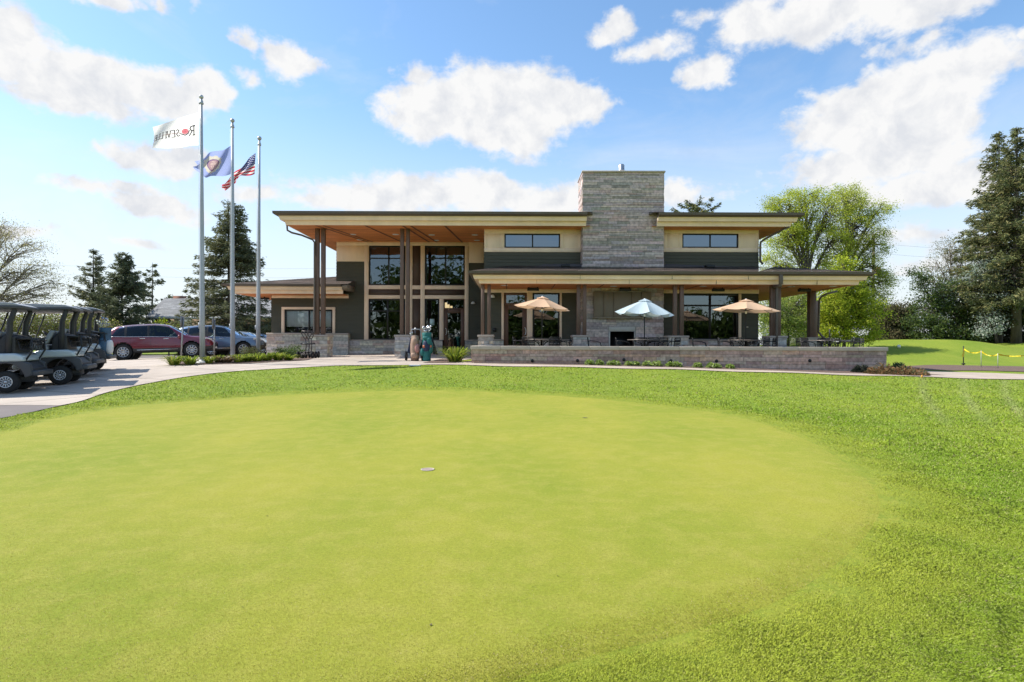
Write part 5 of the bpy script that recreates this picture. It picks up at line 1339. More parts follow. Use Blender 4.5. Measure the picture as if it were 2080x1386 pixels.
# tape barrier
stk = M('stake_green', (.03, .04, .02), .7, 0, .2, 6); yel = M('tape_yellow', (.75, .60, .03), .5, 0, .08, 6); rodm = M('thin_rod', (.42, .45, .43), .6)
b = P(1957, 743, 27.3); b.z = hz(b.x, b.y)
o = thing('stake', 'dark green stake holding the end of the yellow tape in the mulch', 'stake', b, 'stakes carrying the yellow tape')
mb = MB(); mb.tube([b - Vector((0, 0, .1)), b + Vector((0, 0, .92))], .024, 6); mb.box(b.x - .05, b.x + .05, b.y - .05, b.y + .05, b.z + .05, b.z + .12); mb.build('stake_shaft', stk, o)
tops = [b + Vector((0, -.03, .78))]
for u, v0, v1, Y, lb in ((1993, 757, 714, 25.4, 'first thin pale rod right of the dark green stake'), (2027, 760, 720, 24.8, 'second thin pale rod right of the dark green stake'), (2110, 764, 716, 24.2, 'thin pale rod at the right edge carrying the yellow tape')):
    q = P(u, v0, Y); q.z = hz(q.x, q.y); t = P(u, v1, Y)
    oo = thing('stake', lb, 'stake', q, 'stakes carrying the yellow tape'); mb = MB(); mb.tube([q, t + Vector((0, 0, .04))], .012, 5); mb.build('stake_shaft', rodm, oo); tops.append(t)
mb = MB()
for a, c in zip(tops[:-1], tops[1:]):
    n = 14; prev = None
    for i in range(n + 1):
        s = i / n; p = a.lerp(c, s) - Vector((0, 0, .12 * 4 * s * (1 - s))); tw = .022 + .010 * math.sin(i * 1.9)
        e = (p + Vector((0, -.03 * math.sin(i * .8), tw)), p + Vector((0, .03 * math.sin(i * .8), -tw)))
        if prev: mb.quad(prev[0], e[0], e[1], prev[1])
        prev = e
a = tops[0]; mb.quad(a + Vector((-.02, -.03, .02)), a + Vector((.02, -.04, .02)), a + Vector((-.05, -.05, -.38)), a + Vector((-.14, -.04, -.36))); mb.quad(a + Vector((-.0, -.035, .02)), a + Vector((.02, -.03, .0)), a + Vector((-.03, -.06, -.28)), a + Vector((-.1, -.05, -.28)))
tag(mb.build('caution_tape', yel), 'yellow caution tape strung between the stakes by the path', 'tape')
# cup in the green
b = P(869.5, 957.5, CH * F / (957.5 + ROLL * 170 - HV)); b.z = hz(b.x, b.y) + .016
o = thing('golf_hole', 'white lined hole cut in the putting green', 'golf hole', b)
mb = MB(); mb.lathe([(.056, .001), (.062, .003), (.056, .004), (.054, .0), (.053, -.012)], b, 32); mb.build('cup_rim', M('cup_rim_dull', (.58, .52, .43), .8), o)
mb = MB(); mb.lathe([(0, .0012), (.0535, .0012)], b, 28); mb.build('cup_bottom', M('cup_shade', (.32, .24, .20), .9), o)
p = P(1189, 850.5, CH * F / (850.5 - ROLL * 149 - HV)); p.z = hz(p.x, p.y) + .016
mb = MB(); mb.lathe([(0, .002), (.04, .002)], p, 20); tag(mb.build('golf_hole', M('dark_hole', (.10, .085, .04), 1.)), 'dark hole near the far edge of the putting green', 'golf hole')
p = P(843, 744.5, 18.9); p.z = hz(p.x, p.y) + .03
mb = MB(); mb.box(p.x - .18, p.x + .18, p.y - .12, p.y + .12, p.z - .02, p.z + .02); tag(mb.build('sprinkler_lid', white_m, bevel=.015), 'small white lid lying in the grass before the bags', 'lid')
p = P(1826, 698, 34.); p.z = hz(p.x, p.y); mb = MB(); mb.lathe([(0, 0), (.07, .01), (.09, .10), (.07, .19), (0, .22)], p, 12); tag(mb.build('tee_marker', white_m, smooth=True), 'small white tee marker on the edge of the mound', 'marker')
p = P(1873, 771, 18.0); p.z = hz(p.x, p.y); mb = MB(); mb.tube([p, p + Vector((0, 0, .09))], .02, 6); tag(mb.build('marker_flag', M('orange_marker', (.8, .35, .03), .6)), 'tiny orange marker in the grass before the juniper', 'marker')

# ------------------------------------------------------------------ neighbour house beyond the car park
hs = thing('house', 'small tan house with a grey hipped roof beyond the parked cars', 'house', (-28, 46, .2))
YH = 45.0; hx0, hx1 = fx(296, YH), fx(600, YH); ze = fz(643, YH, 340); zr = fz(606.5, YH + 2.2, 340); zb = fz(698, YH, 340)
mb = MB(); mb.box(hx0 + .3, hx1 - .6, YH + .7, YH + 6.5, zb - .5, ze); mb.build('wall', M('tan_brick', (.30, .225, .165), .9, 0, .12, 6), hs)
mb = MB(); g = (.33, .32, .31)
shingle_plane(mb, (hx0, YH, ze), (hx1, YH, ze), (hx1, YH + 2.2, zr), (hx0 + .1, YH + 2.2, zr), 20, 70)
for f in range(len(mb.c)): mb.c[f] = tuple((q * 1.5 + .12) for q in (mb.c[f][1],) * 3)
mb.quad((hx1, YH + 7, ze), (hx0, YH + 7, ze), (hx0 + .1, YH + 2.2, zr), (hx1, YH + 2.2, zr), g); mb.poly([(hx0 + .05, YH, ze), (hx0 + .12, YH + 2.2, zr), (hx0 + .05, YH + 7, ze)], g)
rf = mb.build('roof', shingle_m, hs)
mb = MB(); mb.box(hx0, hx1, YH - .04, YH, ze - .18, ze - .0); mb.box(hx0 + .02, hx1 - .02, YH, YH + .7, ze - .19, ze - .17); mb.build('gutter', M('house_white', (.62, .62, .60), .6), hs)
mb = MB(); c = P(365, 606, YH + 2.6); mb.box(c.x - .38, c.x + .38, c.y - .3, c.y + .3, zr - .5, zr + .22); mb.build('chimney', M('red_brick', (.26, .13, .09), .9, 0, .2, 8), rf)
for u0, u1, v0, v1 in ((310, 328, 648, 690), (357, 388, 646, 690)):
    mb = MB(); y = YH + .66; x0, x1 = fx(u0, y), fx(u1, y); z1, z0 = fz(v0, y, 340), fz(v1, y, 340); zm = (z0 + z1) / 2 - .1
    for q in ((x0 - .1, x1 + .1, z1, z1 + .12), (x0 - .1, x1 + .1, z0 - .1, z0), (x0 - .1, x0, z0, z1), (x1, x1 + .1, z0, z1), (x0, x1, zm - .04, zm + .04)): mb.box(q[0], q[1], y - .05, y + .03, q[2], q[3])
    w = mb.build('window', MATS['house_white'], hs); mb = MB(); mb.quad((x0, y, z0), (x1, y, z0), (x1, y, z1), (x0, y, z1)); mb.build('pane', glass_mat('house_glass', (.15, .2, .2), .2), w)
# far shed glimpsed past the patio
o = thing('shed', 'pale grey roofed outbuilding glimpsed between the patio posts', 'shed', (24, 50, .2))
mb = MB(); mb.box(23.2, 27, 50, 54, .2, 3.3); mb.build('wall', M('shed_wall', (.40, .40, .41), .8), o); mb = MB(); mb.prism([(49.6, 3.3), (54.4, 3.3), (52, 4.6)], 23, 27.2, axis='x'); mb.build('roof', M('shed_roof', (.30, .31, .34), .7), o)
# power line
o = thing('utility_pole', 'weathered wooden utility pole rising behind the big trees', 'utility pole', (37, 60, .2)); wood = M('pole_wood', (.20, .15, .11), .9, 0, .2, 4)
mb = MB(); mb.tube([(37.1, 60, .2), (37.2, 60, 12.6)], [.17, .12], 10); mb.build('pole', wood, o)
mb = MB(); mb.box(36.1, 38.3, 59.85, 59.97, 11.4, 11.55); mb.build('crossarm', wood, o)
mb = MB(); mb.lathe([(0, 0), (.25, 0), (.25, .8), (0, .85)], (37.5, 59.75, 8.3), 14); mb.build('transformer', M('rust', (.34, .16, .09), .8, 0, .2, 5), o)
mb = MB()
for dz, x1 in ((11.6, 0), (10.6, 0), (8.0, 0)):
    mb.tube([Vector((37.2, 60, dz)).lerp(Vector((95, 66, dz + 1)), s) - Vector((0, 0, 4.4 * s * (1 - s))) for s in np.linspace(0, 1, 14)], .009, 4); mb.tube([Vector((37.2, 60, dz)).lerp(Vector((-60, 66, dz - 1.5)), s) - Vector((0, 0, 6 * s * (1 - s))) for s in np.linspace(0, 1, 18)], .009, 4)
mb.build('wires', M('wire_grey', (.2, .2, .2), .6), o)
# ------------------------------------------------------------------ trees and plants
leaf_m = MC('leaves', .6, .2, trans=.45, var=0, up=.22)
needle_m = MC('needles', .75, .15, trans=.28, var=0, up=.6)
petal_m = MC('petals', .7, .2, trans=.35, var=0, up=.5)
bark_m = M('bark', (.105, .085, .07), .95, 0, .35, 6, 1., 25, stretch=(1, 1, .25))
bark_l = M('bark_grey', (.27, .23, .19), .95, 0, .3, 6, 1., 25, stretch=(1, 1, .25))

def leaf_quads(cen, ln, wd, cols, rg, dirs=None, flat=.0):
    """small folded rhombs with random or given pointing"""
    n = len(cen)
    if dirs is None:
        d = rg.normal(size=(n, 3)); d[:, 2] *= (1 - flat)
    else: d = dirs + rg.normal(size=(n, 3)) * .35
    d /= np.linalg.norm(d, axis=1)[:, None] + 1e-9
    w = np.cross(d, rg.normal(size=(n, 3))); w /= np.linalg.norm(w, axis=1)[:, None] + 1e-9
    ln = np.broadcast_to(ln, (n,))[:, None]; wd = np.broadcast_to(wd, (n,))[:, None]
    V = np.stack([cen - d * ln * .5, cen + w * wd * .5, cen + d * ln * .5, cen - w * wd * .5], 1).reshape(-1, 3)
    Q = np.arange(4 * n).reshape(n, 4)
    return V, Q, cols
def pick(pal, n, rg, j=.2):
    pal = np.array(pal); c = pal[rg.integers(0, len(pal), n)]; return c * (1 + rg.uniform(-j, j, (n, 1)))
def bez(a, b, c, n):
    t = np.linspace(0, 1, n)[:, None]; return (1 - t) ** 2 * np.array(a) + 2 * t * (1 - t) * np.array(b) + t ** 2 * np.array(c)

def leafy(name, lab, cat, base, trunk_top, lobes, nclus, nleaf, ls, pal, seed, r0=.2, sig=.32, group=None, mat=None, bark=None, twig=True, extra=None, flat=.2, shell=.55):
    rg = np.random.default_rng(seed); base = np.array(base, float); tt = np.array(trunk_top, float)
    o = thing(name, lab, cat, base, group)
    tb = MB(); mid = (base + tt) / 2 + rg.normal(size=3) * np.array([.12, .12, 0]) * (tt[2] - base[2]) * .2
    tp = bez(base, mid, tt, 7); tb.tube(tp, list(np.linspace(r0 * 1.15, r0 * .62, 7)), 10)
    C_, L_ = [], []
    vol = np.array([l[1][0] * l[1][1] * l[1][2] for l in lobes]) ** .75; vol = vol / vol.sum()
    for (lc, lr), f in zip(lobes, vol):
        lc = np.array(lc, float); lr = np.array(lr, float)
        st = tp[int(rg.integers(4, 7))]; dz = max(.3, lc[2] - st[2]); ctl = np.array([st[0] * .6 + lc[0] * .4, st[1] * .6 + lc[1] * .4, st[2] + dz * .75]) + rg.normal(size=3) * .2
        limb = bez(st, ctl, lc + np.array([0, 0, lr[2] * .3]), 9); tb.tube(limb, list(np.linspace(r0 * .5, r0 * .10, 9)), 7, cap=False)
        k = max(4, int(nclus * f)); d = rg.normal(size=(k, 3)); d /= np.linalg.norm(d, axis=1)[:, None]; rad = shell + (1 - shell) * rg.random(k) ** .6
        rad = np.where(rg.random(k) < .12, rad * 1.18, rad); cc = lc + d * rad[:, None] * lr
        for c in cc:
            if twig:
                s = limb[int(rg.integers(3, 9))]; m_ = (s + c) / 2 + rg.normal(size=3) * .15 + np.array([0, 0, .1]); tb.tube(bez(s, m_, c, 5), list(np.linspace(r0 * .13, .006, 5)), 5, cap=False)
            C_.append(c); 
    C_ = np.array(C_); n = len(C_) * nleaf
    tb.build('trunk', bark or bark_m, o, smooth=True)
    own = np.repeat(np.arange(len(C_)), nleaf); sg = sig * rg.uniform(.6, 1.3, len(C_)); cen = C_[own] + rg.normal(size=(n, 3)) * sg[own][:, None] * np.array([1, 1, .7])
    tone = rg.uniform(.78, 1.22, len(C_)); col = pick(pal, n, rg) * tone[own][:, None]
    mb = MB(); s = ls * rg.uniform(.6, 1.35, n); mb.add_arrays(*leaf_quads(cen, s, s * .62, col, rg, flat=flat)); mb.build('crown', mat or leaf_m, o)
    if extra:
        pal2, frac, nm, m2, s2, zmin = extra; idx = rg.random(len(C_)) < frac; idx &= C_[:, 2] > zmin; C2 = C_[idx]; n2 = len(C2) * int(nleaf * .8); ow = np.repeat(np.arange(len(C2)), int(nleaf * .8)); cen = C2[ow] + rg.normal(size=(n2, 3)) * sig * .9
        mb = MB(); s = s2 * rg.uniform(.6, 1.3, n2); mb.add_arrays(*leaf_quads(cen, s, s * .8, pick(pal2, n2, rg), rg)); mb.build(nm, m2, o)
    return o

def conifer(name, lab, base, h, rad, seed, pal, whorls=34, per=7, dens=16, start=.06, droop=.28, up=.22, ln=.30, lean=(0, 0), tops=1, group=None, ragged=.22, expo=.8, trunk_r=None, gap=0., pend=.5):
    rg = np.random.default_rng(seed); base = np.array(base, float); o = thing(name, lab, 'tree', base, group)
    tb = MB(); top = base + np.array([lean[0], lean[1], h]); tr = trunk_r or h * .017
    tb.tube([base, base * .6 + top * .4, top], [tr, tr * .68, .015], 9)
    Cn, Dr = [], []
    spine = [(base, top, start, 1.)]
    if tops > 1:
        b2 = base * .45 + top * .55; t2 = top + np.array([h * .055, .2, -h * .03]); tb.tube([b2, (b2 + t2) / 2 + np.array([h * .025, 0, 0]), t2], [tr * .5, tr * .3, .012], 7); spine.append((b2, t2, .1, .55))
    for b, t, st, rs in spine:
        hh = t[2] - b[2]; W = int(whorls * (1 if rs == 1 else .5))
        for i in range(W):
            f = st + (1 - st) * ((i + rg.uniform(-.3, .3)) / W); f = min(max(f, st), .985)
            p = b + (t - b) * f; prof = (1 - (f - st) / (1 - st)) ** expo if rs == 1 else (1 - f) ** .9
            if rs == 1 and f < st + .12: prof *= .80 + 1.6 * (f - st)
            for k in range(max(3, int(per * (.55 + .45 * prof)))):
                if rg.random() < gap: continue
                az = rg.uniform(0, 2 * math.pi); L = rad * rs * prof * rg.uniform(1 - ragged * 1.6, 1 + ragged) + .12
                dr = np.array([math.cos(az), math.sin(az), 0]); e = p + dr * L + np.array([0, 0, L * (up - droop * (1 - f) * 1.5)]); m_ = p + dr * L * .55 + np.array([0, 0, -L * droop * .55 * (1 - f)])
                br = bez(p, m_, e, 5); tb.tube(br, list(np.linspace(max(.012, tr * .22 * prof + .008), .005, 5)), 4, cap=False)
                n = max(5, int(L * dens)); s = rg.random(n) ** .75; s = .12 + .88 * s
                pts = (1 - s)[:, None] ** 2 * p + 2 * (s * (1 - s))[:, None] * m_ + (s ** 2)[:, None] * e
                side = np.cross(dr, [0, 0, 1]); sd = rg.choice([-1, 1], n)[:, None] * side * rg.uniform(.25, 1., (n, 1)); sp = .12 + .16 * L * (1 - s * .7)
                q = pts + sd * sp[:, None] * rg.random((n, 1)) + np.array([0, 0, -1]) * (rg.random((n, 1)) ** 1.5) * pend * .35 * min(1, L)
                Cn.append(q); Dr.append(dr[None] * .8 + sd * .7 + np.array([0, 0, -.25 - .5 * pend]) * rg.random((n, 1)) + np.array([0, 0, .12]))
    Cn = np.concatenate(Cn); Dr = np.concatenate(Dr); n = len(Cn); tb.build('trunk', bark_m, o, smooth=True)
    # each spray: three narrow blades
    k = 4; cen = np.repeat(Cn, k, 0) + rg.normal(size=(n * k, 3)) * .07; d = np.repeat(Dr, k, 0); l = ln * rg.uniform(.55, 1.3, n * k)
    mb = MB(); mb.add_arrays(*leaf_quads(cen, l, l * .24, np.repeat(pick(pal, n, rg, .28), k, 0), rg, dirs=d)); mb.build('crown', needle_m, o)
    return o
SP = [(.165, .175, .085), (.125, .145, .075), (.20, .205, .09), (.24, .225, .10), (.14, .155, .08)]
SPW = [(.14, .16, .06), (.18, .185, .07), (.11, .13, .055), (.225, .205, .085), (.09, .115, .05)]
def G(u, v, Y):
    p = P(u, v, Y); return (p.x, p.y, hz(p.x, p.y))
conifer('spruce_tree', 'large dark spruce with a forked top behind the flagpoles', G(468, 690, 39.5), 10.6, 3.7, 1, SP, whorls=40, per=10, dens=16, start=.03, tops=2, ln=.24, lean=(-.2, 0), expo=.84, gap=.05, ragged=.24)
conifer('cedar_tree', 'ragged dark cedar farthest left of the three evergreens', G(189, 690, 45), 8.2, 2.3, 2, [(.20, .21, .12), (.16, .175, .10), (.24, .24, .14)], whorls=36, per=8, dens=15, droop=.0, up=.22, ragged=.38, gap=.12, expo=.85, group='evergreens beyond the carts', ln=.28)
conifer('cedar_tree', 'fuller dark cedar between the left cedar and the tan house', G(247, 690, 44), 7.8, 2.4, 3, [(.15, .17, .09), (.125, .15, .08), (.19, .20, .11)], whorls=38, per=8, dens=15, droop=.0, up=.22, ragged=.38, gap=.10, expo=.75, tops=2, group='evergreens beyond the carts', ln=.28)
conifer('pine_tree', 'open topped pine rising behind the tan house', G(309, 692, 56), 8.6, 2.4, 4, [(.15, .16, .085), (.12, .135, .07), (.17, .18, .10)], whorls=20, per=6, dens=16, droop=.1, up=.25, ragged=.35, gap=.18, expo=.6, group='evergreens beyond the carts', ln=.36)
for u, v, lb in ((350, 597, 'small round topped evergreen left of the brick chimney'), (370, 598, 'thin tip of an evergreen right of the brick chimney'), (382, 600, 'small rounded evergreen near the flagpole behind the tan roof')):
    Y = 72; b = G(u, 690, Y); conifer('evergreen_tree', lb, b, fz(v, Y, u) - b[2], 1.0 if u != 370 else .6, u, SP, whorls=16, per=7, dens=9, droop=.0, up=.5, expo=.45, ln=.4, group='evergreen tips behind the tan house')
conifer('pine_tree', 'flat topped pine showing only its tips above the clubhouse roof', G(1416, 690, 56), fz(411, 56, 1416) - .2, 3.0, 9, SPW, whorls=22, per=7, dens=14, start=.4, droop=.0, up=.35, ragged=.35, expo=.30, ln=.36, tops=2)
conifer('spruce_tree', 'tall spruce with its tip left of the taller one at the right edge', G(2028, 690, 41), fz(266, 41, 2028) - hz(34, 41), 3.5, 10, SPW, whorls=54, per=9, dens=17, start=.12, droop=.34, up=.22, ln=.26, group='tall spruces on the right', gap=.08, pend=.9, expo=.80, ragged=.3)
conifer('spruce_tree', 'tallest spruce at the right edge with a bare lower trunk', G(2064, 690, 38.5), fz(258, 38.5, 2064) - hz(33, 38), 3.4, 12, SPW, whorls=54, per=9, dens=17, start=.2, droop=.34, up=.22, ln=.26, group='tall spruces on the right', trunk_r=.30, gap=.08, pend=.9, expo=.80, ragged=.3)

YG = [(.44, .49, .05), (.53, .56, .065), (.35, .42, .042), (.56, .58, .085), (.25, .33, .035)]
LG = [(.37, .44, .03), (.46, .50, .04), (.29, .38, .025), (.52, .54, .06), (.20, .28, .02)]
DG = [(.085, .13, .03), (.11, .16, .036), (.06, .10, .026), (.14, .18, .042)]
def lob(Y, specs):
    return [((lambda p: (p.x, p.y + dy, p.z))(P(u, v, Y)), (ru * Y / F, ry, rv * Y / F)) for u, v, ru, rv, dy, ry in specs]
Y = 47
b = G(1648, 690, Y)
leafy('deciduous_tree', 'big pale green tree rising behind the right end of the clubhouse roof', 'tree', b, P(1640, 560, Y), lob(Y, [(1600, 425, 42, 34, 0, 1.7), (1640, 405, 46, 28, .5, 1.8), (1685, 430, 34, 36, -.4, 1.5), (1590, 480, 40, 36, 0, 1.6), (1640, 480, 50, 42, .6, 2.0), (1690, 500, 36, 42, 0, 1.6), (1575, 545, 34, 34, 0, 1.5), (1625, 560, 46, 40, .5, 1.8), (1680, 570, 40, 38, 0, 1.6), (1590, 630, 40, 44, 0, 1.6), (1640, 640, 46, 44, .6, 1.8), (1572, 420, 18, 16, 0, .8)]), 560, 120, .10, YG, 21, r0=.30, sig=.30, group='big pale green trees')
b = G(1722, 690, 49)
leafy('deciduous_tree', 'taller airy pale green tree nearest the utility pole', 'tree', b, P(1708, 545, 49), lob(49, [(1715, 405, 42, 28, 0, 1.8), (1755, 425, 36, 30, .4, 1.5), (1787, 430, 22, 22, 0, 1.0), (1735, 470, 46, 38, 0, 1.9), (1775, 495, 26, 34, 0, 1.2), (1715, 520, 36, 34, .5, 1.6), (1765, 545, 32, 34, 0, 1.4), (1735, 570, 40, 34, .5, 1.7), (1785, 585, 28, 26, 0, 1.2), (1715, 625, 40, 40, 0, 1.6), (1770, 620, 30, 30, 0, 1.3), (1800, 575, 16, 16, 0, .7)]), 520, 96, .10, [(.39, .44, .06), (.45, .50, .07), (.30, .37, .055), (.50, .53, .095)], 22, r0=.28, sig=.30, group='big pale green trees')
b = G(1715, 690, 34)
leafy('maple_tree', 'bright lime green young maple behind the right end of the patio', 'tree', b, P(1712, 630, 34), lob(34, [(1712, 545, 12, 34, 0, .5), (1700, 590, 32, 30, 0, 1.1), (1735, 585, 30, 30, .2, 1.0), (1685, 625, 30, 30, 0, 1.1), (1720, 630, 42, 34, .3, 1.4), (1760, 630, 30, 34, 0, 1.1), (1700, 668, 36, 26, 0, 1.2), (1745, 670, 38, 26, 0, 1.2), (1680, 660, 22, 26, 0, .8), (1692, 548, 6, 16, 0, .3), (1730, 548, 7, 20, 0, .3)]), 420, 80, .10, LG, 23, r0=.09, sig=.21)
b = G(1600, 690, 44)
leafy('deciduous_tree', 'low light green tree seen between the posts of the patio', 'tree', b, P(1600, 650, 44), lob(44, [(1560, 620, 30, 30, 0, 1.2), (1600, 640, 36, 34, 0, 1.4), (1630, 615, 26, 30, 0, 1.1), (1570, 670, 34, 26, 0, 1.2), (1620, 672, 36, 24, 0, 1.2)]), 170, 66, .13, [(.28, .35, .07), (.21, .29, .05), (.35, .39, .13)], 24, r0=.12, sig=.32)
# left: nearly bare spring tree with spreading limbs
b = G(-30, 690, 40)
leafy('budding_tree', 'nearly bare spreading tree with yellowish buds at the left edge', 'tree', b, P(-25, 600, 40), lob(40, [(0, 470, 26, 34, 0, 2.4), (40, 500, 30, 24, .5, 2.2), (70, 545, 34, 20, 0, 2.0), (100, 575, 30, 16, .3, 1.6), (30, 560, 40, 24, 0, 2.2), (60, 600, 40, 16, 0, 2.0), (-40, 500, 50, 60, 0, 2.6), (10, 610, 40, 20, 0, 2.0), (100, 600, 22, 10, 0, 1.2), (-60, 580, 50, 40, 0, 2.2)]), 620, 22, .085, [(.44, .41, .16), (.38, .33, .15), (.50, .45, .21), (.30, .26, .14)], 25, r0=.17, sig=.38, bark=bark_l, shell=.2)
# brush behind the carts
BR = [((20, 660, 60, 30), 41), ((75, 650, 44, 34), 42), ((120, 662, 46, 30), 41), ((170, 655, 50, 34), 43), ((205, 670, 34, 22), 41), ((-40, 660, 60, 34), 42)]
for i, ((u, v, ru, rv), Y) in enumerate(BR):
    b = G(u, 690, Y); nm = ['behind the nearest golf cart', 'seen through the canopy of the second golf cart', 'between the carts and the left cedar', 'under the left cedar', 'between the farthest cart and the tan house', 'at the far left edge'][i]
    leafy('brush', f'yellow green spring brush {nm}', 'shrub', b, (b[0], b[1], b[2] + .8), lob(Y, [(u, v, ru, rv, 0, 1.6), (u + ru * .5, v + rv * .4, ru * .6, rv * .6, 0, 1.2), (u - ru * .5, v + rv * .3, ru * .6, rv * .7, 0, 1.2)]), 70, 46, .13, [(.33, .37, .07), (.25, .29, .07), (.36, .34, .13), (.27, .22, .13)], 40 + i, r0=.07, sig=.38, group='brush beyond the drive', shell=.2)
b = G(343, 690, 40)
leafy('bush', 'rounded lime green bush in front of the tan house', 'shrub', b, (b[0], b[1], b[2] + .5), lob(40, [(343, 672, 24, 22, 0, .8), (330, 684, 18, 18, 0, .6), (360, 682, 20, 18, 0, .7)]), 60, 60, .10, LG, 50, r0=.05, sig=.2, shell=.4)
# right: hedge, shrubs, blossom
for i, (u, v, w, t, lb, pal) in enumerate(((1798, 660, 26, 60, 'first brownish cedar of the hedge right of the maple', [(.11, .10, .045), (.085, .085, .04), (.14, .12, .055)]), (1828, 655, 26, 56, 'second brownish cedar of the hedge beside the dark shrub', [(.10, .095, .045), (.08, .08, .04), (.13, .115, .055)]), (2000, 660, 36, 60, 'dark hedge plant below the white blossom tree', [(.06, .06, .03), (.045, .05, .025), (.085, .07, .035)]), (2066, 655, 44, 62, 'dark hedge plant behind the trunk of the tallest spruce', [(.075, .065, .03), (.05, .05, .025), (.10, .085, .04)]))):
    Y = 43; b = G(u, 690, Y); leafy('cedar_hedge', lb, 'hedge', b, (b[0], b[1], b[2] + 1.6), lob(Y, [(u, v, w, t * .6, 0, 1.), (u, v + 25, w * 1.1, t * .5, 0, 1.1), (u, v + 36, w * 1.2, t * .4, -.2, 1.1), (u - w * .4, v - 20, w * .55, t * .4, 0, .8), (u + w * .5, v - 14, w * .55, t * .45, 0, .8)]), 200, 80, .12, pal, 60 + i, r0=.07, sig=.24, group='hedge along the course', shell=.25, mat=needle_m, flat=-.4)
b = G(1905, 690, 41)
leafy('shrub', 'large dark green shrub flecked with white blossom behind the mound', 'shrub', b, P(1905, 650, 41), lob(41, [(1880, 640, 40, 44, 0, 1.5), (1925, 640, 46, 46, .3, 1.6), (1965, 655, 34, 42, 0, 1.4), (1900, 590, 42, 34, 0, 1.4), (1950, 600, 40, 36, .3, 1.4), (1885, 675, 40, 24, -.4, 1.3), (1935, 678, 44, 24, -.4, 1.4), (1985, 672, 26, 30, 0, 1.1), (1900, 690, 60, 16, -.5, 1.2), (1960, 692, 60, 16, -.3, 1.2), (1862, 560, 18, 18, 0, .8), (1872, 660, 28, 40, 0, 1.0)]), 420, 72, .12, DG + [(.07, .12, .06)], 70, r0=.14, sig=.27, shell=.45, extra=([(.36, .40, .36), (.28, .34, .30), (.42, .45, .40)], .16, 'blossom', petal_m, .10, 2.6))
b = G(1945, 690, 43)
leafy('blossom_tree', 'greyish flowering tree with bare twigs above the dark shrub', 'tree', b, P(1940, 620, 43), lob(43, [(1900, 540, 22, 22, 0, .9), (1930, 505, 30, 26, 0, 1.1), (1960, 530, 30, 30, .3, 1.1), (1885, 565, 26, 20, 0, .9), (1990, 560, 30, 30, 0, 1.1), (1930, 570, 36, 26, 0, 1.2)]), 230, 26, .09, [(.34, .33, .22), (.26, .27, .15), (.40, .39, .30), (.22, .20, .13)], 71, r0=.13, sig=.26, bark=bark_l, shell=.3)
b = G(2025, 690, 39.5)
leafy('blossom_tree', 'white flowering crab tree in front of the tall spruces', 'tree', b, P(2020, 640, 39.5), lob(39.5, [(1995, 545, 20, 24, -.5, .8), (2020, 580, 30, 26, -.6, 1.0), (2000, 610, 28, 22, -.6, 1.0), (2035, 615, 26, 24, -.6, .9), (1965, 560, 20, 18, -.4, .7), (2005, 640, 24, 20, -.5, .8), (1970, 665, 30, 18, -1.4, .8)]), 150, 44, .11, [(.33, .38, .32), (.24, .31, .24), (.40, .43, .36), (.14, .2, .11)], 72, r0=.09, sig=.25, shell=.35, mat=petal_m)
# tree belt behind the photographer's back, mirrored in the windows
rg = np.random.default_rng(5); mb = MB(); cen = []; 
for i in range(44):
    cx = -64 + i * 3.0 + rg.uniform(-1, 1); hh = rg.uniform(15, 19) if cx < -7 else (rg.uniform(6.5, 8.5) if rg.random() < .75 else rg.uniform(9, 11)); cy = -52 + rg.uniform(-4, 4)
    mb.tube([(cx, cy, -.2), (cx, cy, hh * .7)], [.25, .1], 6)
    d = rg.normal(size=(900, 3)); d /= np.linalg.norm(d, axis=1)[:, None]; cen.append(np.array([cx, cy, hh * .5]) + d * rg.uniform(.3, 1, (900, 1)) * np.array([3.0, 3, hh * .52]))
cen.append(np.stack([rg.uniform(-70, 72, 9000), rg.uniform(-50, -46, 9000), rg.uniform(-.3, 4.8, 9000)], 1))
cen = np.concatenate(cen); mb.add_arrays(*leaf_quads(cen, rg.uniform(.4, 1.0, len(cen)), rg.uniform(.35, .8, len(cen)), pick(DG + [(.09, .12, .03)], len(cen), rg), rg))
for i in range(len(mb.c)): mb.c[i] = (.08, .06, .05)
tag(mb.build('treeline', leaf_m), 'belt of green trees on the far side of the putting green', 'trees', kind='stuff')

# ---- bed plants
def blades(name, lab, cat, b, n, h, spread, pal, seed, w=.018, group=None, arch=.5):
    rg = np.random.default_rng(seed); mb = MB(); Vs, Qs, Cs = [], [], []; b = np.array(b)
    for i in range(n):
        a = rg.uniform(0, 6.283); r = spread * .3 * math.sqrt(rg.random()); p = b + np.array([math.cos(a) * r, math.sin(a) * r, 0]); d = np.array([math.cos(a), math.sin(a), 0]); s = np.array([-d[1], d[0], 0]); L = h * rg.uniform(.45, 1.15); o_ = spread * rg.uniform(.05, 1.15) * arch
        pts = [p, p + d * o_ * .35 + np.array([0, 0, L * .6]), p + d * o_ * .8 + np.array([0, 0, L * .92]), p + d * o_ * 1.35 + np.array([0, 0, L * rg.uniform(.45, 1.0)])]
        c = np.array(pal[int(rg.integers(len(pal)))]) * rg.uniform(.8, 1.2)
        for k in range(3):
            w0, w1 = w * (1, 1, .7, .1)[k], w * (1, 1, .7, .1)[k + 1]; mb.quad(pts[k] - s * w0, pts[k] + s * w0, pts[k + 1] + s * w1, pts[k + 1] - s * w1, tuple(c))
    return tag(mb.build(name, leaf_m), lab, cat, group)
DL = [(.22, .29, .025), (.28, .34, .035), (.15, .22, .02), (.36, .38, .07), (.10, .15, .02)]
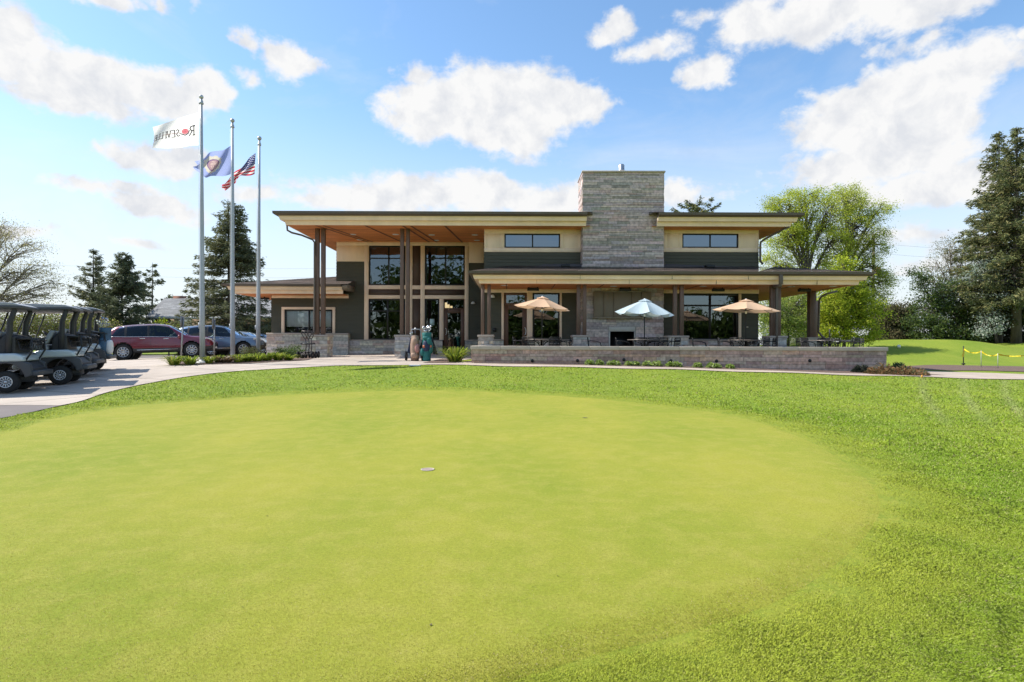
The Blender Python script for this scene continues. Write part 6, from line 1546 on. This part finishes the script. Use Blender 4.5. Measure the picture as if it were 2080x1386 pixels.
dl = [(354, 741.5, 19.35, .46, .42, 'daylily clump at the left end of the flagpole bed'), (387, 742, 19.35, .44, .40, 'daylily clump just left of the nearest flagpole'), (425, 739, 19.6, .36, .25, 'small daylily clump just right of the nearest flagpole'), (445, 736, 20.3, .38, .32, 'daylily clump before the slate blue suv'),
      (484, 737, 20.3, .42, .36, 'daylily clump right of the middle flagpole'), (503, 735, 20.8, .40, .36, 'daylily clump between the middle and third flagpoles'), (522, 735, 20.8, .44, .38, 'daylily clump at the foot of the third flagpole'), (543, 735, 21.2, .46, .40, 'daylily clump in front of the corner of the stone base'), (565, 733, 21.4, .44, .40, 'daylily clump before the wing window'), (586, 732, 21.6, .36, .36, 'daylily clump at the right end of the flagpole bed')]
for i, (u, v, Y, h, s, lb) in enumerate(dl):
    x = fx(u, Y); blades('daylily', lb, 'plant', (x, Y, hz(x, Y) + .02), 110, h * .66, s * 1.2, DL, 100 + i, group='daylilies in the flagpole bed', arch=.8)
x = fx(457, 20.2); blades('dried_grass', 'brown dried perennial clump in the flagpole bed', 'plant', (x, 20.2, hz(x, 20.2) + .02), 160, .24, .6, [(.20, .13, .07), (.26, .18, .1), (.15, .10, .06)], 120, arch=1.)
x = fx(925, 20.6); blades('daylily', 'bright daylily clump at the left end of the patio wall', 'plant', (x, 20.6, hz(x, 20.6) + .02), 200, .52, .75, DL, 121, arch=.75)
for u, v, Y, r, lb in ((508, 716, 24.5, .42, 'small brownish round shrub behind the daylilies'), (596, 713, 25.5, .5, 'low green shrub against the stone base of the wing'), (575, 718, 25.0, .4, 'smaller green shrub beside the low shrub at the stone base')):
    x = fx(u, Y); z = hz(x, Y); leafy('shrub', lb, 'shrub', (x, Y, z), (x, Y, z + .15), [((x, Y, z + r * .5), (r, r, r * .55))], 40, 50, .05, [(.10, .13, .04), (.13, .12, .06)] if u == 508 else [(.09, .15, .04), (.12, .18, .05), (.07, .11, .03)], 130 + u, r0=.03, sig=.10, shell=.3, twig=False, group='small shrubs in the flagpole bed')
HO = [(1198, 'leftmost hosta along the foot of the patio wall'), (1218, 'second hosta from the left along the patio wall'), (1240, 'third hosta along the patio wall, one of a touching pair'), (1250, 'fourth hosta along the patio wall, right one of the touching pair'), (1277, 'fifth hosta along the patio wall below the fireplace'), (1291, 'sixth hosta along the patio wall, just right of the fireplace'), (1315, 'hosta under the pole of the pale blue umbrella'), (1334, 'low hosta right of the pale blue umbrella pole'), (1362, 'pale hosta left of the bigger one before the third pier'), (1376, 'bigger hosta below the third pier'), (1417, 'rounded hosta between the third pier and the big window'), (1446, 'low hosta below the big window mullion'), (1456, 'dark green hosta below the big window'), (1483, 'last small hosta at the right end of the row')]
for i, (u, lb) in enumerate(HO):
    Y = 19.72 - .0003 * (u - 1200); x = fx(u, Y); rg = np.random.default_rng(u); r = rg.uniform(.13, .19) * (1.15 if u in (1376, 1417, 1198) else 1)
    z = hz(x, Y) + .03; mb = MB(); n = 150; d = rg.normal(size=(n, 3)); d[:, 2] = np.abs(d[:, 2]) * .9; d /= np.linalg.norm(d, axis=1)[:, None]; cen = np.array([x, Y, z]) + d * r * rg.uniform(.55, 1, (n, 1))
    mb.add_arrays(*leaf_quads(cen, rg.uniform(.07, .12, n), rg.uniform(.05, .08, n), pick([(.26, .36, .06), (.34, .42, .12), (.18, .28, .04), (.40, .46, .22)], n, rg), rg, dirs=d + np.array([0, 0, -.3]))); tag(mb.build('hosta', leaf_m), lb, 'plant', 'hostas along the patio wall')
# junipers at the end of the wall
JU = [(.26, .145, .065), (.20, .15, .07), (.32, .19, .09), (.12, .14, .06), (.22, .11, .05)]
for i, (u, Y, w, hh, pal, lb) in enumerate(((1795, 19.2, .62, .42, JU, 'rusty brown juniper at the corner of the patio wall'), (1838, 19.0, .75, .36, JU, 'wide rusty juniper sprawling beside the walk'), (1826, 19.9, .30, .46, [(.03, .06, .03), (.04, .075, .035)], 'dark green yew tuft behind the wide juniper'), (1750, 19.6, .32, .32, [(.05, .05, .035), (.03, .045, .03)], 'dark low yew against the wall left of the junipers'))):
    x = fx(u, Y); z = hz(x, Y); rg = np.random.default_rng(200 + i); mb = MB(); n = 2600; a = rg.uniform(0, 6.283, n); r = np.sqrt(rg.random(n)) * w; lump_ = .6 + .4 * np.sin(a * 5 + i) * np.sin(r * 9)
    cen = np.stack([x + np.cos(a) * r, Y + np.sin(a) * r * .6, z + rg.random(n) * hh * (1 - (r / w) ** 2 * .75) * lump_], 1); d = np.stack([np.cos(a), np.sin(a) * .6, np.full(n, .55)], 1)
    mb.add_arrays(*leaf_quads(cen, rg.uniform(.08, .17, n), rg.uniform(.02, .035, n), pick(pal, n, rg), rg, dirs=d)); tag(mb.build('juniper', needle_m), lb, 'shrub', 'junipers at the wall end')

# ---- grass blades: rough round the green, denser near the camera
rg = np.random.default_rng(77)
def edge_dist(px, py, poly):
    best = np.full(px.shape, 1e9); n = len(poly)
    for i in range(n):
        a = poly[i]; b = poly[(i + 1) % n]; best = np.minimum(best, segd(px, py, a, b))
    return best
def scatter(n, ymin, ymax, spread):
    # more blades near the camera, fewer and broader ones far off
    u = rg.random(n); y = 1 / (1 / ymin + u * (1 / ymax - 1 / ymin)); x = rg.uniform(-1, 1, n) * y * spread
    return x, y
xs, ys = scatter(2300000, 1.7, 21.5, 1.02); x2, y2 = scatter(700000, 1.7, 5.5, 1.0); xs = np.concatenate([xs, x2]); ys = np.concatenate([ys, y2])
keep = ~in_poly(xs, ys, [tuple(p) for p in PAVE])
keep &= ~((ys > 19.1) & (xs > -2.2) & (xs < 14)) & (ys < 20.8) & ~((ys > 19.3) & (xs < 2))
xs, ys = xs[keep], ys[keep]
gp = GREEN[::2]; gc = np.array([-1.2, 6.6])
ins = in_poly(xs, ys, [tuple(p) for p in gp]); ed = np.full(len(xs), 5.); core = in_poly(xs, ys, [tuple(gc + (p - gc) * .86) for p in gp])
xs, ys, ins = xs[~core], ys[~core], ins[~core]; ed = np.full(len(xs), 5.)
nearg = in_poly(xs, ys, [tuple(gc + (p - gc) * 1.3) for p in gp]); ed[nearg] = edge_dist(xs[nearg], ys[nearg], gp); ed = np.where(ins, -ed, ed)
ed = ed + .16 * np.sin(xs * 4.1 + 2 * np.sin(ys * 3.3)) * np.sin(ys * 3.7 + 1) + .08 * np.sin(xs * 11 + ys * 7)
kp = rg.random(len(xs)) < np.clip((ed + .16) / .7, 0, 1) ** 1.3; xs, ys, ed = xs[kp], ys[kp], ed[kp]
n = len(xs); zs = hgt(xs, ys) + np.where(ed < .95, .006, 0)
clump = np.sin(xs * 3.1 + 2 * np.sin(ys * 2.3)) * np.sin(ys * 2.7 + 1.5 * np.sin(xs * 1.9)); cl2 = np.sin(xs * 11 + 3 * np.sin(ys * 7)) * np.sin(ys * 9.5 + 2 * np.sin(xs * 8))
H = (.016 + .007 * clump + .005 * cl2) * rg.uniform(.5, 1.35, n) * np.clip(.2 + (ed + .1) / 1.2, .15, 1) * (1 + ys * .02); H = np.maximum(H, .006)
W = np.clip(.0003 + ys * .00055, .0010, .013) * rg.uniform(.7, 1.3, n)
a = rg.uniform(0, 6.283, n); lean = rg.uniform(.05, .75, n) * H; d = np.stack([np.cos(a), np.sin(a)], 1); wv = np.stack([-d[:, 1], d[:, 0]], 1) + rg.normal(size=(n, 2)) * .4
B = np.stack([xs, ys, zs], 1); w3 = np.concatenate([wv * W[:, None], np.zeros((n, 1))], 1); d3 = np.concatenate([d * lean[:, None], H[:, None]], 1)
V = np.stack([B - w3, B + w3, B + d3 * .6 + w3 * .6 , B + d3 + np.concatenate([d * lean[:, None] * .5, -H[:, None] * .12], 1)], 1).reshape(-1, 3)
big = .5 + .5 * np.sin(xs * .9 + 1.7 * np.sin(ys * .55 + 1)) * np.sin(ys * .8 + 1.1 * np.sin(xs * .6)); md = np.sin(xs * 2.3 + 2.1 * np.sin(ys * 1.7)) * np.sin(ys * 2.9 + 1.4 * np.sin(xs * 2.2))
c0 = np.array([.215, .345, .028]); c1 = np.array([.385, .485, .05]); c2 = np.array([.44, .50, .14]); c3 = np.array([.42, .36, .17])
mixv = np.clip(big * .55 + .22 * md + .15 * cl2 + .38 * (rg.random(n) - .15), 0, 1)[:, None]; col = c0 * (1 - mixv) + c1 * mixv
pale = (rg.random(n) < .14)[:, None]; col = np.where(pale, c2 * rg.uniform(.8, 1.2, (n, 1)), col); dead = (rg.random(n) < .03)[:, None]; col = np.where(dead, c3, col)
# pale wheel tracks of the mower across the right hand lawn
trk = np.zeros(n)
for kx in (.705, .775, .845):
    tw_ = .07 + .02 * np.sin(ys * 5); trk = np.maximum(trk, np.exp(-((xs - ys * (kx + .05 * np.clip((15 - ys) / 7, 0, 2) ** 2)) / (tw_ + .004 * ys)) ** 2))
trk *= np.clip((ys - 7.5) / 3, 0, 1) * (xs > 4)
col = col * (1 - .55 * trk[:, None]) + np.array([.42, .45, .20]) * .55 * trk[:, None]
yb = np.clip(1 - (ed + .1) / .95, 0, 1)[:, None] * .8; col = col * (1 - yb) + np.array([.45, .475, .06]) * yb
blade_m = MC('grass_blade', .7, .1, trans=.25, var=0, up=3.2)
mb = MB(); mb.add_arrays(V, np.arange(4 * n).reshape(n, 4), col); tag(mb.build('rough_grass', blade_m), 'short green grass blades of the rough round the putting green', 'grass', kind='stuff')
# short nap of the green close to the camera, thinning out with distance
xs, ys = scatter(520000, 1.75, 9.5, 1.0); keep = in_poly(xs, ys, [tuple(p) for p in GREEN[::3]]) & (rg.random(len(xs)) < np.clip((9.5 - ys) / 6.5, 0, 1)); xs, ys = xs[keep], ys[keep]; n = len(xs); zs = hgt(xs, ys) + .013
H = rg.uniform(.0015, .0042, n); W = np.clip(.0007 + ys * .00042, .001, .004) * rg.uniform(.7, 1.3, n); a = rg.uniform(0, 6.283, n); d = np.stack([np.cos(a), np.sin(a)], 1)
B = np.stack([xs, ys, zs], 1); w3 = np.concatenate([np.stack([-d[:, 1], d[:, 0]], 1) * W[:, None], np.zeros((n, 1))], 1); d3 = np.concatenate([d * (H * rg.uniform(.5, 1.8, n))[:, None], H[:, None]], 1)
V = np.stack([B - w3, B + w3, B + d3], 1).reshape(-1, 3)
t_ = rg.random(n)[:, None]; col = np.array([.225, .25, .028]) * (1 - t_) + np.array([.365, .33, .064]) * t_; col = np.where(rg.random(n)[:, None] < .05, np.array([.42, .34, .18]), col) * rg.uniform(.85, 1.15, (n, 1))
mb = MB(); mb.add_arrays(V, np.arange(3 * n).reshape(n, 3), col); tag(mb.build('green_nap', blade_m), 'very short pale turf nap of the putting green', 'grass', kind='stuff')
# dark flecks of worm casts and clippings lying on the turf
fl = MB()
for i in range(12):
    y = 1 / rg.uniform(1 / 12.5, 1 / 2.3); x = rg.uniform(-.9, .9) * y; r = rg.uniform(.002, .006) * (1 + y * .04); z = hz(x, y) + .016
    k = 7; fl.poly([(x + math.cos(q) * r * rg.uniform(.5, 1.4), y + math.sin(q) * r * rg.uniform(.5, 1.4), z + rg.uniform(0, .006)) for q in np.linspace(0, 6.283, k, endpoint=False)])
tag(fl.build('worm_casts', M('cast_earth', (.11, .08, .055), .95, 0, .3, 40)), 'dark crumbs of earth scattered on the turf', 'debris', kind='stuff')
# exposure and sky balance
SUN_E = 3.0; SKY_E = .15; EXPO = 1.08; CLOUD_E = 3.02; SKY_HUE = .495; SKY_SAT = 1.08; SKY_VAL = .77
# ------------------------------------------------------------------ light, sky, camera
sun_dir = Vector((-4.8, .75, 5.4)).normalized()            # toward the sun
el = math.asin(sun_dir.z); az = math.atan2(sun_dir.x, sun_dir.y)
sl_ = bpy.data.lights.new('sun', 'SUN'); sl_.energy = SUN_E; sl_.angle = R(.53); sl_.color = (1., .95, .86)
so = bpy.data.objects.new('sun', sl_); C.objects.link(so); so.rotation_euler = sun_dir.to_track_quat('Z', 'Y').to_euler(); so.location = (-40, 10, 50)
w = bpy.data.worlds.new('World'); bpy.context.scene.world = w; w.use_nodes = True
t = w.node_tree; N = t.nodes; L = t.links; bg = N['Background']; bg.inputs['Strength'].default_value = SKY_E
sky = N.new('ShaderNodeTexSky'); sky.sky_type = 'NISHITA'; sky.sun_disc = False; sky.sun_elevation = el; sky.sun_rotation = az
sky.air_density = 1.0; sky.dust_density = .6; sky.ozone_density = 2.2; sky.altitude = 250
tc = N.new('ShaderNodeTexCoord')
nrm = N.new('ShaderNodeVectorMath'); nrm.operation = 'NORMALIZE'; L.new(tc.outputs['Generated'], nrm.inputs[0])
sep = N.new('ShaderNodeSeparateXYZ'); L.new(nrm.outputs[0], sep.inputs[0])
def mth(op, a, b=None, clamp=False):
    n = N.new('ShaderNodeMath'); n.operation = op; n.use_clamp = clamp
    for i, x in enumerate((a, b)):
        if x is None: continue
        if isinstance(x, (int, float)): n.inputs[i].default_value = x
        else: L.new(x, n.inputs[i])
    return n.outputs[0]
azn = mth('ARCTAN2', sep.outputs['X'], sep.outputs['Y']); eln = mth('ARCSINE', sep.outputs['Z'])
def noise(scale, detail, rough, dist=0., vec=None, st=(1, 1, 1), off=(0, 0, 0)):
    mp = N.new('ShaderNodeMapping'); mp.inputs['Scale'].default_value = st; mp.inputs['Location'].default_value = off; L.new(vec or nrm.outputs[0], mp.inputs[0])
    n = N.new('ShaderNodeTexNoise'); n.inputs['Scale'].default_value = scale; n.inputs['Detail'].default_value = detail; n.inputs['Roughness'].default_value = rough; n.inputs['Distortion'].default_value = dist
    L.new(mp.outputs[0], n.inputs['Vector']); return n
cmb = N.new('ShaderNodeCombineXYZ'); L.new(azn, cmb.inputs[0]); L.new(eln, cmb.inputs[1])
wob = noise(9, 5, .6)
wv = N.new('ShaderNodeVectorMath'); wv.operation = 'SUBTRACT'; L.new(wob.outputs['Color'], wv.inputs[0]); wv.inputs[1].default_value = (.5, .5, .5)
ws = N.new('ShaderNodeVectorMath'); ws.operation = 'MULTIPLY'; L.new(wv.outputs[0], ws.inputs[0]); ws.inputs[1].default_value = (.16, .07, 0)
wa = N.new('ShaderNodeVectorMath'); wa.operation = 'ADD'; L.new(cmb.outputs[0], wa.inputs[0]); L.new(ws.outputs[0], wa.inputs[1])
CLOUDS = [  # (u, v, half width, half height, weight)
    (870, 225, 120, 62, 1.1), (960, 218, 140, 76, 1.15), (1060, 228, 150, 80, 1.15), (1150, 208, 88, 62, 1.1), (1000, 265, 190, 42, .9),
    (10, 90, 130, 75, 1), (150, 165, 140, 60, 1), (280, 190, 140, 48, 1), (400, 190, 70, 40, .9), (190, 215, 110, 30, .8),
    (1680, 15, 240, 58, 1), (1560, 45, 120, 36, .9), (1850, 15, 160, 40, .9),
    (1950, 130, 145, 56, 1.1), (1860, 170, 160, 66, 1.15), (1745, 230, 180, 68, 1.15), (1830, 262, 150, 58, 1.1), (1770, 322, 235, 46, 1.0), (1860, 372, 200, 40, 1),
    (1440, 148, 80, 34, 1), (1340, 95, 70, 26, .75), (1245, 55, 50, 22, .75), (590, 110, 60, 34, .75), (520, 88, 36, 18, .55), (845, 145, 46, 24, .6), (1440, 45, 60, 18, .4),
    (790, 400, 210, 42, .85), (1000, 395, 220, 40, .8), (1130, 400, 160, 40, .8), (650, 410, 120, 24, .6),
    (150, 375, 110, 22, .7), (270, 385, 80, 22, .7), (330, 420, 120, 28, .75), (330, 325, 110, 34, .85), (60, 480, 90, 22, .6), (290, 500, 100, 16, .5), (1850, 470, 200, 26, .45), (1950, 515, 160, 18, .4), (540, 400, 90, 18, .5), (1400, 390, 90, 24, .6), (295, 12, 50, 16, .5), (400, 18, 30, 16, .4), (2075, 65, 30, 16, .6), (210, 5, 60, 14, .5), (505, 155, 30, 18, .4), (1840, 85, 60, 20, .5), (225, 302, 40, 14, .5)]
rr = random.Random(3)
extra = []
for i in range(26):
    a = rr.uniform(1.1, 5.2); extra.append((a if a < math.pi else a - 2 * math.pi, rr.uniform(.1, .7), rr.uniform(.1, .25), rr.uniform(.03, .09), 1))
fld = None; low = None
def blob(a0, e0, ra, re, wgt):
    global fld
    s = N.new('ShaderNodeVectorMath'); s.operation = 'SUBTRACT'; L.new(wa.outputs[0], s.inputs[0]); s.inputs[1].default_value = (a0, e0, 0)
    m = N.new('ShaderNodeVectorMath'); m.operation = 'MULTIPLY'; L.new(s.outputs[0], m.inputs[0]); m.inputs[1].default_value = (1 / ra, 1 / re, 0)
    l = N.new('ShaderNodeVectorMath'); l.operation = 'LENGTH'; L.new(m.outputs[0], l.inputs[0])
    v = mth('MULTIPLY', mth('SUBTRACT', 1.0, l.outputs['Value']), wgt)
    if fld is None: fld = v
    else:
        q = N.new('ShaderNodeMath'); q.operation = 'SMOOTH_MAX'; q.inputs[2].default_value = .15; L.new(fld, q.inputs[0]); L.new(v, q.inputs[1]); fld = q.outputs[0]
for u, v, ru, rv, wg in CLOUDS:
    a0 = math.atan((u - 1040) / F); e0 = math.atan((HV - v) / F * math.cos(a0)); blob(a0, e0, ru / F * math.cos(a0) ** 2 * 1.12, rv / F * math.cos(a0) * 1.12, wg)
for e in extra: blob(*e)
n1 = noise(13, 9, .62, .3, st=(1, 1, 1.7)); n2 = noise(42, 6, .62, st=(1, 1, 1.5), off=(3, 1, 2))
det = mth('ADD', mth('MULTIPLY', mth('SUBTRACT', n1.outputs['Fac'], .5), 1.12), mth('MULTIPLY', mth('SUBTRACT', n2.outputs['Fac'], .5), .55))
dens = mth('ADD', fld, det)
mr = N.new('ShaderNodeMapRange'); mr.interpolation_type = 'SMOOTHSTEP'; mr.inputs['From Min'].default_value = -.06; mr.inputs['From Max'].default_value = .42; L.new(dens, mr.inputs['Value'])
# high thin veil
v1 = noise(2.6, 7, .6, .6, st=(1, 1, 3.2), off=(5, 2, 0)); veil = N.new('ShaderNodeMapRange'); veil.inputs['From Min'].default_value = .52; veil.inputs['From Max'].default_value = .85; veil.inputs['To Max'].default_value = .45; L.new(v1.outputs['Fac'], veil.inputs['Value'])
cover = mth('MAXIMUM', mr.outputs[0], veil.outputs[0])
# milky air near the horizon
hzn = N.new('ShaderNodeMapRange'); hzn.interpolation_type = 'SMOOTHSTEP'; hzn.inputs['From Min'].default_value = -.02; hzn.inputs['From Max'].default_value = .42; hzn.inputs['To Min'].default_value = .94; hzn.inputs['To Max'].default_value = .0; L.new(eln, hzn.inputs['Value'])
shade = noise(20, 6, .6, .2, off=(0, 0, .35)); cr = N.new('ShaderNodeValToRGB'); cr.color_ramp.elements[0].position = .34; cr.color_ramp.elements[1].position = .56
cr.color_ramp.elements[0].color = tuple(c * CLOUD_E for c in (.80, .825, .875)) + (1,); cr.color_ramp.elements[1].color = tuple(c * CLOUD_E for c in (1., 1., 1.)) + (1,); L.new(shade.outputs['Fac'], cr.inputs[0])
sat = N.new('ShaderNodeHueSaturation'); sat.inputs['Hue'].default_value = SKY_HUE; sat.inputs['Saturation'].default_value = SKY_SAT; sat.inputs['Value'].default_value = SKY_VAL; L.new(sky.outputs[0], sat.inputs['Color'])
mx1 = N.new('ShaderNodeMixRGB'); azf = N.new('ShaderNodeMapRange'); azf.inputs['From Min'].default_value = -.7; azf.inputs['From Max'].default_value = .5; azf.inputs['To Min'].default_value = .45; L.new(sep.outputs['Y'], azf.inputs['Value'])
hz2 = mth('MULTIPLY', hzn.outputs[0], azf.outputs[0]); L.new(hz2, mx1.inputs[0]); L.new(sat.outputs[0], mx1.inputs[1]); mx1.inputs[2].default_value = tuple(c * CLOUD_E for c in (.88, .925, .97)) + (1,)
mx2 = N.new('ShaderNodeMixRGB'); L.new(cover, mx2.inputs[0]); L.new(mx1.outputs[0], mx2.inputs[1]); L.new(cr.outputs[0], mx2.inputs[2])
L.new(mx2.outputs[0], bg.inputs['Color'])
w.cycles.sampling_method = 'MANUAL'; w.cycles.sample_map_resolution = 1024

cam = bpy.data.cameras.new('camera'); co = bpy.data.objects.new('camera', cam); C.objects.link(co); bpy.context.scene.camera = co
cam.sensor_width = 36; cam.lens = 36 * F / 2080; cam.shift_y = (HV - 693) / 2080; cam.clip_end = 3000; cam.clip_start = .05
co.location = (0, 0, CH); co.rotation_euler = (Matrix.Rotation(math.pi / 2, 3, 'X') @ Matrix.Rotation(ROLL, 3, 'Z')).to_euler()
sc = bpy.context.scene
sc.view_settings.view_transform = 'Standard'; sc.view_settings.look = 'None'; sc.view_settings.exposure = EXPO; sc.view_settings.gamma = 1
sc.render.engine = 'CYCLES'
sc.cycles.use_denoising = True
sc.cycles.max_bounces = 8; sc.cycles.transparent_max_bounces = 12; sc.cycles.caustics_reflective = False; sc.cycles.caustics_refractive = False
